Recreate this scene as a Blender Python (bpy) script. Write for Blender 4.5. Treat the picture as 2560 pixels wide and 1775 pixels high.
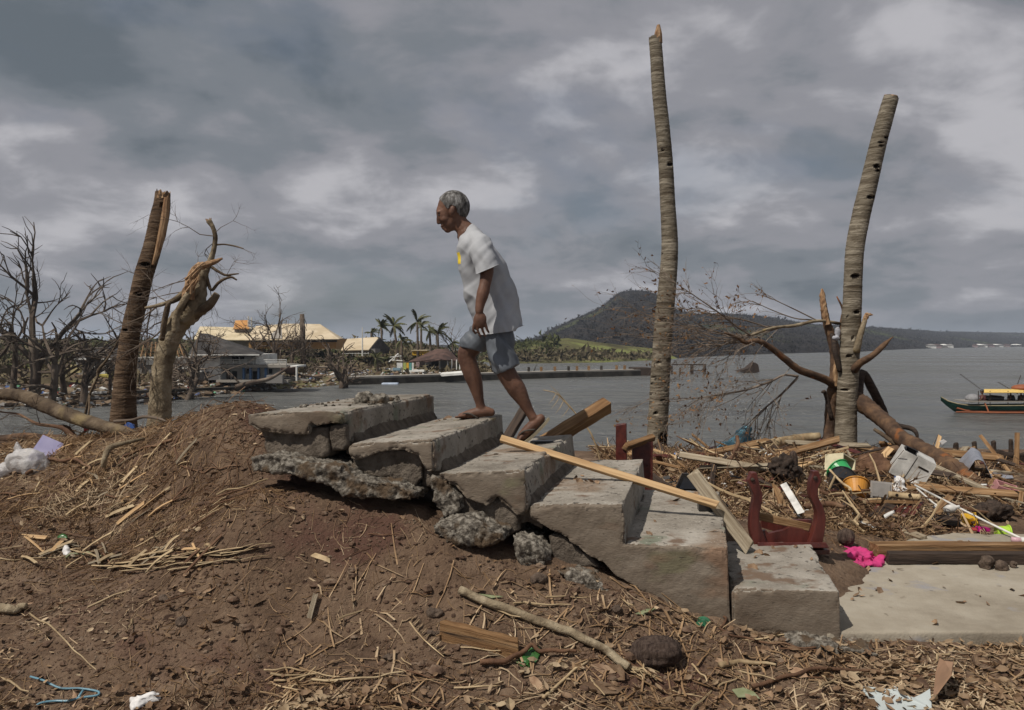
import bpy, bmesh, math, random
import numpy as np
from mathutils import Vector, Matrix

for _o in list(bpy.data.objects):
    bpy.data.objects.remove(_o, do_unlink=True)
SC = bpy.context.scene
COL = SC.collection
# ------------------------------------------------------------------ camera
CZ = 4.0                      # eye height above the sea (sea level is z = 0)
F = 1991.0                    # focal length in source pixels (2560 wide)
cam_d = bpy.data.cameras.new('camera')
cam = bpy.data.objects.new('camera', cam_d)
COL.objects.link(cam)
cam.location = (0, 0, CZ)
cam.rotation_euler = (math.radians(90), 0, 0)
cam_d.sensor_width = 36.0
cam_d.lens = 36.0 * F / 2560.0
cam_d.shift_y = -27.5 / 2560.0
cam_d.clip_start = 0.05
cam_d.clip_end = 20000
SC.camera = cam
# ------------------------------------------------------------------ sun
SUN_TO = Vector((-0.56, -0.46, 1.0)).normalized()
sun_d = bpy.data.lights.new('sun', 'SUN')
sun_d.energy = 5.0
sun_d.angle = math.radians(0.6)
sun_d.color = (1.0, 0.93, 0.83)
sun = bpy.data.objects.new('sun', sun_d)
COL.objects.link(sun)
sun.rotation_euler = SUN_TO.to_track_quat('Z', 'Y').to_euler()
sun.location = (0, 0, 40)
# ------------------------------------------------------------------ sky
world = bpy.data.worlds.new('World')
SC.world = world
world.use_nodes = True
nt = world.node_tree
nt.nodes.clear()
def wn(t, **k):
    n = nt.nodes.new(t)
    for a, b in k.items():
        setattr(n, a, b)
    return n
def wmath(op, a, b=None):
    n = wn('ShaderNodeMath', operation=op)
    for i, s in enumerate((a, b)):
        if s is None: continue
        if isinstance(s, (int, float)): n.inputs[i].default_value = s
        else: nt.links.new(s, n.inputs[i])
    return n.outputs[0]
sky = wn('ShaderNodeTexSky', sky_type='NISHITA')
sky.sun_disc = False
sky.sun_elevation = math.asin(SUN_TO.z)
sky.sun_rotation = math.atan2(SUN_TO.x, SUN_TO.y)
sky.air_density = 1.0
sky.dust_density = 2.0
geo = wn('ShaderNodeTexCoord')
sep = wn('ShaderNodeSeparateXYZ')
nt.links.new(geo.outputs['Generated'], sep.inputs[0])
zz = wmath('ADD', wmath('MAXIMUM', sep.outputs[2], 0.0), 0.30)
comb = wn('ShaderNodeCombineXYZ')
nt.links.new(wmath('DIVIDE', sep.outputs[0], zz), comb.inputs[0])
nt.links.new(wmath('DIVIDE', sep.outputs[1], zz), comb.inputs[1])
comb.inputs[2].default_value = 3.1
def wnoise(scale, detail, rough, dist, off):
    m = wn('ShaderNodeMapping'); m.inputs['Location'].default_value = off
    nt.links.new(comb.outputs[0], m.inputs[0])
    n = wn('ShaderNodeTexNoise')
    n.inputs['Scale'].default_value = scale; n.inputs['Detail'].default_value = detail
    n.inputs['Roughness'].default_value = rough; n.inputs['Distortion'].default_value = dist
    nt.links.new(m.outputs[0], n.inputs[0])
    return n.outputs[0]
def wramp(src, stops):
    r = wn('ShaderNodeValToRGB')
    r.color_ramp.interpolation = 'EASE'
    els = r.color_ramp.elements
    while len(els) < len(stops): els.new(0.5)
    for e, (p, c) in zip(els, stops):
        e.position = p; e.color = (c[0], c[1], c[2], 1)
    nt.links.new(src, r.inputs[0])
    return r.outputs[0]
big = wnoise(1.15, 4.0, 0.52, 0.25, (3.1, 6.2, 0))
mid = wnoise(3.4, 7.0, 0.56, 0.2, (2.2, 5.1, 0))
brk = wnoise(1.25, 5.0, 0.55, 0.6, (7.7, 3.3, 1.0))
mix = wmath('ADD', wmath('MULTIPLY', big, 0.62), wmath('MULTIPLY', mid, 0.38))
cloud = wramp(mix, [(0.385, (0.15, 0.178, 0.205)), (0.46, (0.235, 0.257, 0.287)), (0.53, (0.345, 0.345, 0.378)), (0.615, (0.60, 0.59, 0.62))])
bg_s = wn('ShaderNodeBackground'); bg_s.inputs[1].default_value = 0.07
nt.links.new(sky.outputs[0], bg_s.inputs[0])
bg_c = wn('ShaderNodeBackground'); bg_c.inputs[1].default_value = 1.0
nt.links.new(cloud, bg_c.inputs[0])
cover = wramp(brk, [(0.30, (0.62, 0.62, 0.62)), (0.46, (0.97, 0.97, 0.97))])
mx = wn('ShaderNodeMixShader')
nt.links.new(cover, mx.inputs[0])
nt.links.new(bg_s.outputs[0], mx.inputs[1])
nt.links.new(bg_c.outputs[0], mx.inputs[2])
wout = wn('ShaderNodeOutputWorld')
nt.links.new(mx.outputs[0], wout.inputs[0])
SC.view_settings.view_transform = 'Standard'
SC.view_settings.look = 'None'
SC.view_settings.exposure = -0.3
SC.view_settings.gamma = 1.0
SC.view_settings.use_curve_mapping = False
SC.render.engine = 'CYCLES'
SC.render.resolution_x = 1024
SC.render.resolution_y = 710

# ================================================================== helpers
rng = random.Random(11)
nrg = np.random.default_rng(5)

def P(px, py, D):
    """world point that stands D metres away and shows at a given source pixel"""
    return Vector(((px - 1280.0) / F * D, D, CZ - (py - 860.0) / F * D))

_perm = np.random.default_rng(99).permutation(512).astype(np.int64)
def _h(i, j, k):
    return _perm[(_perm[(_perm[i & 511] + j) & 511] + k) & 511] / 511.0
def vnoise(p):
    p = np.asarray(p, float)
    i = np.floor(p).astype(np.int64); f = p - i
    f = f * f * (3 - 2 * f)
    r = 0
    for a in (0, 1):
        for b in (0, 1):
            for c in (0, 1):
                w = (f[:, 0] if a else 1 - f[:, 0]) * (f[:, 1] if b else 1 - f[:, 1]) * (f[:, 2] if c else 1 - f[:, 2])
                r = r + w * _h(i[:, 0] + a, i[:, 1] + b, i[:, 2] + c)
    return r
def fbm(p, oct=4, gain=0.5):
    p = np.asarray(p, float)
    s = 0; a = 1; t = 0
    for o in range(oct):
        s = s + a * (vnoise(p * (2 ** o) + 17.3 * o) - 0.5); t += a; a *= gain
    return s / t * 2

class MB:
    def __init__(s): s.v = []; s.f = []; s.m = []
    def add(s, vs, fs, mi=0):
        b = len(s.v)
        s.v.extend([tuple(v) for v in vs])
        s.f.extend([tuple(b + i for i in f) for f in fs])
        s.m.extend([mi] * len(fs))
    def tube(s, pts, rad, n=8, mi=0, cap=True, jit=0.0, flat=1.0, R=None):
        pts = [Vector(p) for p in pts]; k = len(pts)
        if not hasattr(rad, '__len__'): rad = [rad] * k
        R = R or rng
        t0 = (pts[1] - pts[0]).normalized()
        nrm = t0.orthogonal().normalized() if abs(t0.z) > 0.95 else t0.cross(Vector((0, 0, 1))).normalized()
        vs = []
        for i in range(k):
            t = (pts[min(i + 1, k - 1)] - pts[max(i - 1, 0)]).normalized()
            nrm = (nrm - t * nrm.dot(t))
            nrm = nrm.normalized() if nrm.length > 1e-6 else t.orthogonal().normalized()
            bn = t.cross(nrm)
            for j in range(n):
                a = 2 * math.pi * j / n
                r = rad[i] * (1 + (R.uniform(-jit, jit) if jit else 0))
                vs.append(pts[i] + nrm * (math.cos(a) * r) + bn * (math.sin(a) * r * flat))
        fs = []
        for i in range(k - 1):
            for j in range(n):
                a = i * n + j; b = i * n + (j + 1) % n
                fs.append((a, b, b + n, a + n))
        if cap:
            fs.append(tuple(range(n - 1, -1, -1)))
            fs.append(tuple((k - 1) * n + j for j in range(n)))
        s.add(vs, fs, mi)
    def box(s, c, size, R=None, mi=0, taper=1.0):
        c = Vector(c); R = R or Matrix.Identity(3)
        hx, hy, hz = size[0] / 2, size[1] / 2, size[2] / 2
        vs = []
        for z in (-1, 1):
            k = taper if z > 0 else 1
            for (x, y) in ((-1, -1), (1, -1), (1, 1), (-1, 1)):
                vs.append(c + R @ Vector((x * hx * k, y * hy * k, z * hz)))
        s.add(vs, [(3, 2, 1, 0), (4, 5, 6, 7), (0, 1, 5, 4), (1, 2, 6, 5), (2, 3, 7, 6), (3, 0, 4, 7)], mi)
    def ell(s, c, r, R=None, nu=14, nv=9, mi=0):
        c = Vector(c); R = R or Matrix.Identity(3)
        vs = [c + R @ Vector((0, 0, -r[2]))]
        for i in range(1, nv):
            th = math.pi * i / nv
            for j in range(nu):
                a = 2 * math.pi * j / nu
                vs.append(c + R @ Vector((r[0] * math.sin(th) * math.cos(a), r[1] * math.sin(th) * math.sin(a), -r[2] * math.cos(th))))
        vs.append(c + R @ Vector((0, 0, r[2])))
        fs = [(0, 1 + (j + 1) % nu, 1 + j) for j in range(nu)]
        for i in range(nv - 2):
            for j in range(nu):
                a = 1 + i * nu + j; b = 1 + i * nu + (j + 1) % nu
                fs.append((a, b, b + nu, a + nu))
        l = len(vs) - 1; o = 1 + (nv - 2) * nu
        fs += [(o + j, o + (j + 1) % nu, l) for j in range(nu)]
        s.add(vs, fs, mi)
    def prism(s, poly, vec, mi=0):
        n = len(poly); vec = Vector(vec)
        vs = [Vector(p) for p in poly] + [Vector(p) + vec for p in poly]
        fs = [tuple(range(n - 1, -1, -1)), tuple(range(n, 2 * n))]
        fs += [(i, (i + 1) % n, n + (i + 1) % n, n + i) for i in range(n)]
        s.add(vs, fs, mi)
    def lathe(s, prof, M, n=20, mi=0, close=False):
        vs = []; k = len(prof)
        for (r, z) in prof:
            for j in range(n):
                a = 2 * math.pi * j / n
                vs.append(M @ Vector((r * math.cos(a), r * math.sin(a), z)))
        fs = []
        for i in range(k - 1 if not close else k):
            i2 = (i + 1) % k
            for j in range(n):
                fs.append((i * n + j, i * n + (j + 1) % n, i2 * n + (j + 1) % n, i2 * n + j))
        if not close:
            fs.append(tuple(range(n - 1, -1, -1))); fs.append(tuple((k - 1) * n + j for j in range(n)))
        s.add(vs, fs, mi)
    def grid(s, pts, mi=0):
        r = len(pts); c = len(pts[0])
        vs = [p for row in pts for p in row]
        fs = [(i * c + j, i * c + j + 1, (i + 1) * c + j + 1, (i + 1) * c + j) for i in range(r - 1) for j in range(c - 1)]
        s.add(vs, fs, mi)

def fix_normals(me):
    bm = bmesh.new(); bm.from_mesh(me)
    bmesh.ops.recalc_face_normals(bm, faces=bm.faces)
    bm.to_mesh(me); bm.free()

def mesh_of(mb, name, mats, smooth=False, off=Vector((0, 0, 0)), fix=True):
    me = bpy.data.meshes.new(name)
    if isinstance(mb, MB):
        v = np.array(mb.v, float) - np.array(off)
        me.from_pydata(v.tolist(), [], mb.f)
        if any(mb.m): me.polygons.foreach_set('material_index', mb.m)
    else:
        v, f = mb
        me.from_pydata((np.asarray(v) - np.array(off)).tolist(), [], f)
    for m in (mats if isinstance(mats, (list, tuple)) else [mats]):
        me.materials.append(m)
    if fix: fix_normals(me)
    if smooth: me.polygons.foreach_set('use_smooth', [True] * len(me.polygons))
    me.update()
    return me

def base_of(mb):
    v = np.array(mb.v if isinstance(mb, MB) else mb[0], float)
    lo = v.min(0); hi = v.max(0)
    return Vector(((lo[0] + hi[0]) / 2, (lo[1] + hi[1]) / 2, lo[2]))

def tag(o, label=None, cat=None, group=None, kind=None):
    if label: o['label'] = label
    if cat: o['category'] = cat
    if group: o['group'] = group
    if kind: o['kind'] = kind
    return o

def thing(name, label, cat, loc, group=None):
    o = bpy.data.objects.new(name, None); COL.objects.link(o)
    o.location = loc; o.empty_display_size = 0.1
    return tag(o, label, cat, group)

def wloc(o):
    l = Vector(o.location)
    return l + wloc(o.parent) if o.parent else l

def part(name, mb, mats, parent=None, smooth=False, label=None, cat=None, group=None, kind=None, fix=True):
    """one mesh object; its vertices are given in world coordinates"""
    if parent is None: org = base_of(mb)
    else: org = wloc(parent)
    me = mesh_of(mb, name, mats, smooth, org, fix)
    o = bpy.data.objects.new(name, me); COL.objects.link(o)
    if parent is None: o.location = org
    else: o.parent = parent
    return tag(o, label, cat, group, kind)

def copy_tree(o, parent=None):
    c = o.copy(); COL.objects.link(c)
    c.parent = parent
    for ch in o.children: copy_tree(ch, c)
    return c

def cat_path(pts, n=6):
    """Catmull-Rom through points (Vectors); also works on tuples of any length"""
    P_ = [np.array(p, float) for p in pts]
    P_ = [2 * P_[0] - P_[1]] + P_ + [2 * P_[-1] - P_[-2]]
    out = []
    for i in range(1, len(P_) - 2):
        for k in range(n):
            t = k / n
            a, b, c, d = P_[i - 1], P_[i], P_[i + 1], P_[i + 2]
            out.append(0.5 * ((2 * b) + (c - a) * t + (2 * a - 5 * b + 4 * c - d) * t * t + (3 * b - a - 3 * c + d) * t ** 3))
    out.append(P_[-2])
    return out

def remesh(mb, voxel, smooth=2):
    me = mesh_of(mb, 'tmp', [])
    o = bpy.data.objects.new('tmp', me); COL.objects.link(o)
    m = o.modifiers.new('r', 'REMESH'); m.mode = 'VOXEL'; m.voxel_size = voxel; m.use_smooth_shade = True
    if smooth:
        sm = o.modifiers.new('s', 'SMOOTH'); sm.factor = 0.5; sm.iterations = smooth
    dg = bpy.context.evaluated_depsgraph_get()
    ev = o.evaluated_get(dg); m2 = ev.to_mesh()
    v = np.empty(len(m2.vertices) * 3); m2.vertices.foreach_get('co', v); v = v.reshape(-1, 3)
    nn = np.empty(len(m2.vertices) * 3); m2.vertices.foreach_get('normal', nn); nn = nn.reshape(-1, 3)
    f = [tuple(p.vertices) for p in m2.polygons]
    ev.to_mesh_clear()
    bpy.data.objects.remove(o, do_unlink=True); bpy.data.meshes.remove(me)
    return v, nn, f

def edge_ness(v, n, f, it=3):
    """how far the normals of neighbours differ: 0 on flats, towards 1 on edges"""
    acc = n.copy(); q = np.array([x if len(x) == 4 else (x[0], x[1], x[2], x[2]) for x in f])
    a = acc
    for _ in range(it):
        fc = a[q].mean(1)
        s = np.zeros_like(a); c = np.zeros(len(a))
        for k in range(4):
            np.add.at(s, q[:, k], fc); np.add.at(c, q[:, k], 1)
        a = s / np.maximum(c, 1)[:, None]
    return np.clip((1 - np.linalg.norm(a, axis=1)) * 4.0, 0, 1), a

def rough_block(mb, voxel=0.016, amp=0.004, chip=0.03, rock=0.0, scale=9.0, seed=0.0, thr=0.1, it=3):
    v, n, f = remesh(mb, voxel, 0)
    e, an = edge_ness(v, n, f, it)
    an = an / np.maximum(np.linalg.norm(an, axis=1), 1e-6)[:, None]
    p = v * scale + seed
    d = amp * fbm(p * 3, 3) + amp * 1.2 * fbm(p * 0.7 + 8, 3)
    c = np.clip(fbm(p * 0.9 + 40, 4, 0.6) * 2.2 - 0.35 + thr, 0, 1)
    d = d - chip * e * (0.02 + c * (0.7 + 0.6 * fbm(p * 7 + 3, 2)))
    if rock:
        d = d + rock * 1.1 * fbm(p * 0.75 + 9, 3) + rock * 0.5 * (np.abs(fbm(p * 3.2, 3)) * 2 - 0.5)
    return v + an * d[:, None], f

# ------------------------------------------------------------------ materials
def lin(r, g, b):
    f = lambda c: (c / 12.92 if c <= 0.04045 else ((c + 0.055) / 1.055) ** 2.4)
    return (f(r / 255), f(g / 255), f(b / 255))
def mat(name, cols, scale=6.0, rough=0.8, bump=0.25, stretch=(1, 1, 1), detail=6.0, bscale=None, spot=None, spec=0.25, metal=0.0,
        vary=0.12, alpha=None, trans=None, coord='Object', sss=0.0, bdist=0.02, rnoise=0.6):
    """cols: list of (position, rgb) over a noise value; spot: (rgb, scale, threshold) darker or lighter marks"""
    m = bpy.data.materials.new(name); m.use_nodes = True
    t = m.node_tree; b = t.nodes['Principled BSDF']; L = t.links.new
    tc = t.nodes.new('ShaderNodeTexCoord'); mp = t.nodes.new('ShaderNodeMapping')
    mp.inputs['Scale'].default_value = stretch
    L(tc.outputs[coord], mp.inputs[0])
    nz = t.nodes.new('ShaderNodeTexNoise'); nz.inputs['Scale'].default_value = scale
    nz.inputs['Detail'].default_value = detail; nz.inputs['Roughness'].default_value = rnoise
    L(mp.outputs[0], nz.inputs[0])
    rp = t.nodes.new('ShaderNodeValToRGB'); els = rp.color_ramp.elements
    while len(els) < len(cols): els.new(0.5)
    if len(cols) == 1: els[1].color = (*cols[0][1], 1)
    for e, (p, c) in zip(els, cols): e.position = p; e.color = (*c, 1)
    L(nz.outputs[0], rp.inputs[0]); col = rp.outputs[0]
    if spot:
        for (sc, ss, st) in (spot if isinstance(spot, list) else [spot]):
            n2 = t.nodes.new('ShaderNodeTexNoise'); n2.inputs['Scale'].default_value = ss; n2.inputs['Detail'].default_value = 4
            L(mp.outputs[0], n2.inputs[0])
            mr = t.nodes.new('ShaderNodeMapRange'); mr.inputs[1].default_value = st; mr.inputs[2].default_value = st + 0.08
            L(n2.outputs[0], mr.inputs[0])
            mxx = t.nodes.new('ShaderNodeMixRGB'); mxx.inputs[2].default_value = (*sc, 1)
            L(mr.outputs[0], mxx.inputs[0]); L(col, mxx.inputs[1]); col = mxx.outputs[0]
    if vary:
        oi = t.nodes.new('ShaderNodeObjectInfo'); hs = t.nodes.new('ShaderNodeHueSaturation')
        mr = t.nodes.new('ShaderNodeMapRange'); mr.inputs[3].default_value = 1 - vary; mr.inputs[4].default_value = 1 + vary
        L(oi.outputs['Random'], mr.inputs[0]); L(mr.outputs[0], hs.inputs['Value']); L(col, hs.inputs['Color']); col = hs.outputs[0]
    L(col, b.inputs['Base Color'])
    b.inputs['Roughness'].default_value = rough; b.inputs['Metallic'].default_value = metal
    b.inputs['Specular IOR Level'].default_value = spec
    if bump:
        nb = t.nodes.new('ShaderNodeTexNoise'); nb.inputs['Scale'].default_value = bscale or scale * 4
        nb.inputs['Detail'].default_value = 5; nb.inputs['Roughness'].default_value = 0.65
        L(mp.outputs[0], nb.inputs[0])
        bp = t.nodes.new('ShaderNodeBump'); bp.inputs['Strength'].default_value = bump; bp.inputs['Distance'].default_value = bdist
        L(nb.outputs[0], bp.inputs['Height']); L(bp.outputs[0], b.inputs['Normal'])
    if alpha is not None: b.inputs['Alpha'].default_value = alpha
    if trans is not None: b.inputs['Transmission Weight'].default_value = trans
    if sss:
        b.inputs['Subsurface Weight'].default_value = sss; b.inputs['Subsurface Radius'].default_value = (0.02, 0.008, 0.004)
    return m
def flat(name, c, rough=0.5, bump=0.08, spec=0.4, dirt=0.75, scale=9, **k):
    c = tuple(c); d = tuple(x * dirt + y for x, y in zip(c, (0.012, 0.009, 0.006)))
    return mat(name, [(0.36, d), (0.56, c)], scale=scale, rough=rough, bump=bump, spec=spec, vary=k.pop('vary', 0.05), **k)

M = {}
M['concrete'] = mat('concrete', [(0.3, (0.14, 0.122, 0.100)), (0.47, (0.235, 0.212, 0.180)), (0.66, (0.345, 0.318, 0.278))], scale=2.3, rough=0.92, bump=0.55, bscale=70, detail=9,
    spot=[((0.16, 0.17, 0.13), 3.6, 0.6), ((0.20, 0.15, 0.11), 1.9, 0.6), ((0.07, 0.062, 0.052), 30, 0.6), ((0.37, 0.345, 0.31), 75, 0.62), ((0.15, 0.105, 0.075), 5.5, 0.6)], vary=0.05, bdist=0.012, rnoise=0.68)
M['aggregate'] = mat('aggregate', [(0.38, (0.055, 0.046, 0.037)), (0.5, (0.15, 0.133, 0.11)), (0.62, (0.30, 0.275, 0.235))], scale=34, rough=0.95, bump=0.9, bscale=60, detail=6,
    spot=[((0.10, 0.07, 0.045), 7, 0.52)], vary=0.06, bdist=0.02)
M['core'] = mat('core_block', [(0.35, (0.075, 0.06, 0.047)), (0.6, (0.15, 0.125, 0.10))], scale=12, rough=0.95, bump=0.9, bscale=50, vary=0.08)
M['slab'] = mat('slab_concrete', [(0.3, (0.20, 0.17, 0.13)), (0.5, (0.30, 0.265, 0.21)), (0.68, (0.37, 0.335, 0.275))], scale=1.8, rough=0.93, bump=0.5, bscale=80, detail=9,
    spot=[((0.12, 0.095, 0.07), 14, 0.66), ((0.26, 0.25, 0.25), 5, 0.6)], vary=0.03, bdist=0.01, rnoise=0.68)
M['soil'] = mat('soil', [(0.3, (0.054, 0.033, 0.022)), (0.48, (0.123, 0.080, 0.052)), (0.68, (0.205, 0.143, 0.097))], scale=3.2, rough=0.95, bump=0.8, bscale=42, detail=10, vary=0,
    spot=[((0.09, 0.048, 0.034), 1.6, 0.56), ((0.19, 0.13, 0.085), 38, 0.64), ((0.04, 0.022, 0.014), 22, 0.62)], bdist=0.03, rnoise=0.7)
M['pebble'] = mat('pebble', [(0.35, (0.055, 0.033, 0.022)), (0.5, (0.11, 0.068, 0.045)), (0.66, (0.19, 0.14, 0.10))], scale=14, rough=0.9, bump=0.4, vary=0)
M['rock'] = mat('rock', [(0.35, (0.06, 0.043, 0.033)), (0.6, (0.15, 0.11, 0.082))], scale=14, rough=0.92, bump=0.8, vary=0.15)
M['straw'] = mat('straw', [(0.33, (0.15, 0.085, 0.04)), (0.5, (0.29, 0.19, 0.105)), (0.66, (0.46, 0.36, 0.24))], scale=2.2, rough=0.7, bump=0.1, detail=3, vary=0, spec=0.3)
M['straw_obj'] = mat('straw_thing', [(0.33, (0.22, 0.15, 0.08)), (0.66, (0.46, 0.36, 0.22))], scale=9, rough=0.7, bump=0.2, vary=0.25, spec=0.3)
M['root'] = mat('root', [(0.33, (0.065, 0.033, 0.019)), (0.5, (0.13, 0.07, 0.04)), (0.68, (0.22, 0.14, 0.085))], scale=5, rough=0.8, bump=0.4, vary=0.15, bscale=30)
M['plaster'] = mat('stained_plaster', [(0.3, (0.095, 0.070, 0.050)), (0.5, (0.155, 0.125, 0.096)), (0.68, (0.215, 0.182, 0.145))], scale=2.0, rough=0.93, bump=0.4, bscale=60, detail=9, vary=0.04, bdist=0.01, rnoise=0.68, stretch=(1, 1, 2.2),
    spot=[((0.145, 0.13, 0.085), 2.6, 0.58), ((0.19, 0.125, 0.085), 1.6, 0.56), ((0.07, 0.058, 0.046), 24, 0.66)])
M['leaf'] = mat('dry_leaf', [(0.33, (0.085, 0.048, 0.028)), (0.5, (0.19, 0.122, 0.072)), (0.66, (0.33, 0.255, 0.165))], scale=3.4, rough=0.65, bump=0.2, vary=0.0, detail=3)
M['leaf_obj'] = mat('dry_leaf_thing', [(0.35, (0.15, 0.088, 0.052)), (0.65, (0.28, 0.195, 0.125))], scale=14, rough=0.65, bump=0.3, vary=0.4)
M['leaf_green'] = mat('green_leaf', [(0.35, (0.16, 0.18, 0.09)), (0.65, (0.30, 0.32, 0.20))], scale=10, rough=0.5, bump=0.2, vary=0.1)
M['wood_new'] = mat('pale_wood', [(0.35, (0.36, 0.22, 0.105)), (0.62, (0.54, 0.37, 0.20))], scale=5, stretch=(0.5, 9, 9), rough=0.7, bump=0.3, bscale=14, vary=0.08, spot=((0.2, 0.11, 0.05), 2.6, 0.68))
M['wood_grey'] = mat('grey_wood', [(0.33, (0.15, 0.115, 0.075)), (0.5, (0.25, 0.205, 0.145)), (0.66, (0.36, 0.31, 0.23))], scale=5, stretch=(0.5, 9, 9), rough=0.85, bump=0.5, bscale=16, vary=0.15, spot=((0.08, 0.055, 0.035), 3, 0.62))
M['wood_brown'] = mat('brown_timber', [(0.33, (0.11, 0.055, 0.024)), (0.5, (0.21, 0.12, 0.055)), (0.66, (0.32, 0.205, 0.11))], scale=5, stretch=(0.5, 8, 8), rough=0.8, bump=0.5, bscale=16, vary=0.12, spot=((0.04, 0.025, 0.016), 2.6, 0.6))
M['wood_dark'] = mat('dark_timber', [(0.35, (0.022, 0.016, 0.013)), (0.65, (0.065, 0.045, 0.034))], scale=5, stretch=(0.6, 7, 7), rough=0.8, bump=0.5, bscale=16, vary=0.15)
M['splinter'] = mat('splintered_wood', [(0.35, (0.19, 0.10, 0.05)), (0.62, (0.39, 0.255, 0.145))], scale=8, stretch=(5, 5, 0.7), rough=0.75, bump=0.5, vary=0.1)
M['bark'] = mat('bark', [(0.33, (0.05, 0.034, 0.023)), (0.5, (0.105, 0.076, 0.05)), (0.66, (0.19, 0.145, 0.098))], scale=7, rough=0.9, bump=0.8, bscale=24, vary=0.12, spot=((0.21, 0.16, 0.085), 3, 0.6))
M['bark_pale'] = mat('pale_bark', [(0.33, (0.115, 0.085, 0.055)), (0.5, (0.22, 0.175, 0.115)), (0.66, (0.34, 0.285, 0.2))], scale=8, rough=0.9, bump=0.9, bscale=26, vary=0.06, spot=[((0.09, 0.065, 0.04), 6, 0.58), ((0.27, 0.2, 0.09), 3, 0.62)])
M['bark_red'] = mat('red_bark', [(0.33, (0.04, 0.024, 0.017)), (0.5, (0.095, 0.057, 0.036)), (0.66, (0.17, 0.10, 0.055))], scale=6, rough=0.85, bump=0.7, bscale=24, vary=0.1, spot=((0.22, 0.085, 0.03), 5, 0.62))
M['twig'] = mat('grey_twig', [(0.35, (0.11, 0.082, 0.062)), (0.65, (0.24, 0.195, 0.155))], scale=4, rough=0.9, bump=0.2, vary=0)
M['bark_far'] = mat('far_bark', [(0.33, (0.05, 0.036, 0.028)), (0.5, (0.105, 0.08, 0.062)), (0.66, (0.2, 0.165, 0.13))], scale=0.9, rough=0.9, bump=0.3, vary=0.2)
M['black'] = flat('black_plastic', (0.012, 0.012, 0.014), rough=0.35, spec=0.5)
M['maroon'] = mat('maroon_varnish', [(0.35, (0.045, 0.009, 0.007)), (0.62, (0.10, 0.022, 0.016))], scale=5, stretch=(4, 4, 1), rough=0.42, bump=0.15, vary=0.1, spec=0.5)
M['white'] = flat('white_paint', (0.62, 0.61, 0.58), rough=0.55, dirt=0.6)
M['paper'] = flat('white_paper', (0.68, 0.67, 0.66), rough=0.7, dirt=0.75)
# ================================================================== ground
CTRL = []
def cp(px, py, D): CTRL.append(((px - 1280) / F * D, D, -(py - 860) / F * D))
for a in [(-300, 1770, 3.2), (640, 1768, 3.2), (0, 1775, 3.2), (300, 1500, 3.85), (0, 1350, 4.5), (0, 1200, 5.3), (100, 1112, 6.0), (300, 1105, 5.5), (350, 1200, 4.95),
          (600, 1500, 3.75), (600, 1310, 4.05), (640, 1240, 4.22), (480, 1047, 5.25), (575, 1037, 4.95), (545, 1125, 4.7), (1000, 1500, 3.75), (1000, 1340, 3.98), (1040, 1268, 4.2),
          (1200, 1700, 3.3), (1330, 1405, 4.0), (1420, 1415, 3.96), (1560, 1455, 3.91), (1690, 1512, 3.83), (1830, 1556, 3.76), (1960, 1592, 3.69), (1560, 1620, 3.55), (2100, 1628, 3.6), (2500, 1622, 3.62), (1700, 1700, 3.4), (2300, 1755, 3.2),
          (820, 1250, 4.2), (-300, 1120, 6.2), (-300, 1300, 5.0), (400, 1350, 4.35), (820, 1400, 3.95)]: cp(*a)
CTRL += [(-4, 2.2, -1.5), (0, 2.2, -1.48), (4, 2.2, -1.47), (0.0, 4.8, -1.05), (1.0, 4.6, -1.28), (-0.9, 5.0, -0.86), (-1.2, 4.6, -0.8), (-0.9, 6.2, -1.0), (0.5, 6.2, -1.3), (2.2, 4.4, -1.46), (3.5, 4.6, -1.46),
         (1.62, 4.75, -1.19), (2.05, 5.25, -1.25), (2.0, 5.7, -1.27), (3.3, 5.0, -1.44), (5.5, 4.5, -1.46), (1.35, 5.7, -1.22), (2.6, 6.9, -1.22), (2.4, 7.7, -1.17), (3.4, 7.5, -1.2), (4.4, 7.3, -1.3),
         (4.6, 6.0, -1.33), (3.4, 6.2, -1.33), (5.5, 9.5, -1.36), (1.8, 9.6, -1.34), (3.3, 9.6, -1.31), (0, 9, -1.33), (-1.5, 8, -1.25), (-2.8, 7.2, -1.0), (-6, 6.5, -0.9), (8, 6, -1.4), (8, 10, -1.4), (-6, 3, -1.4), (8, 3, -1.46)]
CTRL = np.array(CTRL)
def _tps_k(r2): return np.where(r2 > 1e-12, 0.5 * r2 * np.log(np.maximum(r2, 1e-12)), 0)
_n = len(CTRL)
_A = np.zeros((_n + 3, _n + 3))
_d2 = ((CTRL[:, None, :2] - CTRL[None, :, :2]) ** 2).sum(-1)
_A[:_n, :_n] = _tps_k(_d2) + 0.02 * np.eye(_n)
_A[:_n, _n] = 1; _A[:_n, _n + 1:] = CTRL[:, :2]; _A[_n:, :_n] = _A[:_n, _n:].T
_w = np.linalg.solve(_A, np.concatenate([CTRL[:, 2], np.zeros(3)]))
YB = np.array([(-14, 6.9), (-4.2, 6.7), (-3.2, 6.35), (-2.2, 5.75), (-1.6, 5.6), (-0.8, 6.6), (0.0, 9.0), (0.8, 10.2), (3, 10.4), (6, 10.6), (16, 11)])
def ground_base(x, y):
    xc = np.clip(x, -6.5, 8.5); yc = np.clip(y, 2.2, 10.5)
    q = np.stack([xc, yc], -1)
    d2 = ((q[:, None, :] - CTRL[None, :, :2]) ** 2).sum(-1)
    z = _tps_k(d2) @ _w[:_n] + _w[_n] + q @ _w[_n + 1:]
    yb = np.interp(x, YB[:, 0], YB[:, 1]) + 0.25 * fbm(np.stack([x * 0.9, y * 0.0, x * 0 + 3], -1), 3)
    t = np.clip((y - yb) / 2.6, 0, 1)
    return z - 3.6 * t * t * (3 - 2 * t)
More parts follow.
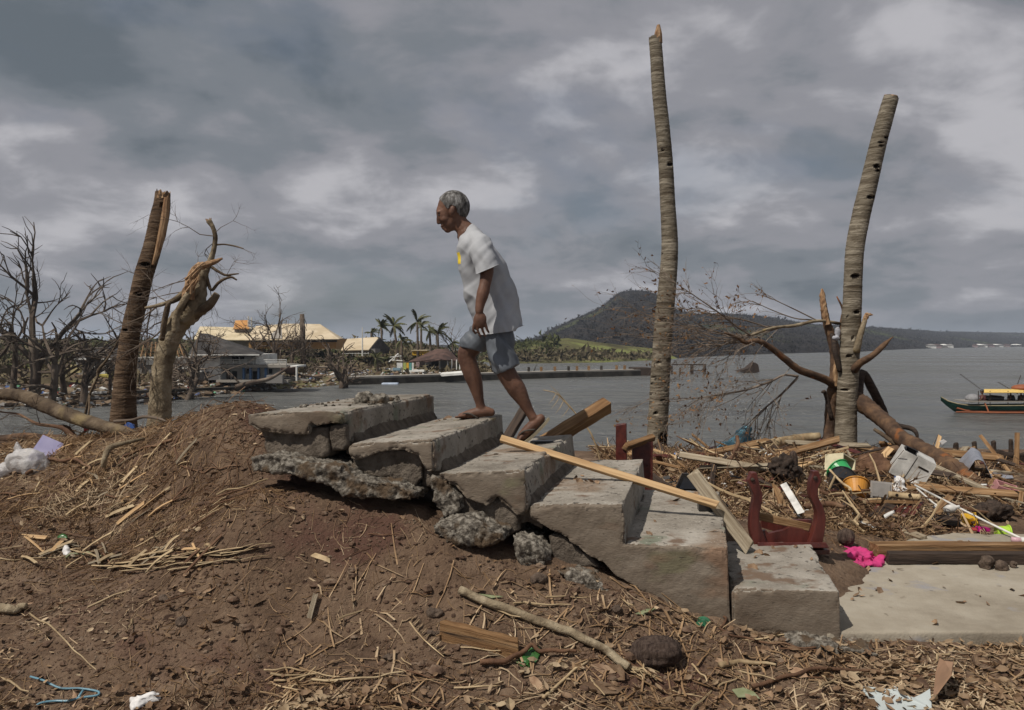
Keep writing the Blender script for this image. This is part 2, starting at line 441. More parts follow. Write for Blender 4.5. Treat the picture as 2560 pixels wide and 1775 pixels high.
def ground_np(x, y):
    x = np.asarray(x, float); y = np.asarray(y, float)
    z = ground_base(x, y)
    p = np.stack([x, y, x * 0], -1)
    near = np.clip((9 - y) / 4, 0.3, 1)
    z = z + 0.055 * fbm(p * 1.3, 3) + near * (0.028 * fbm(p * 6.0 + 5, 3) + 0.022 * np.abs(fbm(p * 15.0 + 2, 3)))
    return z + CZ
gx = np.concatenate([np.linspace(-20, -4.6, 40, endpoint=False), np.arange(-4.6, 5.6, 0.026), np.linspace(5.6, 22, 40)])
gy = np.concatenate([np.linspace(0.6, 2.7, 14, endpoint=False), np.arange(2.7, 7.2, 0.024), np.arange(7.2, 13.5, 0.055), np.linspace(13.5, 16, 4)])
GX, GY = np.meshgrid(gx, gy)
GZ = np.concatenate([ground_np(GX[i], GY[i])[None] for i in range(len(gy))])
gv = np.stack([GX.ravel(), GY.ravel(), GZ.ravel()], -1)
nx, ny = len(gx), len(gy)
ii = (np.arange(ny - 1)[:, None] * nx + np.arange(nx - 1)[None]).ravel()
gf = np.stack([ii, ii + 1, ii + 1 + nx, ii + nx], -1).tolist()
ground = part('ground', (gv, gf), M['soil'], smooth=True, kind='structure', fix=False)
def gz(x, y):
    j = np.clip(np.searchsorted(gx, x) - 1, 0, nx - 2); i = np.clip(np.searchsorted(gy, y) - 1, 0, ny - 2)
    tx = np.clip((x - gx[j]) / (gx[j + 1] - gx[j]), 0, 1); ty = np.clip((y - gy[i]) / (gy[i + 1] - gy[i]), 0, 1)
    return (GZ[i, j] * (1 - tx) + GZ[i, j + 1] * tx) * (1 - ty) + (GZ[i + 1, j] * (1 - tx) + GZ[i + 1, j + 1] * tx) * ty
def H(px, py, lift=0.0, d0=2.6, d1=13.0):
    """point of the ground seen at a source pixel"""
    Ds = np.linspace(d0, d1, 700)
    x = (px - 1280) / F * Ds; z = CZ - (py - 860) / F * Ds
    g = gz(x, Ds)
    k = np.argmax(z < g) if (z < g).any() else len(Ds) - 1
    D = Ds[k]
    return Vector(((px - 1280) / F * D, D, g[k] + lift))
def GND(x, y, lift=0.0): return Vector((x, y, float(gz(np.array([x]), np.array([y]))[0]) + lift))

# ================================================================== sea
m = bpy.data.materials.new('sea_water'); m.use_nodes = True
t = m.node_tree; b = t.nodes['Principled BSDF']
b.inputs['Base Color'].default_value = (0.125, 0.128, 0.122, 1); b.inputs['Roughness'].default_value = 0.28
b.inputs['Specular IOR Level'].default_value = 0.32
tc = t.nodes.new('ShaderNodeTexCoord')
mp = t.nodes.new('ShaderNodeMapping'); mp.inputs['Scale'].default_value = (0.55, 1.0, 1.0); mp.inputs['Rotation'].default_value = (0, 0, 0.25)
t.links.new(tc.outputs['Object'], mp.inputs[0])
n1 = t.nodes.new('ShaderNodeTexNoise'); n1.inputs['Scale'].default_value = 1.6; n1.inputs['Detail'].default_value = 8; n1.inputs['Roughness'].default_value = 0.62; n1.inputs['Distortion'].default_value = 0.3
n2 = t.nodes.new('ShaderNodeTexNoise'); n2.inputs['Scale'].default_value = 0.3; n2.inputs['Detail'].default_value = 5
t.links.new(mp.outputs[0], n1.inputs[0]); t.links.new(mp.outputs[0], n2.inputs[0])
ad = t.nodes.new('ShaderNodeMath'); ad.operation = 'MULTIPLY_ADD'; ad.inputs[1].default_value = 3.5
t.links.new(n2.outputs[0], ad.inputs[0]); t.links.new(n1.outputs[0], ad.inputs[2])
bp = t.nodes.new('ShaderNodeBump'); bp.inputs['Strength'].default_value = 1.0; bp.inputs['Distance'].default_value = 0.8
n3 = t.nodes.new('ShaderNodeTexNoise'); n3.inputs['Scale'].default_value = 0.05; n3.inputs['Detail'].default_value = 6; t.links.new(mp.outputs[0], n3.inputs[0])
mr3 = t.nodes.new('ShaderNodeMapRange'); mr3.inputs[1].default_value = 0.35; mr3.inputs[2].default_value = 0.65; mr3.inputs[3].default_value = 0.12; mr3.inputs[4].default_value = 0.42
t.links.new(n3.outputs[0], mr3.inputs[0]); t.links.new(mr3.outputs[0], b.inputs['Roughness'])
t.links.new(ad.outputs[0], bp.inputs['Height']); t.links.new(bp.outputs[0], b.inputs['Normal'])
mb = MB()
mb.grid([[(x, y, 0.0) for x in (-900, -60, -20, 20, 60, 300, 1500, 4000)] for y in (6, 12, 20, 40, 80, 160, 400, 1200, 5000)])
part('sea', mb, m, kind='structure', fix=False)

# ================================================================== far terrain
def terrain(name, cols, D0, D1, sil, matl, nt_=70, na=260, px0=None, px1=None, rough=0.06, back=0.6, power=1.0, base_up=0.0, shore_h=0.0, kind='structure'):
    """land between a shoreline (px -> distance D0) and a skyline (px -> height as seen at D1)"""
    px = np.linspace(px0, px1, na)
    d0 = np.interp(px, [a for a, _ in D0], [b for _, b in D0]); d1 = np.interp(px, [a for a, _ in D1], [b for _, b in D1])
    sy = np.interp(px, [a for a, _ in sil], [b for _, b in sil])
    top = CZ - (sy - 860) / F * d1
    tt = np.concatenate([np.linspace(-0.08, 1.0, nt_), np.linspace(1.05, 1 + back, 10)])
    V = []
    for t_ in tt:
        D = d0 + (d1 - d0) * t_
        X = (px - 1280) / F * D
        s = np.clip(t_, 0, 1)
        prof = s ** power
        z = -0.6 + (top + 0.6) * prof if True else 0
        z = z + base_up * np.clip(t_ / 0.06, 0, 1) * (1 - s)
        if t_ < 0: z = np.full_like(px, -1.2)
        if t_ > 1: z = top - (top + 4) * ((t_ - 1) / back) ** 1.3
        p = np.stack([X * cols, D * cols, X * 0 + 1.5], -1)
        z = z + rough * np.maximum(top, 1.0) * fbm(p, 5) * np.clip(t_ * 2.5, 0, 1) * (1.0 if t_ <= 1 else 0.6) * np.where(t_ > 0.9, 0.35, 1.0)
        V.append(np.stack([X, D, z], -1))
    V = np.array(V); r, c, _ = V.shape
    f = [(i * c + j, i * c + j + 1, (i + 1) * c + j + 1, (i + 1) * c + j) for i in range(r - 1) for j in range(c - 1)]
    o = part(name, (V.reshape(-1, 3), f), matl, smooth=True, kind=kind, fix=False)
    return V
M['hill'] = mat('hill_scrub', [(0.34, (0.020, 0.020, 0.021)), (0.5, (0.038, 0.035, 0.035)), (0.66, (0.06, 0.054, 0.046))], scale=0.02, rough=1, bump=1.0, bscale=0.22, detail=10, vary=0, bdist=6, rnoise=0.7, spec=0.0, spot=((0.075, 0.085, 0.04), 0.008, 0.6))
M['grass_land'] = mat('headland_grass', [(0.36, (0.07, 0.065, 0.04)), (0.47, (0.125, 0.12, 0.06)), (0.6, (0.21, 0.23, 0.085))], scale=0.05, rough=1, bump=1.0, bscale=0.6, detail=9, vary=0, bdist=1.5, rnoise=0.62, spec=0.0)
M['far_soil'] = mat('far_soil', [(0.36, (0.11, 0.082, 0.06)), (0.5, (0.19, 0.15, 0.108)), (0.64, (0.25, 0.21, 0.14))], scale=0.16, rough=1, bump=0.8, bscale=1.8, detail=9, vary=0, bdist=0.4, spec=0.0, spot=((0.13, 0.125, 0.055), 0.06, 0.52))
HILL_SIL = [(-2500, 866), (600, 866), (1150, 862), (1290, 853), (1340, 846), (1380, 823), (1430, 800), (1500, 770), (1528, 748), (1545, 734), (1572, 727), (1612, 727), (1642, 737), (1668, 757), (1692, 776), (1730, 784), (1800, 784), (1900, 790),
            (1960, 800), (2040, 812), (2200, 819), (2350, 829), (2560, 832), (2900, 836), (4200, 842)]
HV = terrain('hills', 0.006, [(-2500, 900), (1150, 600), (1300, 330), (1690, 215), (2156, 400), (2560, 1100), (4200, 1500)], [(-2500, 1800), (1150, 1000), (1300, 760), (1690, 640), (2156, 900), (2560, 1800), (4200, 2400)], HILL_SIL, M['hill'], na=420, px0=-2500, px1=4200, rough=0.07)
GV = terrain('headland', 0.03, [(1120, 175), (1300, 160), (1500, 168), (1700, 205)], [(1120, 240), (1300, 215), (1500, 225), (1700, 240)],
             [(1120, 915), (1190, 890), (1250, 862), (1320, 856), (1380, 848), (1420, 845), (1470, 852), (1520, 858), (1580, 866), (1640, 872), (1700, 893)], M['grass_land'], na=160, nt_=40, px0=1120, px1=1700, rough=0.12, power=0.75)
SHORE = [(-2500, 60), (-400, 52), (0, 47.5), (280, 48.5), (430, 53), (640, 65), (780, 71), (870, 77), (1100, 84), (1330, 91), (1350, 200)]
LV = terrain('far_shore', 0.05, SHORE, [(-2500, 190), (-400, 180), (430, 180), (900, 180), (1200, 130), (1330, 120), (1350, 210)],
             [(-2500, 852), (-400, 850), (250, 852), (430, 850), (650, 846), (760, 848), (860, 852), (960, 856), (1040, 860), (1110, 872), (1170, 900), (1230, 924), (1300, 938), (1335, 950), (1350, 990)], M['far_soil'], nt_=90, na=330, px0=-1500, px1=1350, rough=0.05, base_up=1.05, back=0.25)
def LZ(px, D):
    """a point on the far shore"""
    pxs = np.linspace(-1500, 1350, 330); j = int(np.clip(round((px + 1500) / 2850 * 329), 0, 329))
    col_ = LV[:, j]; k = int(np.argmin(np.abs(col_[:, 1] - D)))
    return float(col_[k, 2])
def LP(px, D, lift=0.0):
    return Vector(((px - 1280) / F * D, D, LZ(px, D) + lift))

# ================================================================== stairs
NB = Vector((-0.407, 4.134)); RU = Vector((0.974, -0.225)); RD = Vector((0.225, 0.974))
def NF(px, py, v=0.0):
    k = (px - 1280) / F
    D = (NB.x + 4.329 * NB.y) / (k + 4.329)
    X = k * D; z = CZ - (py - 860) / F * D
    return Vector((X + RD.x * v, D + RD.y * v, z))
def near_prism(poly, v0, v1):
    mb = MB(); mb.prism([NF(a, b_, v0) for a, b_ in poly], Vector((RD.x, RD.y, 0)) * (v1 - v0)); return mb
stairs = thing('concrete_staircase', 'cracked grey concrete stairs of six steps, undermined on the camera side, carrying the walking man', 'stairs', NF(1400, 1400))
STEPS = [
    ([(617, 1036), (700, 1029), (859, 1027), (860, 1064), (822, 1058), (792, 1066), (772, 1054), (776, 1078), (766, 1088), (700, 1087), (640, 1080), (620, 1062)], 0.0, 1.5),
    ([(864, 1110), (1084, 1096), (1090, 1180), (1062, 1184), (1045, 1143), (1005, 1126), (945, 1131), (885, 1154), (867, 1148)], 0.0, 1.5),
    ([(1097, 1183), (1311, 1173), (1322, 1265), (1313, 1294), (1290, 1288), (1258, 1262), (1240, 1250), (1216, 1265), (1165, 1246), (1132, 1216), (1100, 1206)], 0.0, 1.62),
    ([(1322, 1263), (1556, 1262), (1562, 1361), (1563, 1452), (1540, 1440), (1495, 1402), (1420, 1350), (1385, 1328), (1322, 1298)], 0.022, 1.6),
    ([(1556, 1361), (1820, 1371), (1823, 1472), (1827, 1575), (1760, 1555), (1640, 1505), (1558, 1450)], 0.022, 1.52),
    ([(1826, 1472), (2098, 1478), (2104, 1584), (2102, 1606), (1960, 1592), (1828, 1575)], 0.004, 0.95)]
for i, (poly, v0, v1) in enumerate(STEPS):
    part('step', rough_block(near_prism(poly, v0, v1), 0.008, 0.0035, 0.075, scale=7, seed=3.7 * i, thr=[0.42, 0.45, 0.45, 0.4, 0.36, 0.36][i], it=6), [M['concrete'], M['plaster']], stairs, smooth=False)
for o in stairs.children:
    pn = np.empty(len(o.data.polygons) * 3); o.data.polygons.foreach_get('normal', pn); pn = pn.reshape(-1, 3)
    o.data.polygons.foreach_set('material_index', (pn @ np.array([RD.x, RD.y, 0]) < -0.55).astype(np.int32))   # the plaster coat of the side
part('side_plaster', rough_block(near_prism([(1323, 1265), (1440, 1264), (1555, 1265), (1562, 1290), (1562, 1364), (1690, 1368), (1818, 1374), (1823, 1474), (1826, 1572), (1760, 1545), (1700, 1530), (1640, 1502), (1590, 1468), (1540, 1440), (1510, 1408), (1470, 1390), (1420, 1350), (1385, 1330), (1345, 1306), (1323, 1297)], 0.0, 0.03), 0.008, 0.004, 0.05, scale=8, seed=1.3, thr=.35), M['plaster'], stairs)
for poly, v0, v1 in [([(846, 1030), (861, 1030), (864, 1112), (848, 1112)], 0.06, 1.49), ([(1072, 1100), (1087, 1100), (1092, 1182), (1076, 1182)], 0.05, 1.49)]:
    part('riser', rough_block(near_prism(poly, v0, v1), 0.014, 0.003, 0.015, seed=v1), M['concrete'], stairs, smooth=True)
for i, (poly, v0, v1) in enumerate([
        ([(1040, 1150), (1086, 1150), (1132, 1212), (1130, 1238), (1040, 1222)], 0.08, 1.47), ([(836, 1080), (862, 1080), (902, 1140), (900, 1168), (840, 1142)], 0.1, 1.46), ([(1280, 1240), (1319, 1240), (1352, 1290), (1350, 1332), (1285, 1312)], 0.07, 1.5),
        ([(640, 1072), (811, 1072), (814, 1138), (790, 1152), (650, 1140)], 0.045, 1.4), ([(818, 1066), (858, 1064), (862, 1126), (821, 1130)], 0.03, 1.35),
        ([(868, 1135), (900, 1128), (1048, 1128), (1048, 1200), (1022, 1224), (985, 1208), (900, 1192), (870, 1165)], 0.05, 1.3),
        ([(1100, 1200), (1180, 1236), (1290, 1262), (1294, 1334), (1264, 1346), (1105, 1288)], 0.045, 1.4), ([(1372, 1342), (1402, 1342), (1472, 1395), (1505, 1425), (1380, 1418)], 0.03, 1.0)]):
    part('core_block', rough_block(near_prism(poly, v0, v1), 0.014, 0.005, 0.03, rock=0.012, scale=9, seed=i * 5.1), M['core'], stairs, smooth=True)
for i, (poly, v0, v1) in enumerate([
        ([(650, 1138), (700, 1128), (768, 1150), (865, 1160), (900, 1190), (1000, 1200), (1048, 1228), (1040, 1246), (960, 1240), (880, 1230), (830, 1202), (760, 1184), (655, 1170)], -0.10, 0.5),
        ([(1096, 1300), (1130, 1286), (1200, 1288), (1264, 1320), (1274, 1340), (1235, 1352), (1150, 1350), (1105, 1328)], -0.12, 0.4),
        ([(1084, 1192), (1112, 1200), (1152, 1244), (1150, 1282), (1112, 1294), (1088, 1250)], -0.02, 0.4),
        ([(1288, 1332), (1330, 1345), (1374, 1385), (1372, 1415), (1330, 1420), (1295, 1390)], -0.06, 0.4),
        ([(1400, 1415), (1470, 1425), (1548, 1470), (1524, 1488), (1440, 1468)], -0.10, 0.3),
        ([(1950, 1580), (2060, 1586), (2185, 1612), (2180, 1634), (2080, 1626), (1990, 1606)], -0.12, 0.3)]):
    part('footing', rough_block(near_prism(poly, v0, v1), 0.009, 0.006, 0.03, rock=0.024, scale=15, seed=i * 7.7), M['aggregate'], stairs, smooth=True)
# loose rubble lying on the top step
rub = MB()
R2 = random.Random(4)
for k in range(60):
    u = R2.random(); px = 640 + 230 * u; v = R2.uniform(0.35, 0.95)
    p = NF(px, 1034 - 8 * (px - 617) / 242, v)
    r = R2.uniform(0.005, 0.019) * (1.3 if 0.55 < u < 0.95 else 0.8)
    rub.ell(p + Vector((0, 0, r * 0.4)), (r, r * R2.uniform(0.6, 1), r * R2.uniform(0.5, 0.9)), Matrix.Rotation(R2.uniform(0, 6), 3, 'Z') @ Matrix.Rotation(R2.uniform(0, 1), 3, 'X'), nu=6, nv=4)
part('rubble', rub, M['aggregate'], kind='stuff', label='loose grey rubble strewn over the top concrete step', cat='rubble')
for (px, v, r, s) in [(800, 0.62, 0.055, 1), (838, 0.6, 0.046, 2), (745, 0.8, 0.03, 3)]:
    mb = MB(); p = NF(px, 1034 - 8 * (px - 617) / 242, v); mb.ell(p + Vector((0, 0, r * 0.45)), (r * 1.25, r, r * 0.75))
    part('concrete_chunk', rough_block(mb, 0.009, 0.004, 0.0, rock=0.02, scale=16, seed=s * 9.0), M['aggregate'], smooth=True,
         label=['knobbly grey lump of rubble in the middle of the top step', 'yellowish knobbly chunk of rubble on the top step', 'small lump of rubble on the top step, towards the soil mound'][s - 1], cat='rubble')
def tread(step, px, v):
    poly = STEPS[step][0]; ys = {0: (617, 1036, 859, 1027), 1: (864, 1110, 1084, 1096), 2: (1097, 1183, 1311, 1173), 3: (1322, 1263, 1556, 1262), 4: (1556, 1361, 1820, 1371), 5: (1826, 1472, 2098, 1478)}[step]
    y = ys[1] + (ys[3] - ys[1]) * (px - ys[0]) / (ys[2] - ys[0])
    return NF(px, y, v)
def tread_hit(step, px, py):
    """point on a tread seen at a source pixel"""
    best = None
    for v in np.linspace(0, 1.6, 161):
        lo, hi = {0: (617, 859), 1: (864, 1084), 2: (1097, 1311), 3: (1322, 1556), 4: (1556, 1820), 5: (1826, 2098)}[step]
        for q in np.linspace(lo, hi, 40):
            p = tread(step, q, v)
            X = 1280 + p.x / p.y * F; Y = 860 + (CZ - p.z) / p.y * F
            d = (X - px) ** 2 + (Y - py) ** 2
            if best is None or d < best[0]: best = (d, p)
    return best[1]
# ================================================================== concrete landing at the foot of the stairs
PZ = CZ - 1.339
mb = MB()
poly = [(1.46, 3.70), (2.2, 3.71), (3.2, 3.69), (4.4, 3.72), (6.5, 3.74), (6.5, 5.75), (3.55, 5.62), (3.1, 5.66), (2.86, 5.58), (2.4, 5.2), (1.95, 4.78), (1.6, 4.55)]
mb.prism([(x, y, PZ) for x, y in poly], (0, 0, -0.11))
part('landing', rough_block(mb, 0.016, 0.003, 0.03, scale=6, seed=2.0), M['slab'], smooth=True, kind='structure')
# ================================================================== the man
D0 = 5.22
def Q(px, py, dy=0.0): return P(px, py, D0 + dy)
M['skin'] = mat('skin', [(0.35, (0.075, 0.037, 0.025)), (0.62, (0.148, 0.076, 0.050))], scale=9, rough=0.58, bump=0.12, bscale=90, vary=0, spec=0.28, bdist=0.004, sss=0.08)
M['hair'] = mat('grey_hair', [(0.36, (0.025, 0.022, 0.02)), (0.5, (0.10, 0.095, 0.09)), (0.64, (0.27, 0.265, 0.26))], scale=45, stretch=(1, 1, 0.3), rough=0.6, bump=1.0, bscale=130, vary=0, bdist=0.01)
M['shirt'] = mat('white_cotton', [(0.35, (0.29, 0.30, 0.32)), (0.62, (0.375, 0.385, 0.405))], scale=4, rough=0.9, bump=0.08, bscale=240, vary=0, bdist=0.003, spec=0.1, spot=((0.47, 0.42, 0.38), 2.4, 0.66))
M['print'] = flat('yellow_print', (0.70, 0.52, 0.03), rough=0.8)
M['shorts'] = mat('grey_satin', [(0.38, (0.075, 0.085, 0.10)), (0.62, (0.125, 0.14, 0.162))], scale=7, stretch=(1, 1, 0.5), rough=0.5, bump=0.08, bscale=200, vary=0, bdist=0.003, spec=0.45)
M['rubber'] = flat('dark_rubber', (0.05, 0.042, 0.036), rough=0.7)
M['rubber_pale'] = flat('worn_rubber', (0.22, 0.19, 0.13), rough=0.8)
def tub(mb, pts, n=14, k=5):
    """pts: (px, py, dy, radius)"""
    pp = [(*Q(a, b_, c), r) for a, b_, c, r in pts]
    sm = cat_path(pp, k)
    mb.tube([p[:3] for p in sm], [max(p[3], 0.004) for p in sm], n=n)
    for p in (pp[0], pp[-1]): mb.ell(p[:3], (p[3] * 0.98,) * 3, nu=10, nv=7)
man = thing('person', 'barefoot-sandalled man in white T-shirt and grey shorts climbing the concrete stairs, stooped', 'person', Q(1230, 1045))
man['label'] = 'grey-haired man in white T-shirt, grey shorts and flip-flops climbing the stairs'
bd = MB()
rotY = lambda a: Matrix.Rotation(math.radians(a), 3, 'Y')
px_m = D0 / F
# head
bd.ell(Q(1133, 518), (0.103, 0.080, 0.104), rotY(0), 20, 14)
bd.ell(Q(1113, 536), (0.058, 0.064, 0.080), rotY(-16), 16, 12)
bd.ell(Q(1122, 555), (0.050, 0.056, 0.064), rotY(-28), 16, 12); bd.ell(Q(1134, 548), (0.05, 0.058, 0.05), None, 16, 12)
bd.ell(Q(1119, 574), (0.025, 0.030, 0.022), None, 12, 8); bd.ell(Q(1138, 566), (0.036, 0.038, 0.028))
tub(bd, [(1096, 535, 0, 0.008), (1095, 546, 0, 0.011), (1096.5, 556, 0, 0.014)], 8)
for s in (-1, 1):
    bd.ell(Q(1102, 557, s * 0.013), (0.009, 0.008, 0.008))
    bd.ell(Q(1098, 531, s * 0.030), (0.017, 0.032, 0.012))
    bd.ell(Q(1112, 547, s * 0.046), (0.028, 0.018, 0.024))
    bd.ell(Q(1131, 526, s * 0.080), (0.018, 0.012, 0.032), rotY(14)); bd.ell(Q(1128.5, 536, s * 0.076), (0.010, 0.010, 0.012))
bd.ell(Q(1105.5, 566), (0.013, 0.022, 0.007)); bd.ell(Q(1109, 571.5), (0.013, 0.02, 0.007))
tub(bd, [(1143, 545, 0, 0.055), (1153, 562, 0, 0.054), (1170, 582, 0, 0.068)])
# torso
tub(bd, [(1172, 588, 0, 0.08), (1198, 640, 0, 0.10), (1222, 720, 0, 0.10), (1243, 800, 0, 0.11)])
# near arm and hand
def arm(s, wx=0):
    tub(bd, [(1196, 606, 0.12 * s, 0.06), (1212, 640, 0.205 * s, 0.048), (1217, 676, 0.24 * s, 0.044), (1213, 708, 0.26 * s, 0.037), (1207, 734, 0.275 * s, 0.039), (1200, 762, 0.285 * s, 0.030), (1198, 778, 0.29 * s, 0.026)])
    bd.ell(Q(1200, 800, 0.292 * s), (0.043, 0.021, 0.052), rotY(6))
    for i, (x0, x1, x2, yl) in enumerate([(1186, 1183, 1189, 834), (1195, 1194, 1202, 842), (1204, 1206, 1213, 840), (1213, 1218, 1222, 831)]):
        tub(bd, [(x0, 808, 0.292 * s, 0.0105), (x1, 824, 0.288 * s, 0.0088), (x2, yl, 0.278 * s, 0.0072)], 8, 3)
    tub(bd, [(1192, 790, 0.288 * s, 0.015), (1187, 806, 0.274 * s, 0.0125), (1190, 822, 0.264 * s, 0.010)], 8, 3)
arm(-1); arm(1)
# legs: near one pushes off behind, far one is planted on the step above
tub(bd, [(1250, 815, -0.06, 0.068), (1256, 872, -0.085, 0.068), (1262, 922, -0.105, 0.064), (1277, 950, -0.105, 0.062), (1293, 975, -0.105, 0.060), (1310, 1005, -0.105, 0.042), (1324, 1030, -0.105, 0.031), (1333, 1045, -0.105, 0.031)])
tub(bd, [(1226, 818, 0.07, 0.068), (1194, 852, 0.10, 0.068), (1168, 882, 0.12, 0.064), (1172, 912, 0.12, 0.060), (1184, 945, 0.12, 0.057), (1192, 975, 0.12, 0.044), (1199, 1005, 0.12, 0.032), (1204, 1024, 0.12, 0.032)])
NDY, FDY = -0.105, 0.12
# near foot, heel lifted
tub(bd, [(1352, 1046, NDY, 0.030), (1340, 1056, NDY, 0.034), (1322, 1073, NDY, 0.036), (1307, 1089, NDY, 0.033), (1301, 1096, NDY, 0.026)])
for i, dd in enumerate((-0.034, -0.014, 0.004, 0.02, 0.034)):
    tub(bd, [(1304, 1092, NDY + dd, 0.011), (1297 + i * 0.8, 1100, NDY + dd * 1.2, 0.0095), (1289 + i * 1.6, 1107, NDY + dd * 1.3, 0.0085)], 8, 2)
# far foot, flat
tub(bd, [(1228, 1031, FDY, 0.028), (1212, 1029, FDY, 0.036), (1185, 1033, FDY, 0.034), (1162, 1038.5, FDY, 0.026), (1152, 1040, FDY, 0.02)])
for i, dd in enumerate((-0.038, -0.018, 0.0, 0.018, 0.032)):
    tub(bd, [(1162, 1039, FDY + dd * 0.9, 0.011), (1150 + i * 2, 1041, FDY + dd * 1.1, 0.0095), (1139 + i * 3, 1043, FDY + dd * 1.15, 0.0085)], 8, 2)
v, n, f = remesh(bd, 0.0052, 3)
v = v + n * (0.0012 * fbm(v * 60, 2))[:, None]
part('body', (v, f), M['skin'], man, smooth=True)
# eyes and brows
for s in (-1, 1):
    e = MB(); e.ell(Q(1099, 538.5, s * 0.034), (0.010, 0.018, 0.006)); part('eye', e, M['black'], man, smooth=True)
    e = MB(); e.tube([Q(1092.5, 533, s * 0.014), Q(1092.5, 530, s * 0.034), Q(1099, 532, s * 0.055)], [0.004, 0.005, 0.003], 6); part('eyebrow', e, M['hair'], man, smooth=True)
# hair
hb = MB(); hb.ell(Q(1134, 517), (0.1075, 0.0845, 0.1085), None, 150, 110)
hv = np.array(hb.v); c0 = np.array(Q(1134, 517)); dv = hv - c0
hv = c0 + dv * (1 + 0.018 * fbm(hv * 55, 3))[:, None]
hpx = 1280 + hv[:, 0] / hv[:, 1] * F; hpy = 860 + (CZ - hv[:, 2]) / hv[:, 1] * F
lim = np.interp(hpx, [1085, 1094, 1104, 1114, 1122, 1127, 1138, 1142, 1150, 1160, 1180], [488, 494, 505, 520, 524, 512, 516, 530, 540, 548, 552])
lim = lim + 5 * fbm(hv * np.array([170, 170, 40]) + 3, 3)
keep = hpy < lim
hf = [q for q in hb.f if all(keep[i] for i in q)]
part('hair', (hv, hf), M['hair'], man, smooth=True)
# shirt
sh = MB()
rings = [(573, 1152, 1180, 0.062), (580, 1148, 1190, 0.085), (588, 1147, 1207, 0.125), (598, 1147, 1220, 0.165), (612, 1147, 1233, 0.185), (640, 1149, 1251, 0.172), (672, 1152, 1264, 0.155), (705, 1158, 1277, 0.146), (740, 1166, 1289, 0.145), (775, 1176, 1299, 0.156), (802, 1186, 1307, 0.166), (825, 1194, 1308, 0.172), (850, 1200, 1308, 0.174)]
rr = cat_path(rings, 4); NR = 40
sv = []
for (y, x0, x1, hd) in rr:
    t_ = np.clip((y - 573) / 40, 0, 1); tilt = (1 - t_) * 14
    hem = np.clip((y - 790) / 42, 0, 1)
    for j in range(NR):
        a = 2 * math.pi * j / NR
        ca, sa = math.cos(a), math.sin(a)
        ca2 = math.copysign(abs(ca) ** 0.85, ca); sa2 = math.copysign(abs(sa) ** 0.85, sa)
        cx = (x0 + x1) / 2 + (x1 - x0) / 2 * ca2
        cy = y - tilt * ca2 - hem * (8 * ca2 + (3 * max(0, ca2 - 0.75) * 4))
        sv.append(Q(cx, cy, hd * sa2))
K = len(rr)
sf = [(i * NR + j, i * NR + (j + 1) % NR, (i + 1) * NR + (j + 1) % NR, (i + 1) * NR + j) for i in range(K - 1) for j in range(NR)]
sf += [tuple(range(NR - 1, -1, -1)), tuple((K - 1) * NR + j for j in range(NR))]
sh.add(sv, sf)
for s in (-1, 1):
    slv = cat_path([(*Q(a, b_, c * s), r) for a, b_, c, r in [(1190, 600, .09, .066), (1205, 618, .165, .078), (1212, 645, .215, .077), (1217, 675, .245, .075), (1221, 700, .26, .074)]], 5)
    sh.tube([q[:3] for q in slv], [q[3] for q in slv], 18)
v, n, f = remesh(sh, 0.0075, 3)
spx = 1280 + v[:, 0] / v[:, 1] * F; spy = 860 + (CZ - v[:, 2]) / v[:, 1] * F
# cut the sleeve ends at a slant, then folds that run from the shoulder and armpit
fold_u = (v[:, 0] * 0.62 - v[:, 2] * 0.1 + v[:, 1] * 0.4)
wv = 0.05 * fbm(v * 4 + 11, 2)
u1 = np.stack([(v[:, 0] + v[:, 2] * 0.55 + wv) * 12, (v[:, 2] - v[:, 0] * 0.55) * 1.8, v[:, 1] * 2.2], -1)
d = 0.042 * (0.35 - np.abs(fbm(u1, 2))) * np.clip((spy - 590) / 40, 0.2, 1) + 0.010 * fbm(np.stack([(v[:, 0] * 0.8 - v[:, 2] * 0.6 + wv) * 22, (v[:, 2] + v[:, 0]) * 2.5, v[:, 1] * 2], -1) + 7, 2)
v = v + n * d[:, None]
spx = 1280 + v[:, 0] / v[:, 1] * F; spy = 860 + (CZ - v[:, 2]) / v[:, 1] * F
slx = (np.abs(v[:, 1] - D0) > 0.168) & (spy > 630) & (spy < 720)
ex = np.maximum(0, spy - (686 - (spx - 1190) * 0.42)) * slx
ex = ex + np.maximum(0, spy - np.interp(spx, [1190, 1219, 1289, 1294, 1313], [838, 836, 827, 818, 812])) * (spy > 760)
v[:, 2] += ex * px_m * 0.98
prn = (spx < 1163) & (spx > 1140) & (spy > 630) & (spy < 661) & (np.abs(v[:, 1] - D0) < 0.10)
me_f = f
o = part('t_shirt', (v, f), [M['shirt'], M['print']], man, smooth=True, fix=False)
o.data.polygons.foreach_set('material_index', [1 if sum(prn[i] for i in q) >= 3 else 0 for q in f])
# shorts
so = MB()
so.ell(Q(1244, 812), (0.11, 0.128, 0.085))
tub(so, [(1247, 815, -0.06, 0.088), (1252, 848, -0.075, 0.094), (1257, 880, -0.09, 0.090), (1264, 912, -0.10, 0.088), (1267, 922, -0.10, 0.086)], 20)
tub(so, [(1236, 812, 0.06, 0.09), (1210, 832, 0.085, 0.098), (1191, 851, 0.105, 0.096), (1182, 862, 0.115, 0.094)], 20)
v, n, f = remesh(so, 0.0075, 2)
spy = 860 + (CZ - v[:, 2]) / v[:, 1] * F; spx = 1280 + v[:, 0] / v[:, 1] * F
d = 0.019 * fbm(np.stack([(v[:, 0] + v[:, 2] * 0.9) * 15, (v[:, 2] - v[:, 0] * 0.7) * 3, v[:, 1] * 3], -1) + 3, 2)
v = v + n * d[:, None]
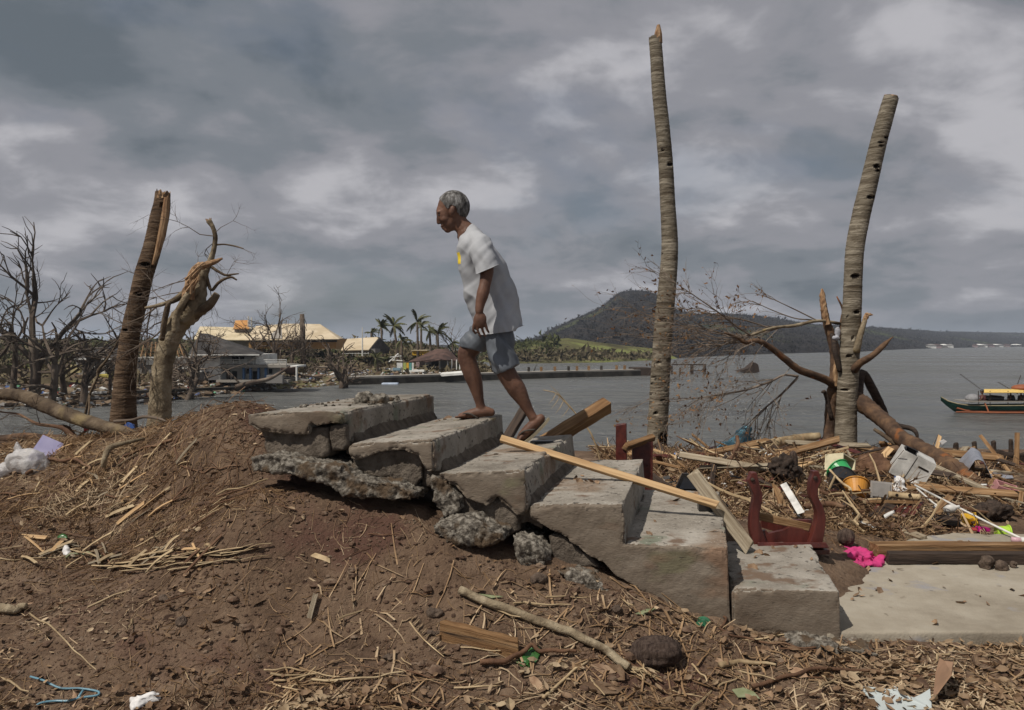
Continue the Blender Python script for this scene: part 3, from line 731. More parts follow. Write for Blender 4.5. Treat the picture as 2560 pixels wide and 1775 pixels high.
# trim the legs of the shorts to clean hems
near = v[:, 1] < D0 + 0.0
nl = 935 - (spx - 1245) * 0.52; fl = 866 + (spx - 1147) * 0.2
over_n = np.maximum(0, spy - nl) * near; over_f = np.maximum(0, spy - fl) * (~near) * (spx < 1216)
v[:, 2] += (over_n + over_f) * px_m * 0.97
part('shorts', (v, f), M['shorts'], man, smooth=True)
# flip-flops
def sandal(pa, pb, dy, wid, bend):
    st = thing('flip_flop', None, None, (0, 0, 0)); st.parent = man; st.location = -Vector(man.location)
    a, b_ = pa, pb
    ax = (b_ - a); L = ax.length; ax.normalize(); side = Vector((0, 1, 0)); up = side.cross(ax) * -1
    if up.z < 0: up = -up
    rows = []
    for i in range(15):
        t_ = i / 14
        w = wid * (0.78 + 0.32 * math.sin(math.pi * (0.12 + 0.8 * (1 - t_)))) * min(1, (t_ + 0.02) * 6) ** 0.5 * min(1, (1.02 - t_) * 6) ** 0.5
        rows.append([a + ax * (L * t_) + side * (w * s) + up * (bend * math.sin(math.pi * t_)) for s in (-1, -0.5, 0, 0.5, 1)])
    mb = MB(); top = rows; bot = [[p - up * 0.016 for p in r] for r in rows]
    mb.grid(top); mb.grid(bot)
    nrow = 15
    edge = [(0, j) for j in range(5)] + [(i, 4) for i in range(1, nrow)] + [(nrow - 1, j) for j in (3, 2, 1, 0)] + [(i, 0) for i in range(nrow - 2, 0, -1)]
    idx = lambda e: e[0] * 5 + e[1]
    for k in range(len(edge)):
        e0, e1 = edge[k], edge[(k + 1) % len(edge)]
        mb.f.append((idx(e0), idx(e1), 75 + idx(e1), 75 + idx(e0))); mb.m.append(0)
    part('sole', mb, M['rubber_pale'], st, smooth=False)
    sp = MB()
    t0 = a + ax * (L * 0.17) + up * 0.012
    for s in (-1, 1):
        q = cat_path([t0, a + ax * (L * 0.26) + side * (0.022 * s) + up * 0.040, a + ax * (L * 0.42) + side * (0.047 * s) + up * 0.038, a + ax * (L * 0.60) + side * (0.046 * s) + up * 0.002], 4)
        sp.tube(q, 0.0065, 6)
    part('strap', sp, M['rubber'], st, smooth=True)
sandal(Q(1134, 1050, FDY), Q(1240, 1044, FDY), FDY, 0.046, 0.0)
sandal(Q(1288, 1117, NDY), Q(1371, 1043, NDY), NDY, 0.046, -0.012)
# ================================================================== palms and trees near the water
def band_mat(name, c0, c1, c2, freq):
    m = bpy.data.materials.new(name); m.use_nodes = True
    t = m.node_tree; b = t.nodes['Principled BSDF']; L = t.links.new
    tc = t.nodes.new('ShaderNodeTexCoord')
    mp = t.nodes.new('ShaderNodeMapping'); mp.inputs['Scale'].default_value = (3, 3, freq)
    L(tc.outputs['Object'], mp.inputs[0])
    nz = t.nodes.new('ShaderNodeTexNoise'); nz.inputs['Scale'].default_value = 1.0; nz.inputs['Detail'].default_value = 7; nz.inputs['Roughness'].default_value = 0.72; nz.inputs['Distortion'].default_value = 0.5
    L(mp.outputs[0], nz.inputs[0])
    rp = t.nodes.new('ShaderNodeValToRGB'); e = rp.color_ramp.elements; e.new(0.5)
    for q, (p, c) in zip(e, ((0.36, c0), (0.5, c1), (0.63, c2))): q.position = p; q.color = (*c, 1)
    L(nz.outputs[0], rp.inputs[0])
    n2 = t.nodes.new('ShaderNodeTexNoise'); n2.inputs['Scale'].default_value = 2.2; n2.inputs['Detail'].default_value = 6
    L(tc.outputs['Object'], n2.inputs[0])
    mr = t.nodes.new('ShaderNodeMapRange'); mr.inputs[1].default_value = 0.52; mr.inputs[2].default_value = 0.7; mr.inputs[4].default_value = 0.55
    L(n2.outputs[0], mr.inputs[0])
    mx_ = t.nodes.new('ShaderNodeMixRGB'); mx_.blend_type = 'MIX'; mx_.inputs[2].default_value = (c0[0] * 0.8, c0[1] * 0.85, c0[2] * 0.8, 1)
    L(mr.outputs[0], mx_.inputs[0]); L(rp.outputs[0], mx_.inputs[1]); L(mx_.outputs[0], b.inputs['Base Color'])
    bp = t.nodes.new('ShaderNodeBump'); bp.inputs['Strength'].default_value = 0.8; bp.inputs['Distance'].default_value = 0.03
    L(nz.outputs[0], bp.inputs['Height']); L(bp.outputs[0], b.inputs['Normal'])
    b.inputs['Roughness'].default_value = 0.9; b.inputs['Specular IOR Level'].default_value = 0.15
    return m
M['palm'] = band_mat('palm_bark', (0.075, 0.058, 0.04), (0.165, 0.14, 0.105), (0.29, 0.255, 0.2), 22)
M['palm_warm'] = band_mat('palm_bark_warm', (0.04, 0.026, 0.018), (0.105, 0.068, 0.043), (0.19, 0.135, 0.09), 30)
M['hollow'] = mat('hollow_shade', [(0.4, (0.012, 0.009, 0.007)), (0.6, (0.03, 0.022, 0.016))], scale=20, rough=1, bump=0.4, vary=0)  # near-black colour paints in the shade inside the notch dents
def palm_trunk(label, pts, D, notches, topcut, mt, seed):
    R = random.Random(seed)
    path = cat_path([(*P(a, b_, D), w * 1.07 / 2 * D / F) for a, b_, w in pts], 24)
    root = thing('broken_palm', label, 'palm', P(pts[0][0], pts[0][1], D), 'broken palm trunks')
    n = 30; k = len(path); mb = MB()
    arr = np.array(path); s = 0; vs = []
    acc = 0
    for i in range(k):
        if i: acc += float(np.linalg.norm(arr[i, :3] - arr[i - 1, :3]))
        ring = 0.010 * (((acc * 14) % 1.0) - 0.5) + R.uniform(-0.012, 0.012)
        t_ = Vector(arr[min(i + 1, k - 1), :3] - arr[max(i - 1, 0), :3]).normalized()
        xa = Vector((1, 0, 0)); xa = (xa - t_ * xa.dot(t_)).normalized(); ya = t_.cross(xa)
        for j in range(n):
            a = 2 * math.pi * j / n
            r = arr[i, 3] * (1 + ring + 0.03 * math.sin(3 * a + acc * 2) + R.uniform(-0.012, 0.012))
            p = Vector(arr[i, :3]) + (xa * math.cos(a) + ya * math.sin(a)) * r
            if i == k - 1: p += t_ * (topcut * R.uniform(-0.4, 1.0))
            vs.append(p)
    fs = []; ms = []
    V = np.array(vs); vx = 1280 + V[:, 0] / V[:, 1] * F; vy = 860 + (CZ - V[:, 2]) / V[:, 1] * F
    front = V[:, 1] < D
    dark = np.zeros(len(V), bool)
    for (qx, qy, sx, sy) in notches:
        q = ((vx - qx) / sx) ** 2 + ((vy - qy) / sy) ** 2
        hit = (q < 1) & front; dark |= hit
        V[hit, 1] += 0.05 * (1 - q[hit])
    for i in range(k - 1):
        for j in range(n):
            a = i * n + j; b_ = i * n + (j + 1) % n
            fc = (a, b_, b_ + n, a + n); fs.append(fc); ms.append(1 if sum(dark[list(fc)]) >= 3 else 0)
    fs.append(tuple((k - 1) * n + j for j in range(n))); ms.append(2)
    mb.v = [tuple(x) for x in V]; mb.f = fs; mb.m = ms
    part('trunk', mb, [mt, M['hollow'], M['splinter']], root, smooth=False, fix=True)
    return root
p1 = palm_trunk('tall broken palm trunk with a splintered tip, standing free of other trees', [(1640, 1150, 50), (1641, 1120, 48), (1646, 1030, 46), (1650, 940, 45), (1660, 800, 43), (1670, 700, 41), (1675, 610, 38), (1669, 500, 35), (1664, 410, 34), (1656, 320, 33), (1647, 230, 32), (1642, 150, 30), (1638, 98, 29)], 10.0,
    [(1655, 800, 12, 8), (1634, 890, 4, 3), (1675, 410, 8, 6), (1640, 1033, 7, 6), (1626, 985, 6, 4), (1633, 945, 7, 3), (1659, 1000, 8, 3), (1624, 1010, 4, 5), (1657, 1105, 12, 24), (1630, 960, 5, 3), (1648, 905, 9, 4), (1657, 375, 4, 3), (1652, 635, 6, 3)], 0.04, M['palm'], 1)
mb = MB()
mb.tube([P(1645, 108, 9.98), P(1646, 84, 9.98), P(1646, 62, 9.98)], [0.055, 0.048, 0.018], 6, jit=0.15)
mb.tube([P(1638, 104, 10.03), P(1640, 84, 10.03), P(1641, 74, 10.03)], [0.03, 0.02, 0.008], 5, jit=0.1)
part('splinter', mb, M['splinter'], p1)
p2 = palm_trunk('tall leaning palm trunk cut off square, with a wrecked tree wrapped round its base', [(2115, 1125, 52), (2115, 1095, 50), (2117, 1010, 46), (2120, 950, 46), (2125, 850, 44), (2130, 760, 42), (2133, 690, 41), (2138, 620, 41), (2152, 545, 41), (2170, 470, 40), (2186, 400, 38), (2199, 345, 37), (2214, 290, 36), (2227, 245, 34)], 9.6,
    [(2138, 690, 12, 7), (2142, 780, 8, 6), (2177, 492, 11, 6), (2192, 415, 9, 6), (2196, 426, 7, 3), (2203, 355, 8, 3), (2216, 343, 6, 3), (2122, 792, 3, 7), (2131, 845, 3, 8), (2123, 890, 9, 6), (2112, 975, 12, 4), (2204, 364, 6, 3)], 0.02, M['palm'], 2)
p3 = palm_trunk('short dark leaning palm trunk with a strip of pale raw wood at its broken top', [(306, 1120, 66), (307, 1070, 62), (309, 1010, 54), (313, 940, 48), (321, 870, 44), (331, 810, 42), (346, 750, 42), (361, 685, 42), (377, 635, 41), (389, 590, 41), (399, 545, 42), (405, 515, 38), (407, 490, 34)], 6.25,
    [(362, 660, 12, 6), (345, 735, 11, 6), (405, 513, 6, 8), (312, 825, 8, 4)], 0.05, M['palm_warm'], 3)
mb = MB()
strip = [(417, 494, 9), (413, 540, 13), (404, 590, 13), (393, 632, 9), (382, 662, 4)]
mb.tube([P(a, b_, 6.205) for a, b_, _ in strip], [w * .75 * 6.2 / F for _, _, w in strip], 9)
part('raw_strip', mb, M['splinter'], p3, label='strip of pale raw wood where the bark has torn off')
mb = MB()
for k in range(9):
    a = P(395 + k * 3, 495, 6.2 + 0.012 * (k % 4)); mb.tube([a, a + Vector((rng.uniform(-0.01, 0.01), 0, rng.uniform(0.02, 0.06)))], [0.012, 0.002], 4)
part('splinter', mb, M['splinter'], p3)

def limb(mb, pts, n=9, k=5, jit=0.05, mi=0, cap=True):
    """pts: (px, py, width in px, distance)"""
    sm = cat_path([(*P(a, b_, D), max(w, 0.5) / 2 * D / F) for a, b_, w, D in pts], k)
    mb.tube([p[:3] for p in sm], [max(p[3], 0.0012) for p in sm], n=n, jit=jit, mi=mi, cap=cap)
    return sm
def twigs(mb, p, d, L, r, depth, R, spread=0.6, drop=0.0, n=4, leaves=None):
    """a branching spray of twigs"""
    segs = 3; pts = [Vector(p)]; dd = Vector(d).normalized()
    for s in range(segs):
        dd = (dd + Vector((R.gauss(0, 0.16), R.gauss(0, 0.16), R.gauss(0, 0.16) - drop))).normalized()
        pts.append(pts[-1] + dd * (L / segs))
    mb.tube(pts, [r, r * 0.8, r * 0.62, r * 0.4], n, cap=False)
    if leaves is not None and depth <= 1:
        for _ in range(R.choice((0, 0, 1, 1, 2))):
            q = pts[R.randint(1, 3)]; s = R.uniform(0.012, 0.028)
            a = Vector((R.gauss(0, 1), R.gauss(0, 1), R.gauss(0, 1))).normalized() * s; b_ = Vector((R.gauss(0, 1), R.gauss(0, 1), R.gauss(0, 1))).normalized() * s * 0.6
            leaves.add([q, q + a + b_, q + a * 2, q + a - b_], [(0, 1, 2, 3)])
    if depth <= 0: return
    for c in range(R.randint(2, 3)):
        i = R.randint(1, 3)
        nd = (dd + Vector((R.gauss(0, spread), R.gauss(0, spread), R.gauss(0, spread)))).normalized()
        twigs(mb, pts[i], nd, L * R.uniform(0.55, 0.8), r * 0.58, depth - 1, R, spread, drop, n, leaves)

# ---- wrecked tree on the left mound
T = thing('broken_tree', 'pale snapped tree with twisted torn limbs on the mound beside the dark leaning palm', 'tree', P(398, 1080, 5.9))
mb = MB(); D = 5.9
limb(mb, [(392, 1100, 74, D), (398, 1070, 60, D), (400, 1020, 54, D), (402, 960, 50, D), (410, 900, 48, D), (425, 845, 50, D), (448, 805, 54, D), (475, 778, 58, D), (490, 750, 50, D), (497, 715, 40, D), (503, 690, 34, D), (512, 670, 26, D)], 14, 6, 0.07)
part('trunk', mb, M['bark_pale'], T, smooth=True)
def tl(pts, mt='bark_pale', **k):
    mb = MB(); limb(mb, pts, jit=0.07, **k); return part('limb', mb, M[mt], T, smooth=True)
tl([(478, 785, 40, D), (505, 775, 26, D - .03), (525, 760, 24, D - .05), (543, 735, 17, D - .06)], 'bark')
tl([(505, 690, 22, D), (520, 665, 17, D), (533, 630, 13, D), (538, 595, 12, D), (533, 570, 11, D), (522, 552, 15, D)])
tl([(490, 735, 26, D - .05), (470, 728, 20, D - .08), (440, 748, 15, D - .1), (415, 758, 11, D - .12), (385, 766, 9, D - .14), (362, 770, 6, D - .15)])
tl([(440, 830, 20, D - .12), (440, 795, 18, D - .14), (455, 760, 17, D - .14), (478, 725, 16, D - .14)])
tl([(405, 850, 12, D - .1), (410, 810, 14, D - .14), (418, 770, 14, D - .15), (425, 755, 8, D - .15)], 'bark')
tl([(515, 690, 10, D), (528, 725, 8, D), (545, 708, 8, D), (560, 698, 7, D), (578, 693, 6, D), (592, 700, 4, D)], 'bark')
tl([(530, 668, 8, D), (548, 680, 7, D), (565, 688, 6, D), (582, 686, 5, D), (597, 684, 3, D)], 'bark')
tl([(540, 612, 5, D), (562, 611, 4, D), (590, 616, 4, D), (609, 622, 3, D)], 'bark')
tl([(372, 985, 10, D + .1), (382, 1000, 10, D), (390, 1030, 9, D)], 'bark')
mb = MB()
limb(mb, [(470, 745, 30, D - .1), (478, 700, 24, D - .12), (492, 670, 22, D - .1), (515, 662, 17, D - .1), (535, 655, 12, D - .1), (556, 646, 5, D - .1)], jit=0.2)
for k in range(8): limb(mb, [(470 + rng.uniform(-8, 16), 735 - 6 * k, 7, D - .16), (480 + rng.uniform(-6, 16), 712 - 6 * k, 6, D - .17), (488 + 2 * k + rng.uniform(-8, 12), 690 - 5 * k, 2, D - .16)], n=5, k=2)
part('torn_wood', mb, M['splinter'], T, label='orange torn heartwood at the snapped fork'); mb = MB()
for k in range(7): limb(mb, [(520 + k, 556, 4, D), (513 + k * 2.6, 546 + rng.uniform(-2, 2), 1.2, D)], n=4, k=2)
part('splinter', mb, M['splinter'], T)
mb = MB(); R = random.Random(8)
for (a, b_, dx, dz, L, r) in [(533, 590, -.9, .1, .28, .004), (530, 610, -.8, -.1, .32, .004), (520, 660, -.8, -.3, .3, .004), (470, 700, -.9, -.2, .34, .004), (455, 730, -.9, .05, .34, .004), (420, 755, -.7, .3, .28, .004), (540, 580, .3, .6, .15, .003), (395, 765, -.4, -.7, .4, .006), (378, 768, -.3, -.8, .45, .007), (565, 690, .5, .5, .14, .003), (590, 616, .8, -.2, .1, .002), (415, 800, -.8, -.2, .4, .006), (525, 720, .3, -.8, .2, .004), (430, 800, -.6, -.7, .5, .007)]:
    twigs(mb, P(a, b_, D - .02), (dx, R.uniform(-.3, .3), dz), L, r, 3, R)
part('twig_spray', mb, M['bark_far'], T)

# ---- wrecked tree round the right palm
T = thing('wrecked_tree', 'splintered leafless tree tangled round the leaning palm, limbs hanging over the water', 'tree', P(2074, 1100, 9.85))
mb = MB(); D = 9.85
limb(mb, [(2070, 1110, 40, D), (2074, 1085, 31, D), (2077, 1014, 28, D), (2083, 969, 27, D), (2089, 923, 27, D), (2087, 878, 25, D), (2077, 838, 23, D), (2066, 805, 20, D), (2060, 770, 17, D), (2056, 745, 15, D)], 12, 6, 0.08)
part('trunk', mb, M['bark_red'], T, smooth=True)
def torn(pts, T_, **k):
    mb = MB(); limb(mb, pts, **k); part('torn_wood', mb, M['splinter'], T_, label='orange torn heartwood')
torn([(2068, 812, 15, D - .06), (2060, 775, 16, D - .04), (2056, 740, 14, D - .03), (2055, 722, 5, D - .02)], T, n=7, jit=0.2)
torn([(2092, 965, 10, D - .14), (2088, 930, 13, D - .14), (2092, 900, 12, D - .13), (2090, 880, 4, D - .12)], T, n=7, jit=0.2)
torn([(2152, 830, 9, 9.5), (2160, 805, 11, 9.5), (2168, 788, 12, 9.5), (2182, 787, 3, 9.5)], T, n=6, jit=0.25)

def tl2(pts, mt='bark_red', **k):
    mb = MB(); limb(mb, pts, jit=0.07, **k); return part('limb', mb, M[mt], T, smooth=True)
A1 = [(2105, 975, 26, D), (2062, 948, 21, D - .1), (2001, 926, 19, D - .3), (1964, 899, 17, D - .4), (1925, 868, 15, D - .5), (1894, 852, 13, D - .6), (1864, 856, 10, D - .65), (1843, 844, 8, D - .7), (1812, 832, 5, D - .8)]
tl2(A1)
A2 = [(2101, 809, 8, D), (2046, 802, 8, D - .1), (1986, 814, 8, D - .25), (1931, 820, 7, D - .4), (1876, 838, 5, D - .6)]
tl2(A2, 'bark_pale')
tl2([(2100, 850, 10, D), (2104, 802, 8, D), (2107, 774, 6, D), (2092, 741, 3, D)])
tl2([(2140, 880, 18, 9.5), (2150, 841, 15, 9.45), (2162, 800, 12, 9.45)], 'bark_pale')
tl2([(2135, 925, 22, 9.5), (2150, 908, 19, 9.4), (2183, 887, 15, 9.3), (2210, 862, 13, 9.3), (2223, 850, 6, 9.3), (2233, 842, 2, 9.3)])
tl2([(2140, 1000, 30, 9.9), (2155, 932, 20, 9.95), (2183, 978, 22, 10.1), (2205, 1020, 20, 10.2), (2214, 1040, 16, 10.2)], 'wood_dark')
tl2([(2080, 1050, 12, D - .2), (2064, 985, 10, D - .25), (2056, 980, 7, D - .3)], 'wood_dark')
tl2([(2100, 930, 12, D - .3), (2088, 880, 14, D - .3), (2084, 850, 12, D - .25), (2078, 835, 8, D - .2)], 'wood_dark')
A3 = [(1995, 941, 7, D - .35), (1960, 938, 5, D - .4), (1925, 954, 6, D - .5), (1864, 975, 5, D - .6), (1797, 987, 4, D - .7), (1742, 995, 2, D - .8)]
tl2(A3, 'twig')
A4 = [(1994, 944, 6, D - .35), (1955, 984, 5, D - .3), (1909, 1023, 4, D - .3), (1880, 1050, 3, D - .3)]
tl2(A4, 'twig')
A5 = [(1876, 838, 5, D - .6), (1840, 815, 4, D - .7), (1803, 786, 4, D - .8), (1730, 735, 2.5, D - .9), (1688, 707, 1.5, D - 1)]
tl2(A5, 'twig'); A6 = [(2030, 800, 4, D - .1), (1985, 795, 3, D - .2), (1930, 775, 2.5, D - .3), (1880, 752, 1.5, D - .4)]; tl2(A6, 'twig')
A7 = [(1930, 822, 4, D - .4), (1860, 800, 3.5, D - .6), (1780, 785, 3, D - .8), (1700, 770, 1.5, D - 1)]; tl2(A7, 'twig')
A8 = [(2046, 803, 3.5, D - .1), (1990, 775, 3, D - .2), (1920, 742, 1.5, D - .3)]; tl2(A8, 'twig')
tw = MB(); lv = MB(); R = random.Random(21)
def along(A, k, dirs, L, r, depth=3, drop=0.0, f0=0.3):
    sm = cat_path([tuple(P(a, b_, d_)) for a, b_, _, d_ in A], 6)
    for i in range(k):
        q = sm[int(len(sm) * R.uniform(f0, 0.99))]
        dr = R.choice(dirs)
        twigs(tw, q, (dr[0], R.gauss(-0.2, .35), dr[1]), L * R.uniform(.6, 1.2), r, depth, R, 0.26, drop + .015, 4, lv)
along(A1, 11, [(-1, .05), (-1, -.15), (-1, -.05), (-.9, -.35)], .85, .007, f0=0.62); along(A1, 5, [(-.6, -.7), (-.5, .4)], .4, .006)
along(A2, 12, [(-1, .05), (-1, -.15), (-1, -.25)], .8, .006, f0=0.55); along(A3, 18, [(-1, -.2), (-1, 0), (-.8, -.5), (-.5, -.9)], .55, .005, drop=.03)
along(A4, 14, [(-.7, -.7), (-.3, -1), (.1, -1), (-.9, -.4)], .62, .005, drop=.05); along(A5, 12, [(-1, .3), (-1, .1), (-.8, .5)], .38, .005, 2); along(A6, 5, [(-1, .3)], .35, .004, 2); along(A7, 10, [(-1, .1), (-1, -.2)], .42, .005, 2); along(A8, 4, [(-1, .4)], .35, .004, 2)
part('twig_spray', tw, M['twig'], T)
M['leaf_dead'] = mat('dead_twig_leaf', [(0.4, (0.10, 0.045, 0.02)), (0.6, (0.22, 0.12, 0.05))], scale=2, rough=0.8, bump=0, vary=0)
part('dead_leaves', lv, M['leaf_dead'], T, kind='stuff', fix=False)
# rag caught in the fork
mb = MB(); mb.ell(P(2094, 832, 9.6), (0.035, 0.03, 0.07)); mb.ell(P(2090, 845, 9.58), (0.045, 0.03, 0.03))
v, n, f = remesh(mb, 0.008, 1); part('rag', (v + n * (0.014 * fbm(v * 22, 3))[:, None], f), flat('grey_rag', (0.35, 0.36, 0.4), 0.9), smooth=True, label='grey rag of plastic caught in the wrecked tree by the palm', cat='rag')
def log(name, label, cat, pts, mt, n=12, k=6, jit=0.06, group=None, parent=None):
    mb = MB(); limb(mb, pts, n, k, jit); return part(name, mb, M[mt], parent, smooth=True, label=label, cat=cat, group=group)
fl = thing('fallen_tree', 'thick brown trunk slanting down from the leaning palm into the debris', 'tree', P(2463, 1240, 7.2))
log('trunk', None, None, [(2125, 995, 40, 9.75), (2150, 1005, 42, 9.6), (2183, 1030, 40, 9.4), (2223, 1063, 38, 9.0), (2250, 1093, 38, 8.7), (2313, 1128, 42, 8.2), (2376, 1165, 45, 7.8), (2438, 1213, 46, 7.4), (2470, 1248, 44, 7.2)], 'bark_red', 18, 9, .10, parent=fl)
log('limb', None, None, [(2225, 1063, 24, 9.0), (2250, 1066, 14, 9.0), (2280, 1072, 12, 8.95), (2292, 1086, 9, 8.9), (2293, 1104, 4, 8.9)], 'wood_dark', parent=fl)
log('limb', None, None, [(2185, 1128, 20, 8.75), (2215, 1128, 21, 8.7), (2263, 1120, 22, 8.6), (2290, 1118, 24, 8.5)], 'bark_red', parent=fl)
log('limb', None, None, [(2185, 1073, 8, 8.9), (2200, 1082, 10, 8.85), (2225, 1100, 11, 8.75), (2245, 1115, 10, 8.7)], 'bark', parent=fl)

# ---- fallen limbs on the left bank
log('fallen_log', 'long smooth brown log ending at the foot of the pale broken tree', 'log', [(-160, 978, 26, 6.6), (0, 985, 28, 6.4), (55, 990, 32, 6.3), (110, 1012, 35, 6.15), (170, 1037, 35, 6.0), (240, 1061, 32, 5.85), (310, 1079, 27, 5.7), (365, 1094, 16, 5.6)], 'bark', 16, 8, 0.09)
lg = thing('fallen_branch', 'reddish forked branch lying behind the purple crate', 'branch', P(200, 1115, 6.0))
log('stem', None, None, [(-120, 1105, 24, 6.5), (0, 1100, 24, 6.4), (60, 1093, 24, 6.3), (110, 1098, 26, 6.2), (170, 1100, 26, 6.05), (215, 1104, 26, 5.95), (255, 1103, 14, 5.85)], 'bark_red', parent=lg)
log('side_branch', None, None, [(185, 1095, 18, 6.02), (165, 1072, 18, 6.05), (140, 1066, 9, 6.1), (95, 1060, 8, 6.2), (70, 1048, 6, 6.3), (45, 1035, 5, 6.4), (0, 1030, 3, 6.5)], 'root', parent=lg)
log('side_branch', None, None, [(200, 1090, 8, 6.0), (215, 1073, 7, 6.0), (222, 1030, 5, 6.0), (224, 990, 5, 6.1)], 'bark', parent=lg)
mb = MB(); R = random.Random(3)
for (a, b_) in [(70, 1048), (100, 1060), (140, 1066), (30, 1096), (215, 1072), (180, 1090), (10, 1030)]: twigs(mb, P(a, b_, 6.15), (R.uniform(-1, .6), R.uniform(-.5, .5), R.uniform(-.1, .8)), .22, .004, 2, R)
part('twig_spray', mb, M['bark_far'], lg)
log('bare_branch', 'thin crooked grey branch rising between the far trees and the dark palm', 'branch', [(212, 1040, 7, 6.5), (225, 985, 6, 6.5), (243, 945, 6, 6.5), (247, 925, 9, 6.5), (270, 895, 5, 6.5), (300, 845, 4, 6.5)], 'bark')
log('bare_branch', 'dark arched branch lying between the palm foot and the pale tree', 'branch', [(285, 1053, 7, 5.75), (330, 1050, 7, 5.7), (360, 1042, 8, 5.6), (395, 1046, 7, 5.55), (420, 1055, 3, 5.5)], 'bark_far')
log('pale_stick', 'forked pale stick standing in the root tangle below the long log', 'stick', [(258, 1168, 13, 5.1), (262, 1145, 14, 5.1), (275, 1120, 15, 5.15), (310, 1108, 11, 5.2), (362, 1096, 6, 5.3)], 'bark_pale', 9, 6, .12)
# ================================================================== timber, furniture and household debris
def plank(name, label, cat, p0, p1, w, th, mt, face=None, group=None, parent=None, ragged=0.02, seg=8, seed=1, bow=0.0):
    """a board from p0 to p1, broad side turned to 'face' (default: up); its grain runs along local X"""
    p0, p1 = Vector(p0), Vector(p1); ax = (p1 - p0); L = ax.length; ax.normalize()
    nrm = Vector(face) if face is not None else Vector((0, 0, 1))
    nrm = (nrm - ax * nrm.dot(ax)).normalized(); sd = nrm.cross(ax)
    R = random.Random(seed); mb = MB(); vs = []
    for i in range(seg + 1):
        x = L * i / seg
        for (a, c) in ((-1, -1), (1, -1), (1, 1), (-1, 1)):
            e = R.uniform(-ragged, ragged) if i in (0, seg) else 0
            k = 1 + R.uniform(-0.03, 0.03)
            vs.append((x + e, a * w / 2 * k, c * th / 2 + bow * math.sin(math.pi * i / seg) + R.uniform(-0.04, 0.04) * th))
    fs = [(3, 2, 1, 0), tuple(4 * seg + j for j in range(4))]
    for i in range(seg):
        for j in range(4):
            a = i * 4 + j; b_ = i * 4 + (j + 1) % 4; fs.append((a, b_, b_ + 4, a + 4))
    mb.add(vs, fs)
    me = mesh_of(mb, name, M[mt])
    o = bpy.data.objects.new(name, me); COL.objects.link(o)
    Mx = Matrix((ax, sd, nrm)).transposed().to_4x4(); Mx.translation = p0
    if parent: o.parent = parent; Mx = Matrix.Translation(-wloc(parent)) @ Mx
    o.matrix_local = Mx
    bv = o.modifiers.new('bevel', 'BEVEL'); bv.width = min(0.004, th * 0.2); bv.segments = 2
    return tag(o, label, cat, group)
CAM = lambda p: Vector((0, 0, CZ)) - Vector(p)
def pk(name, label, cat, a, b_, wpx, th, mt, up=None, **k):
    """a, b_: (px, py, D)"""
    p, q = P(*a), P(*b_); D = (a[2] + b_[2]) / 2
    return plank(name, label, cat, p, q, wpx * D / F, th, mt, face=up if up is not None else CAM((p + q) / 2), **k)
# lath across the steps
pk('lath', 'long pale new lath laid slantwise across the stairs from beside the man\'s rear foot', 'lath', (1254, 1097, 4.83), (1795, 1263, 4.47), 18, 0.03, 'wood_new', up=(-0.1, -0.75, 0.65), seed=3, ragged=0.008)
pk('plank', 'weathered grey grooved plank leaning on the steps over the end of the lath', 'plank', (1733, 1184, 4.62), (1874, 1370, 4.42), 34, 0.022, 'wood_grey', up=(-0.5, -0.8, 0.45), seed=4)
bm_ = pk('timber', 'heavy weathered timber propped up behind the third step, hollow broken end in the air', 'timber', (1355, 1112, 5.75), (1522, 1010, 5.75), 34, 0.085, 'wood_brown', up=(-0.5, -0.6, 0.7), seed=5, ragged=0.03)
pk('plank', 'dark brown board leaning on the third step behind the man\'s rear foot', 'plank', (1262, 1105, 5.75), (1312, 1022, 5.9), 34, 0.03, 'wood_dark', up=(-0.75, -0.6, 0.3), seed=6)
bm2 = thing('timber_pair', None, None, (0, 0, 0)); bpy.data.objects.remove(bm2)
plank('timber', 'long brown squared timber lying across the landing behind a black one', 'timber', (2.27, 4.98, PZ + 0.056), (5.2, 4.96, PZ + 0.056), 0.10, 0.08, 'wood_brown', seed=7)
plank('timber', 'long black squared timber lying on the landing along the brown one', 'timber', (2.29, 4.87, PZ + 0.035), (5.2, 4.84, PZ + 0.035), 0.08, 0.062, 'wood_dark', seed=8)
pk('plank', 'grey weathered board lying on the soil between the overturned table and the landing', 'plank', (2103, 1272, 6.35), (2312, 1352, 5.45), 22, 0.06, 'wood_grey', up=(-0.1, -0.45, 0.9), seed=9)
plank('timber', 'short squared timber half sunk in the soil next to the long bamboo pole', 'timber', H(1104, 1592, .03), H(1300, 1648, .03), .045, .085, 'wood_brown', seed=10)
pk('plank', 'pale wood strip lying on the slope below the stairs', 'strip', (668, 1349, 4.06), (822, 1400, 3.93), 14, 0.008, 'straw_obj', up=(0, -0.6, 0.8), seed=11, ragged=0.03)
pk('wood_block', 'short pale split of wood at the left of the slope', 'wood', (54, 1340, 4.56), (118, 1345, 4.52), 11, 0.012, 'wood_new', up=(0, -0.6, 0.8), seed=12)
pk('stake', 'small upright wooden peg stuck in the bare soil', 'peg', (774, 1540, 3.66), (788, 1488, 3.74), 12, 0.014, 'wood_grey', seed=13)
pk('slat', 'white painted slat sticking up behind the overturned table', 'slat', (1958, 1209, 5.75), (2003, 1283, 5.3), 17, 0.012, 'white', seed=14)
pk('plank', 'short pale board standing upright in front of the silver sheet', 'plank', (2430, 1150, 7.9), (2430, 1196, 7.6), 12, 0.02, 'wood_new', seed=15)
pk('plank', 'upright weathered post beside the sea wall, taller than the black pilings', 'post', (2541, 1172, 8.9), (2543, 1086, 9.0), 11, 0.05, 'wood_brown', seed=16)
pk('pole', 'slanting round pole leaning over the dark hollow beside the silver sheet', 'pole', (2452, 1090, 9.0), (2534, 1194, 7.9), 9, 0.035, 'wood_brown', seed=17)
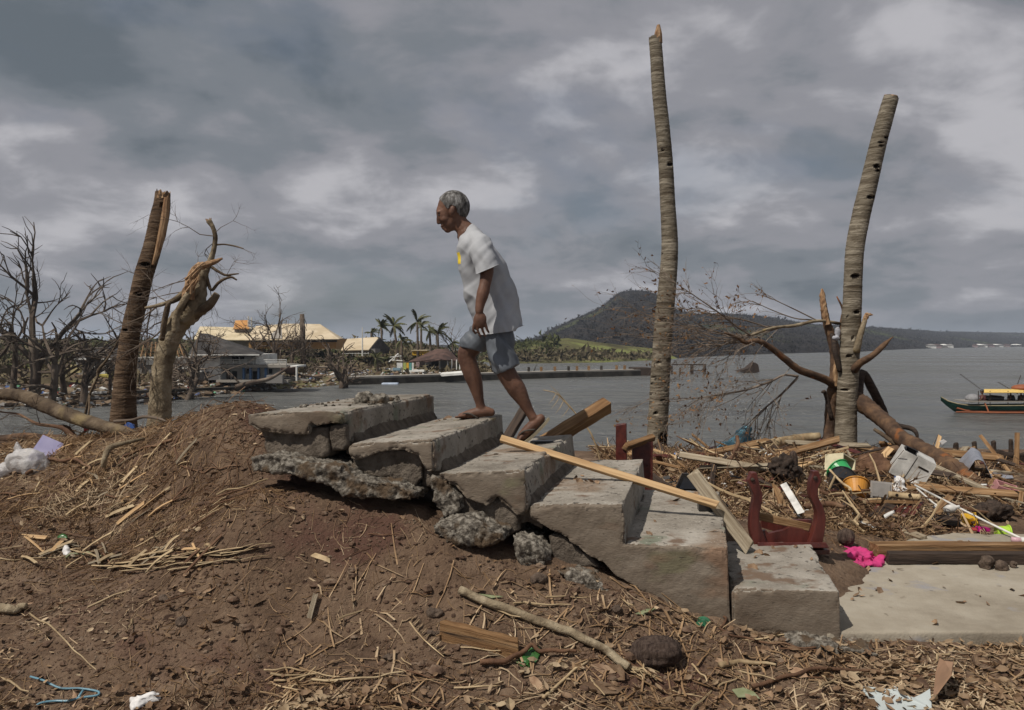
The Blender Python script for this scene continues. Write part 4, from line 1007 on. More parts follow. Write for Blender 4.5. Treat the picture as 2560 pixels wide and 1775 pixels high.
pk('plank', 'pale board leaning up behind the fallen trunk', 'plank', (2330, 1165, 8.6), (2350, 1090, 8.8), 9, 0.02, 'wood_new', seed=18)
pk('plank', 'brown plank lying under the white cabinet', 'plank', (2300, 1210, 6.9), (2420, 1230, 6.7), 13, 0.03, 'wood_brown', up=(0, -0.5, 0.8), seed=19)
pk('plank', 'dark wet plank lying along the foot of the fallen trunk', 'plank', (2350, 1228, 6.7), (2480, 1243, 6.5), 9, 0.03, 'wood_grey', up=(0, -0.5, 0.8), seed=20)
pk('plank', 'rusty brown board lying in front of the leaning palm', 'plank', (2100, 1112, 9.2), (2185, 1125, 8.9), 10, 0.03, 'wood_brown', up=(0, -0.7, 0.6), seed=21)
pk('steel_beam', 'long rusted steel channel lying on the bank below the leaning palm', 'beam', (1925, 1122, 8.9), (2105, 1118, 9.0), 9, 0.06, 'root', seed=22)
pk('plank', 'thin pale board lying across the straw in front of the rusted beam', 'plank', (2020, 1139, 8.3), (2110, 1130, 8.3), 6, 0.02, 'wood_new', seed=23)
# fallen palm bole on the bank
log('palm_log', 'straw-coloured length of palm log lying on the bank, right of the blue tarpaulin', 'log', [(1868, 1120, 22, 9.3), (1905, 1113, 24, 9.3), (1960, 1104, 26, 9.35), (2010, 1096, 26, 9.4), (2050, 1090, 18, 9.4)], 'straw_obj')
# maroon furniture behind the stairs
t = thing('broken_cabinet', 'broken maroon cabinet boards standing behind the fourth step', 'cabinet', P(1585, 1240, 6.1))
pk('side_panel', None, None, (1554, 1240, 6.05), (1553, 1064, 6.05), 27, 0.03, 'maroon', up=(-0.3, -1, 0), parent=t, seed=31)
pk('back_panel', None, None, (1606, 1240, 6.15), (1606, 1108, 6.15), 52, 0.03, 'maroon', up=(0.1, -1, 0), parent=t, seed=32)
pk('shelf', None, None, (1562, 1118, 6.0), (1632, 1094, 6.2), 14, 0.05, 'wood_brown', up=(-0.2, -0.7, 0.6), parent=t, seed=33)
# overturned table
t = thing('overturned_table', 'overturned maroon wooden table end with two curved legs in the air, behind the lowest step', 'table', P(1965, 1368, 4.66))
Dt = 4.62
def curved_leg(pts, w):
    mb = MB(); sm = cat_path([tuple(P(a, b_, Dt)) + (w_ * Dt / F,) for a, b_, w_ in pts], 5)
    prev = None; rows = []
    for p in sm:
        c = Vector(p[:3]); h = p[3] / 2
        rows.append([c + Vector((x * h, y * 0.028, 0)) for x, y in ((-1, -1), (1, -1), (1, 1), (-1, 1))])
    vs = [q for r in rows for q in r]; k = len(rows)
    fs = [(3, 2, 1, 0), tuple(4 * (k - 1) + j for j in range(4))] + [(i * 4 + j, i * 4 + (j + 1) % 4, i * 4 + 4 + (j + 1) % 4, i * 4 + 4 + j) for i in range(k - 1) for j in range(4)]
    mb.add(vs, fs); o = part('leg', mb, M['maroon'], t)
    b_ = o.modifiers.new('bevel', 'BEVEL'); b_.width = 0.006; b_.segments = 2
    return o
l1 = curved_leg([(1900, 1360, 36), (1888, 1325, 30), (1884, 1292, 22), (1889, 1262, 22), (1892, 1238, 22), (1886, 1218, 24), (1881, 1202, 26), (1882, 1188, 18), (1882, 1180, 14)], 26)
l2 = curved_leg([(2034, 1360, 34), (2044, 1325, 28), (2049, 1290, 22), (2043, 1264, 20), (2033, 1242, 20), (2031, 1220, 20), (2036, 1200, 26), (2037, 1186, 18), (2036, 1176, 14)], 26)
for lg_, (a, b_) in ((l1, (1881, 1199)), (l2, (2038, 1195))):
    mb = MB(); mb.lathe([(0.012, 0), (0.011, 0.008), (0.004, 0.011)], Matrix.Translation(P(a, b_, Dt - 0.028)) @ Matrix.Rotation(math.radians(90), 4, 'X'), 12)
    part('bolt', mb, M['wood_dark'], lg_, smooth=True)
mb = MB(); ap = [(1905, 1328), (1916, 1326), (1922, 1334), (1960, 1326), (1975, 1318), (2010, 1324), (2030, 1336), (2034, 1360), (1902, 1360)]
mb.prism([P(a, b_, Dt + 0.01) for a, b_ in ap], (0, 0.03, 0)); part('apron', mb, M['maroon'], t)
mb = MB(); mb.prism([P(a, b_, Dt + 0.30) for a, b_ in [(1905, 1300), (2030, 1300), (2034, 1352), (1902, 1352)]], (0, 0.03, 0)); part('apron', mb, M['maroon'], t)
pk('base_rail', None, None, (1888, 1363, Dt - .02), (2062, 1363, Dt - .02), 14, 0.10, 'maroon', parent=t, seed=41)
mb = MB(); c = P(1965, 1361, Dt + .15); mb.box(c, (0.38, 0.36, 0.025)); part('table_board', mb, M['maroon'], t)
pk('plank', 'pale notched wooden rail caught between the legs of the overturned table', 'rail', (1896, 1290, Dt + .06), (2022, 1318, Dt + .06), 20, 0.03, 'wood_brown', seed=42)
# black plastic pieces by the fifth step, heel shadow sheet on the third
mb = MB(); Dk = 5.62
base = [(1684, 1232), (1758, 1232), (1748, 1202), (1720, 1184), (1706, 1184)]
mb.prism([P(a, b_, Dk) for a, b_ in base], (0.03, 0.16, -0.02)); mb2 = mb
tv = part('plastic_casing', mb, M['black'], label='black plastic casing lying behind the fifth step under the grey plank', cat='casing')
mb = MB(); mb.prism([P(a, b_, Dk - 0.006) for a, b_ in [(1698, 1222), (1742, 1222), (1736, 1204), (1710, 1194)]], (0, -0.004, 0)); part('screen', mb, flat('dark_glass', (0.03, 0.035, 0.045), 0.25), tv)
p_ = tread_hit(4, 1772, 1276)
mb = MB(); mb.prism([p_ + Vector(q) for q in ((-0.065, -0.03, 0.004), (0.075, -0.05, 0.004), (0.085, 0.02, 0.004), (-0.06, 0.035, 0.004))], (0, 0, 0.04)); part('plastic_tray', mb, M['black'], label='flat black plastic piece lying on the fifth step', cat='tray')
p_ = tread_hit(2, 1352, 1107)
mb = MB(); mb.prism([p_ + Vector(q) for q in ((-0.07, -0.03, 0.004), (0.08, -0.02, 0.004), (0.06, 0.03, 0.004), (-0.05, 0.03, 0.004))], (0, 0, 0.012)); part('heel_shadow', mb, M['black'], label='dark flat strip on the third step beside the lifted heel', cat='strip')  # black sheet added in place of the lifted heel's cast shadow
# dry palm rib arching behind the stairs
t = thing('palm_rib', 'thin pale palm rib arching over the water behind the propped timber', 'palm frond', P(1498, 1140, 8.6))
mb = MB(); limb(mb, [(1500, 1150, 5, 8.4), (1490, 1115, 4.5, 8.4), (1478, 1085, 4.5, 8.4), (1462, 1062, 4, 8.4), (1440, 1035, 3.5, 8.4), (1415, 1005, 3, 8.4), (1390, 983, 2.5, 8.4), (1358, 975, 2, 8.4)], 6, 4, 0); part('rib', mb, M['straw_obj'], t)
for (a, b_, c, d_) in [(1440, 1035, 1380, 975), (1415, 1005, 1372, 960), (1400, 990, 1378, 1022), (1390, 985, 1372, 1010), (1425, 1015, 1402, 1045), (1410, 1000, 1388, 1035)]:
    mb = MB(); mb.tube([P(a, b_, 8.4), P((a + c) / 2 + 2, (b_ + d_) / 2, 8.38), P(c, d_, 8.36)], [0.004, 0.004, 0.001], 4); part('leaflet', mb, M['straw_obj'], t)

# ------------------------------------------------------------------ the pile on the right
def cloth(name, label, cat, outline, mt, lift=0.04, vox=0.011, amp=0.02, sc=16, seed=0.0, on=None, th=0.02):
    """a crumpled heap of fabric over the pixels of its outline (lies on the ground or on a given height)"""
    mb = MB()
    pts = [H(a, b_, 0.004) if on is None else on(a, b_) for a, b_ in outline]
    c = sum(pts, Vector()) / len(pts)
    mb.prism([p for p in pts], (0, 0, th)); mb.prism([c + (p - c) * 0.6 for p in pts], (0, 0, th + lift))
    v, n, f = remesh(mb, vox, 2)
    r = np.abs(fbm(v * np.array([sc * 0.6, sc, sc]) + seed, 3))
    v = v + n * (amp * (r * 1.6 - 0.4))[:, None]
    return part(name, (v, f), mt, smooth=True, label=label, cat=cat)
def onplat(a, b_):
    D = (PZ - CZ) * F / -(b_ - 860.0); return Vector(((a - 1280) / F * D, D, PZ + 0.003))
cloth('pink_cloth', 'crumpled bright pink cloth on the landing beside the lowest step', 'cloth', [(2062, 1378), (2100, 1372), (2150, 1380), (2185, 1388), (2212, 1396), (2208, 1414), (2165, 1420), (2120, 1418), (2098, 1408), (2075, 1392)], flat('pink_fabric', (0.50, 0.035, 0.17), 0.8, dirt=0.8), 0.035, 0.007, 0.034, 30, 1.0, onplat, 0.015)
t = thing('blue_tarp', 'torn light blue tarpaulin caught on the bank against the water', 'tarpaulin', P(1840, 1125, 9.6))
mb = MB(); mb.prism([P(a, b_, 9.6) for a, b_ in [(1795, 1126), (1830, 1096), (1848, 1080), (1868, 1066), (1882, 1072), (1872, 1088), (1888, 1098), (1884, 1112), (1860, 1110), (1845, 1120)]], (0, 0.12, 0))
v, n, f = remesh(mb, 0.02, 1); v = v + n * (0.06 * fbm(v * 6, 3))[:, None]
part('sheet', (v, f), flat('blue_tarp', (0.11, 0.27, 0.36), 0.6), t, smooth=True)
# cream drawer
def open_box(name, label, cat, c, size, R, mt, th=0.012, inner=None):
    """box without a top: floor and four sides, opening along local +Z"""
    root = thing(name, label, cat, c); sx, sy, sz = size
    R = R.to_3x3(); c = Vector(c)
    for nm, off, s in (('bottom', (0, 0, -sz / 2), (sx, sy, th)), ('side', (-sx / 2 + th / 2, 0, th / 2), (th, sy - 0.002, sz - 0.002)), ('side', (sx / 2 - th / 2, 0, th / 2), (th, sy - 0.002, sz - 0.002)),
                       ('side', (0, -sy / 2 + th / 2, th / 2), (sx - 2 * th, th, sz - 0.004)), ('side', (0, sy / 2 - th / 2, th / 2), (sx - 2 * th, th, sz - 0.004))):
        mb = MB(); mb.box(c + R @ Vector(off), s, R); part(nm, mb, mt, root)
    return root
E = lambda x, y, z: (Matrix.Rotation(math.radians(z), 3, 'Z') @ Matrix.Rotation(math.radians(y), 3, 'Y') @ Matrix.Rotation(math.radians(x), 3, 'X'))
cream = flat('cream_paint', (0.62, 0.56, 0.38), 0.5)
open_box('drawer', 'cream wooden drawer standing on its end with green tubs beside it', 'drawer', P(2100, 1170, 7.0), (0.20, 0.20, 0.16), E(78, 24, 34), cream)
def tub_(name, label, cat, c, r0, r1, h, R, mt, th=0.006, rim=True):
    root = thing(name, label, cat, c)
    Mx = Matrix.Translation(c) @ R.to_4x4()
    mb = MB(); mb.lathe([(r0, 0), (r1, h), (r1 - th, h), (r0 - th, th), (0.001, th), (0.001, 0)], Mx, 26, close=True); part('wall', mb, mt, root, smooth=False)
    if rim:
        mb = MB(); mb.lathe([(r1, h - 0.008), (r1 + 0.009, h - 0.006), (r1 + 0.009, h + 0.002), (r1, h + 0.003)], Mx, 26, close=True); part('rim', mb, mt, root)
    return root
tub_('basin', 'bright green plastic tub tipped over beside the cream drawer', 'tub', P(2120, 1198, 6.75), 0.075, 0.10, 0.14, E(62, 0, 200), flat('green_plastic', (0.03, 0.34, 0.10), 0.35))
tub_('bucket', 'black plastic bucket lying on its side with sticks across its mouth', 'bucket', P(2098, 1218, 6.55), 0.085, 0.115, 0.2, E(82, 0, 150), M['black'])
tub_('bowl', 'orange plastic bowl tipped towards the viewer beside the grey panel', 'bowl', P(2142, 1240, 6.35), 0.07, 0.095, 0.12, E(48, 0, 160), flat('orange_plastic', (0.50, 0.22, 0.03), 0.5))
tub_('cup', 'lime green plastic cup lying on its side by the long white pipe', 'cup', P(2490, 1330, 5.66), 0.042, 0.046, 0.085, E(90, 0, 78), flat('lime_plastic', (0.36, 0.56, 0.05), 0.45))
mb = MB(); mb.box(P(2203, 1225, 6.2), (0.16, 0.02, 0.13), E(-10, 6, 0)); gp = part('framed_board', mb, flat('grey_panel', (0.36, 0.34, 0.32), 0.6), label='small grey framed panel standing in the pile beside the orange bowl', cat='panel')
mb = MB(); mb.box(P(2203, 1225, 6.185), (0.135, 0.008, 0.105), E(-10, 6, 0)); part('inset', mb, flat('grey_inset', (0.30, 0.285, 0.27), 0.7), gp)
cloth('plastic_bag', 'white plastic bag lying behind the grey panel', 'bag', [(2224, 1216), (2245, 1208), (2268, 1220), (2270, 1234), (2240, 1236)], M['paper'], 0.07, 0.012, 0.02, 18, 4.0)
# bamboo with holes
t = thing('bamboo_pipe', 'thick bamboo pipe with two round holes lying on the broken slatted crate', 'bamboo', P(2262, 1240, 6.15))
mb = MB(); limb(mb, [(2222, 1236, 17, 6.15), (2245, 1239, 17, 6.14), (2275, 1242, 17, 6.12), (2300, 1244, 17, 6.1)], 14, 4, 0.01); part('tube', mb, M['straw_obj'], t, smooth=True)
for a in (2242, 2274):
    mb = MB(); mb.lathe([(0.012, 0), (0.012, 0.004), (0.001, 0.004)], Matrix.Translation(P(a, 1238, 6.095)) @ Matrix.Rotation(math.radians(90), 4, 'X'), 14); part('hole', mb, M['hollow'], t)
t = thing('slatted_crate', 'broken dark red slatted crate lying in front of the bamboo pipe', 'crate', P(2240, 1290, 6.0))
for k in range(6):
    a = 2185 + 20 * k; pk('slat', None, None, (a + 18, 1256, 6.12), (a - 6, 1288, 5.95), 10, 0.012, 'maroon', up=(-.2, -.6, .7), parent=t, seed=50 + k)
pk('rail', None, None, (2176, 1254, 6.1), (2292, 1256, 6.06), 8, 0.03, 'wood_brown', parent=t, seed=57)
pk('rail', None, None, (2165, 1268, 6.2), (2222, 1286, 6.0), 7, 0.03, 'wood_brown', parent=t, seed=58)
# white cabinet
t = thing('white_cabinet', 'white wooden cabinet, top broken open, tilted against the fallen trunk', 'cabinet', P(2285, 1205, 7.0))
Rm = E(8, 28, -18); cc = P(2278, 1166, 7.05)
wp = flat('white_board', (0.60, 0.59, 0.56), 0.55, dirt=0.55, scale=5)
for nm, off, s in (('front_panel', (-0.001, -0.1, 0), (0.26, 0.014, 0.24)), ('back_panel', (0, 0.1, 0), (0.26, 0.014, 0.24)), ('side_panel', (-0.137, 0, 0), (0.014, 0.214, 0.24)), ('side_panel', (0.137, 0, 0), (0.014, 0.214, 0.24)), ('bottom_panel', (0, 0, -0.113), (0.258, 0.184, 0.014)), ('top_panel', (0.06, 0, 0.127), (0.16, 0.21, 0.014))):
    mb = MB(); mb.box(cc + Rm @ Vector(off), s, Rm); part(nm, mb, wp, t)
mb = MB(); mb.box(cc + Rm @ Vector((-0.02, -0.109, 0)), (0.003, 0.004, 0.236), Rm); part('door_joint', mb, M['hollow'], t)
mb = MB(); mb.box(cc + Rm @ Vector((0.07, -0.109, 0.05)), (0.09, 0.005, 0.014), Rm); part('gouge', mb, M['hollow'], t)
open_box('tin_box', 'small open grey tin box tilted on top of the white cabinet', 'box', P(2275, 1132, 7.05), (0.11, 0.08, 0.05), E(35, 25, -20), M['black'])
# silver sheet
rows = []
for i in range(14):
    t_ = i / 13; px = np.interp(t_, [0, .25, .45, .7, 1], [2398, 2430, 2448, 2470, 2525]); py = np.interp(t_, [0, .25, .45, .7, 1], [1150, 1114, 1126, 1176, 1186])
    rows.append([P(px + 10 * s_, py + (44 - 36 * t_) * s_ + 2 * math.sin(9 * s_ + 6 * t_), 8.0 - 0.5 * s_) for s_ in np.linspace(0, 1, 9)])
mb = MB(); mb.grid(rows); mb.grid([[p + Vector((0, 0.004, -0.004)) for p in r] for r in rows])
part('metal_sheet', mb, mat('silver_sheet', [(0.4, (0.42, 0.43, 0.48)), (0.6, (0.58, 0.59, 0.64))], scale=7, rough=0.28, bump=0.3, metal=0.75, vary=0), smooth=True, label='crumpled silver metal sheet curling over behind the fallen trunk', cat='metal sheet')
# black pilings and broken wall along the bank
for k, (a, b0, b1, D_, w_) in enumerate([(2390, 1165, 1107, 9.3, 13), (2436, 1160, 1104, 9.2, 13), (2484, 1160, 1102, 9.3, 13), (2527, 1160, 1098, 9.4, 12), (2211, 1120, 1110, 10.1, 11)]):
    mb = MB(); limb(mb, [(a + 2, b0 + 30, w_, D_), (a + 1, b0, w_, D_), (a, b1 + 8, w_ * 0.95, D_), (a - 1, b1, w_ * 0.7, D_)], 7, 3, 0.14)
    part('piling', mb, M['wood_dark'], label='short charred black piling standing at the edge of the water', cat='piling', group='black pilings along the bank')
mb = MB(); pl = [(2445, 1135), (2470, 1138), (2482, 1130), (2500, 1126), (2520, 1132), (2575, 1134), (2700, 1136), (2700, 1200), (2445, 1200)]
mb.prism([P(a, b_, 9.25) for a, b_ in pl], (0, 0.12, 0)); part('broken_wall', rough_block(mb, 0.02, 0.006, 0.02, rock=0.02, seed=6), M['wood_dark'], smooth=True, label='low dark broken wall between the black pilings', cat='wall')
# pink drawer
open_box('drawer', 'faded pink plastic drawer tipped in the debris right of the fallen trunk', 'drawer', P(2512, 1228, 6.6), (0.17, 0.12, 0.10), E(20, 18, -12), flat('pink_plastic', (0.46, 0.22, 0.22), 0.5))
mb = MB(); mb.tube([P(2503, 1236, 6.5), P(2510, 1240, 6.49), P(2518, 1238, 6.48)], 0.005, 6); part('handle', mb, M['maroon'], bpy.data.objects['drawer.001'])
# white pipes
for lab, a, b_, r in (('long thin white pipe running from the bamboo down past the lime green cup', (2287, 1213, 6.4), (2640, 1388, 5.1), .008), ('shorter white pipe lying alongside the long one', (2292, 1221, 6.35), (2372, 1286, 5.95), .007)):
    mb = MB(); mb.tube([P(*a), P(*[(x + y) / 2 for x, y in zip(a, b_)]) + Vector((0, 0, -0.008)), P(*b_)], r, 10); part('pvc_pipe', mb, M['white'], smooth=True, label=lab, cat='pipe')
mb = MB(); mb.lathe([(0.02, 0), (0.03, 0.03), (0.028, 0.07), (0.012, 0.09), (0.012, 0.11)], Matrix.Translation(P(2360, 1275, 5.95)) @ E(70, 0, 60).to_4x4(), 14); part('bottle', mb, M['white'], smooth=True, label='small white bottle at the end of the short white pipe', cat='bottle')
mb = MB(); c = P(2364, 1300, 5.9); mb.box(c, (0.165, 0.10, 0.03), E(14, 5, -4)); bt = part('black_tray', mb, M['black'], label='shallow black plastic tray lying near the yellow fragment', cat='tray')
mb = MB(); mb.box(c + Vector((0, -0.01, 0.019)), (0.14, 0.075, 0.008), E(14, 5, -4)); part('inset', mb, M['wood_dark'], bt)
mb = MB(); mb.prism([H(a, b_, 0.012) for a, b_ in [(2402, 1304), (2440, 1300), (2446, 1330), (2432, 1316), (2412, 1318)]], (0, 0, 0.045)); part('plastic_fragment', mb, flat('yellow_plastic', (0.66, 0.38, 0.015), 0.4), label='broken yellow plastic fragment lying behind the landing', cat='plastic')
mb = MB(); c = H(2457, 1332, 0.02); mb.box(c, (0.085, 0.05, 0.035), E(0, 8, 10)); part('soap_dish', mb, flat('magenta_plastic', (0.60, 0.02, 0.26), 0.4), label='small magenta plastic dish beside the lime green cup', cat='dish')
for lab, q in (('crumpled white paper lying left of the black tray', [(2290, 1296), (2312, 1290), (2318, 1306), (2300, 1310)]), ('white paper scrap touching the black tray', [(2318, 1302), (2336, 1298), (2336, 1310), (2322, 1310)]), ('white wrapper lying among straw by the leaning palm foot', [(2118, 1122), (2140, 1120), (2140, 1128), (2120, 1130)])):
    cloth('paper_scrap', lab, 'paper', q, M['paper'], 0.015, 0.008, 0.01, 24, a, None, 0.01)
mb = MB(); mb.tube([PZ and onplat(2528, 1358) + Vector((0, 0, .022)), onplat(2552, 1360) + Vector((0, 0, .022))], 0.018, 10); tb = part('tube', mb, flat('pale_pink', (0.55, 0.35, 0.40), 0.4), smooth=True, label='pale pink tube with a white cap lying on the landing', cat='tube')
mb = MB(); mb.tube([onplat(2552.5, 1360) + Vector((0, 0, .023)), onplat(2566, 1361) + Vector((0, 0, .023))], 0.022, 10); part('cap', mb, M['white'], tb, smooth=True)
mb = MB(); mb.prism([P(a, b_, 8.4) for a, b_ in [(2349, 1104), (2360, 1099), (2368, 1103), (2355, 1112)]], (0, 0.01, 0)); part('paper_scrap', mb, M['paper'], label='white scrap skewered on a stick above the fallen trunk', cat='paper')
# rocks, coconuts, root balls
def lump(name, label, cat, c, r, mt, rock=0.02, sc=14, seed=0.0, group=None, vox=None, fib=None):
    mb = MB(); mb.ell(c, r, E(0, seed * 9 % 40 - 20, seed * 50 % 180)); vx = vox or max(r) / 11
    v, n, f = remesh(mb, vx, 1); p = v * sc + seed
    d = rock * fbm(p, 4)
    if fib is not None: d = d + rock * 0.6 * fbm(v * np.array(fib) + seed, 3)
    return part(name, (v + n * d[:, None], f), M[mt], smooth=True, label=label, cat=cat, group=group)
M['husk'] = mat('coconut_husk', [(0.35, (0.035, 0.022, 0.018)), (0.6, (0.11, 0.078, 0.062))], scale=5, stretch=(14, 14, 2), rough=0.9, bump=0.9, bscale=14, vary=0.12)
lump('coconut', 'large dark fibrous coconut husk in the litter by the end of the bamboo pole', 'coconut', H(1635, 1658, 0.04), (0.125, 0.085, 0.068), 'husk', 0.03, 9, 3.2, fib=(8, 60, 60))
lump('coconut', 'dark brown coconut on the soil between the overturned table and the pink cloth', 'coconut', GND(2.13, 5.08, 0.05), (0.06, 0.055, 0.058), 'husk', 0.01, 12, 2.0, fib=(60, 60, 8))
lump('coconut', 'brown coconut on the bank beside the blue tarpaulin', 'coconut', P(1769, 1128, 9.7), (0.068, 0.06, 0.064), 'husk', 0.01, 12, 3.0)
for lab, (a, b_), r, s in (('large brown clod on the landing in front of the black timber', (2466, 1420), .05, 4), ('smaller brown clod right of the large one on the landing', (2505, 1424), .034, 5), ('smallest clod at the end of the row on the landing', (2535, 1420), .024, 6)):
    p = onplat(a, b_); lump('clod', lab, 'clod', p + Vector((0, 0, r * .6)), (r, r * .8, r * .85), 'rock', 0.035, 18, s)
for lab, (a, b_), r, s in (('grey pointed stone on the bare soil above the squared timber', (1090, 1534), .042, 7), ('dull round stone half buried left of the squared timber foot', (975, 1648), .035, 8), ('greenish stone lying on the open soil at the left', (455, 1556), .03, 9), ('flat stone on the slope under the leaf litter', (415, 1503), .03, 10), ('brown stone by the squared timber end', (1085, 1592), .03, 11), ('dark grey stone on the slope under the wide step', (1350, 1449), .045, 12), ('brown-grey clod in the litter below the stairs', (1540, 1530), .04, 13)):
    lump('stone', lab, 'stone', H(a, b_, r * .1), (r * 1.0, r * .75, r * .5), 'rock', 0.03, 26, s)
lump('root_ball', 'dark root ball of soil and fibres above the overturned table', 'root ball', P(1958, 1172, 6.7), (0.13, 0.1, 0.1), 'wood_dark', 0.07, 12, 14, fib=(40, 40, 40))
lump('palm_bract', 'curled dark palm bract standing up behind the overturned table', 'palm husk', P(1985, 1158, 6.75), (0.035, 0.03, 0.11), 'husk', 0.02, 12, 15)
lump('root_mass', 'wide dark mat of fibrous roots between the cream drawer and the white cabinet', 'root mass', P(2180, 1172, 7.3), (0.26, 0.16, 0.13), 'root', 0.06, 11, 16, fib=(50, 50, 50))
lump('root_mass', 'dark fibrous root clump right of the white pipes below the pink drawer', 'root mass', P(2480, 1278, 6.1), (0.13, 0.09, 0.08), 'wood_dark', 0.06, 14, 17, fib=(60, 60, 60))
# bin and bag on the left bank
pur = mat('purple_plastic', [(0.4, (0.36, 0.34, 0.54)), (0.6, (0.46, 0.44, 0.64))], scale=5, rough=0.4, bump=0.05, vary=0, spec=0.5)
pb = open_box('purple_crate', 'purple plastic crate tipped on its side at the edge of the bank', 'crate', P(108, 1142, 5.62), (0.15, 0.15, 0.22), E(-35, 28, 20), pur)
mb = MB(); mb.ell(P(72, 1158, 5.36), (0.15, 0.08, 0.10), E(0, 14, 0)); mb.ell(P(20, 1178, 5.4), (0.085, 0.06, 0.06)); mb.ell(P(-5, 1190, 5.35), (0.05, 0.05, 0.04))
mb.prism([P(a, b_, 5.42) for a, b_ in [(30, 1122), (42, 1104), (52, 1124), (70, 1150), (30, 1160)]], (0, .03, 0))
v, n, f = remesh(mb, 0.01, 2); v = v + n * (0.022 * (np.abs(fbm(v * np.array([9, 12, 9]), 3)) * 2 - .5))[:, None]
m = mat('clear_bag', [(0.4, (0.55, 0.54, 0.54)), (0.6, (0.68, 0.67, 0.67))], scale=9, rough=0.3, bump=0.6, vary=0, alpha=0.62, spec=0.5)
part('plastic_bag', (v, f), m, smooth=True, label='translucent whitish plastic bag slumped against the purple crate', cat='bag')
mb = MB(); mb.prism([P(a, b_, 5.9) for a, b_ in [(305, 1068), (318, 1056), (333, 1062), (336, 1070), (320, 1074)]], (0, .02, 0)); part('plastic_scrap', mb, flat('blue_plastic', (0.05, 0.12, 0.38), 0.5), label='blue plastic scrap behind the long log at the palm foot', cat='plastic')
mb = MB(); mb.prism([P(a, b_, 5.95) for a, b_ in [(208, 1062), (216, 1062), (219, 1076), (210, 1078)]], (0, .02, 0)); part('plastic_scrap', mb, flat('red_plastic', (0.35, 0.03, 0.02), 0.5), label='red plastic scrap hanging on the forked branch', cat='plastic')
# blue wire hanger
t = thing('wire_hanger', 'bent light blue coated hanger lying on the soil in the corner', 'hanger', H(160, 1735))
mb = MB(); pts = [H(a, b_, .010) for a, b_ in [(76, 1698), (110, 1712), (150, 1726), (200, 1733), (240, 1735), (248, 1740), (240, 1748), (200, 1754), (168, 1760), (140, 1763), (106, 1763), (90, 1774)]]
sm = cat_path([tuple(p) for p in pts], 5); mb.tube(sm, 0.0045, 8); part('wire', mb, flat('blue_coat', (0.13, 0.26, 0.33), 0.3), t, smooth=True)
mb = MB(); mb.tube([H(208, 1736, .012), H(196, 1752, .012)], 0.005, 8); part('cross_bar', mb, bpy.data.materials['blue_coat'], t, smooth=True)
# white board sheet at the bottom edge, with cardboard
mb = MB(); mb.prism([H(a, b_, .012) for a, b_ in [(2146, 1730), (2175, 1731), (2228, 1735), (2236, 1732), (2270, 1752), (2285, 1757), (2305, 1750), (2325, 1739), (2330, 1790), (2200, 1790), (2180, 1765)]], (0, 0, .006)); part('plastic_sheet', mb, flat('pale_sheet', (0.46, 0.51, 0.51), 0.5, dirt=0.9), label='torn pale blue-white plastic sheet lying among the leaves', cat='plastic sheet')
mb = MB(); p0, p1 = H(2345, 1700), H(2360, 1780); mb.prism([H(a, b_, .03 + .02 * i) for i, (a, b_) in enumerate([(2334, 1772), (2340, 1720), (2350, 1690), (2362, 1712), (2384, 1728), (2380, 1772)])], (0, .004, .006)); part('cardboard', mb, flat('cardboard', (0.29, 0.175, 0.11), 0.9), label='torn brown cardboard standing beside the pale plastic sheet', cat='cardboard')
cloth('paper_scrap', 'crumpled white paper at the bottom of the bare soil', 'paper', [(322, 1766), (350, 1757), (398, 1748), (405, 1757), (385, 1768), (330, 1785)], M['paper'], .014, .006, .016, 24, 9.0)
tub_('green_wrapper', 'crushed dark green and white drink carton at the foot of the stairs', 'carton', H(1752, 1570, .0), 0.026, 0.03, 0.05, E(100, 0, 150), flat('dark_green', (0.02, 0.12, 0.06), 0.35))
cloth('snack_wrapper', 'crumpled shiny green wrapper under the sticks beside the squared timber', 'wrapper', [(1300, 1640), (1318, 1622), (1350, 1628), (1358, 1640), (1340, 1668), (1310, 1680), (1290, 1660)], flat('green_foil', (0.035, 0.12, 0.03), 0.3), 0.004, 0.006, 0.02, 30, 5.0, None, .006)
cloth('snack_wrapper', 'small green wrapper on the left slope near the split wood', 'wrapper', [(140, 1350), (158, 1345), (172, 1350), (168, 1358), (145, 1356)], bpy.data.materials['green_foil'], 0.012, 0.008, 0.01, 22, 6.0)
cloth('paper_scrap', 'white paper scrap beside the yellow stem on the left slope', 'paper', [(153, 1375), (170, 1372), (180, 1388), (166, 1396), (156, 1392)], M['paper'], 0.015, 0.008, 0.01, 24, 7)
# sticks, stems and roots that stand out: lie on the ground along their pixels
def lay(name, label, cat, pts, wpx, mt, lift=0.008, group=None, n=8, parent=None, jit=0.1, taper=0.55, flat_=1.0, wob=1.0):
    d_ = []
    for (a, b_), (c, e) in zip(pts[:-1], pts[1:]): d_ += [(a, b_), ((a + c) / 2 + wob * rng.uniform(-4, 4), (b_ + e) / 2 + wob * rng.uniform(-2.5, 2.5))]
    pts = d_ + [pts[-1]]; P3 = [H(a, b_, lift * (1 + wob * rng.uniform(-.3, .3))) for a, b_ in pts]
    R_ = [wpx / 2 * p.y / F for p in P3]
    k = len(P3); sm = cat_path([(*p, r * (1 - (1 - taper) * i / max(1, k - 1))) for i, (p, r) in enumerate(zip(P3, R_))], 6)
    mb = MB(); mb.tube([q[:3] for q in sm], [q[3] for q in sm], n, jit=jit, flat=flat_); return part(name, mb, M[mt], parent, smooth=True, label=label, cat=cat, group=group)
lay('bamboo_pole', 'long pale bamboo pole lying in the litter, frayed at its lower end', 'pole', [(1150, 1494), (1185, 1508), (1260, 1540), (1340, 1572), (1400, 1592), (1460, 1620), (1520, 1650), (1572, 1688)], 22, 'bark_pale', .03, taper=1.0, jit=.03, wob=0)
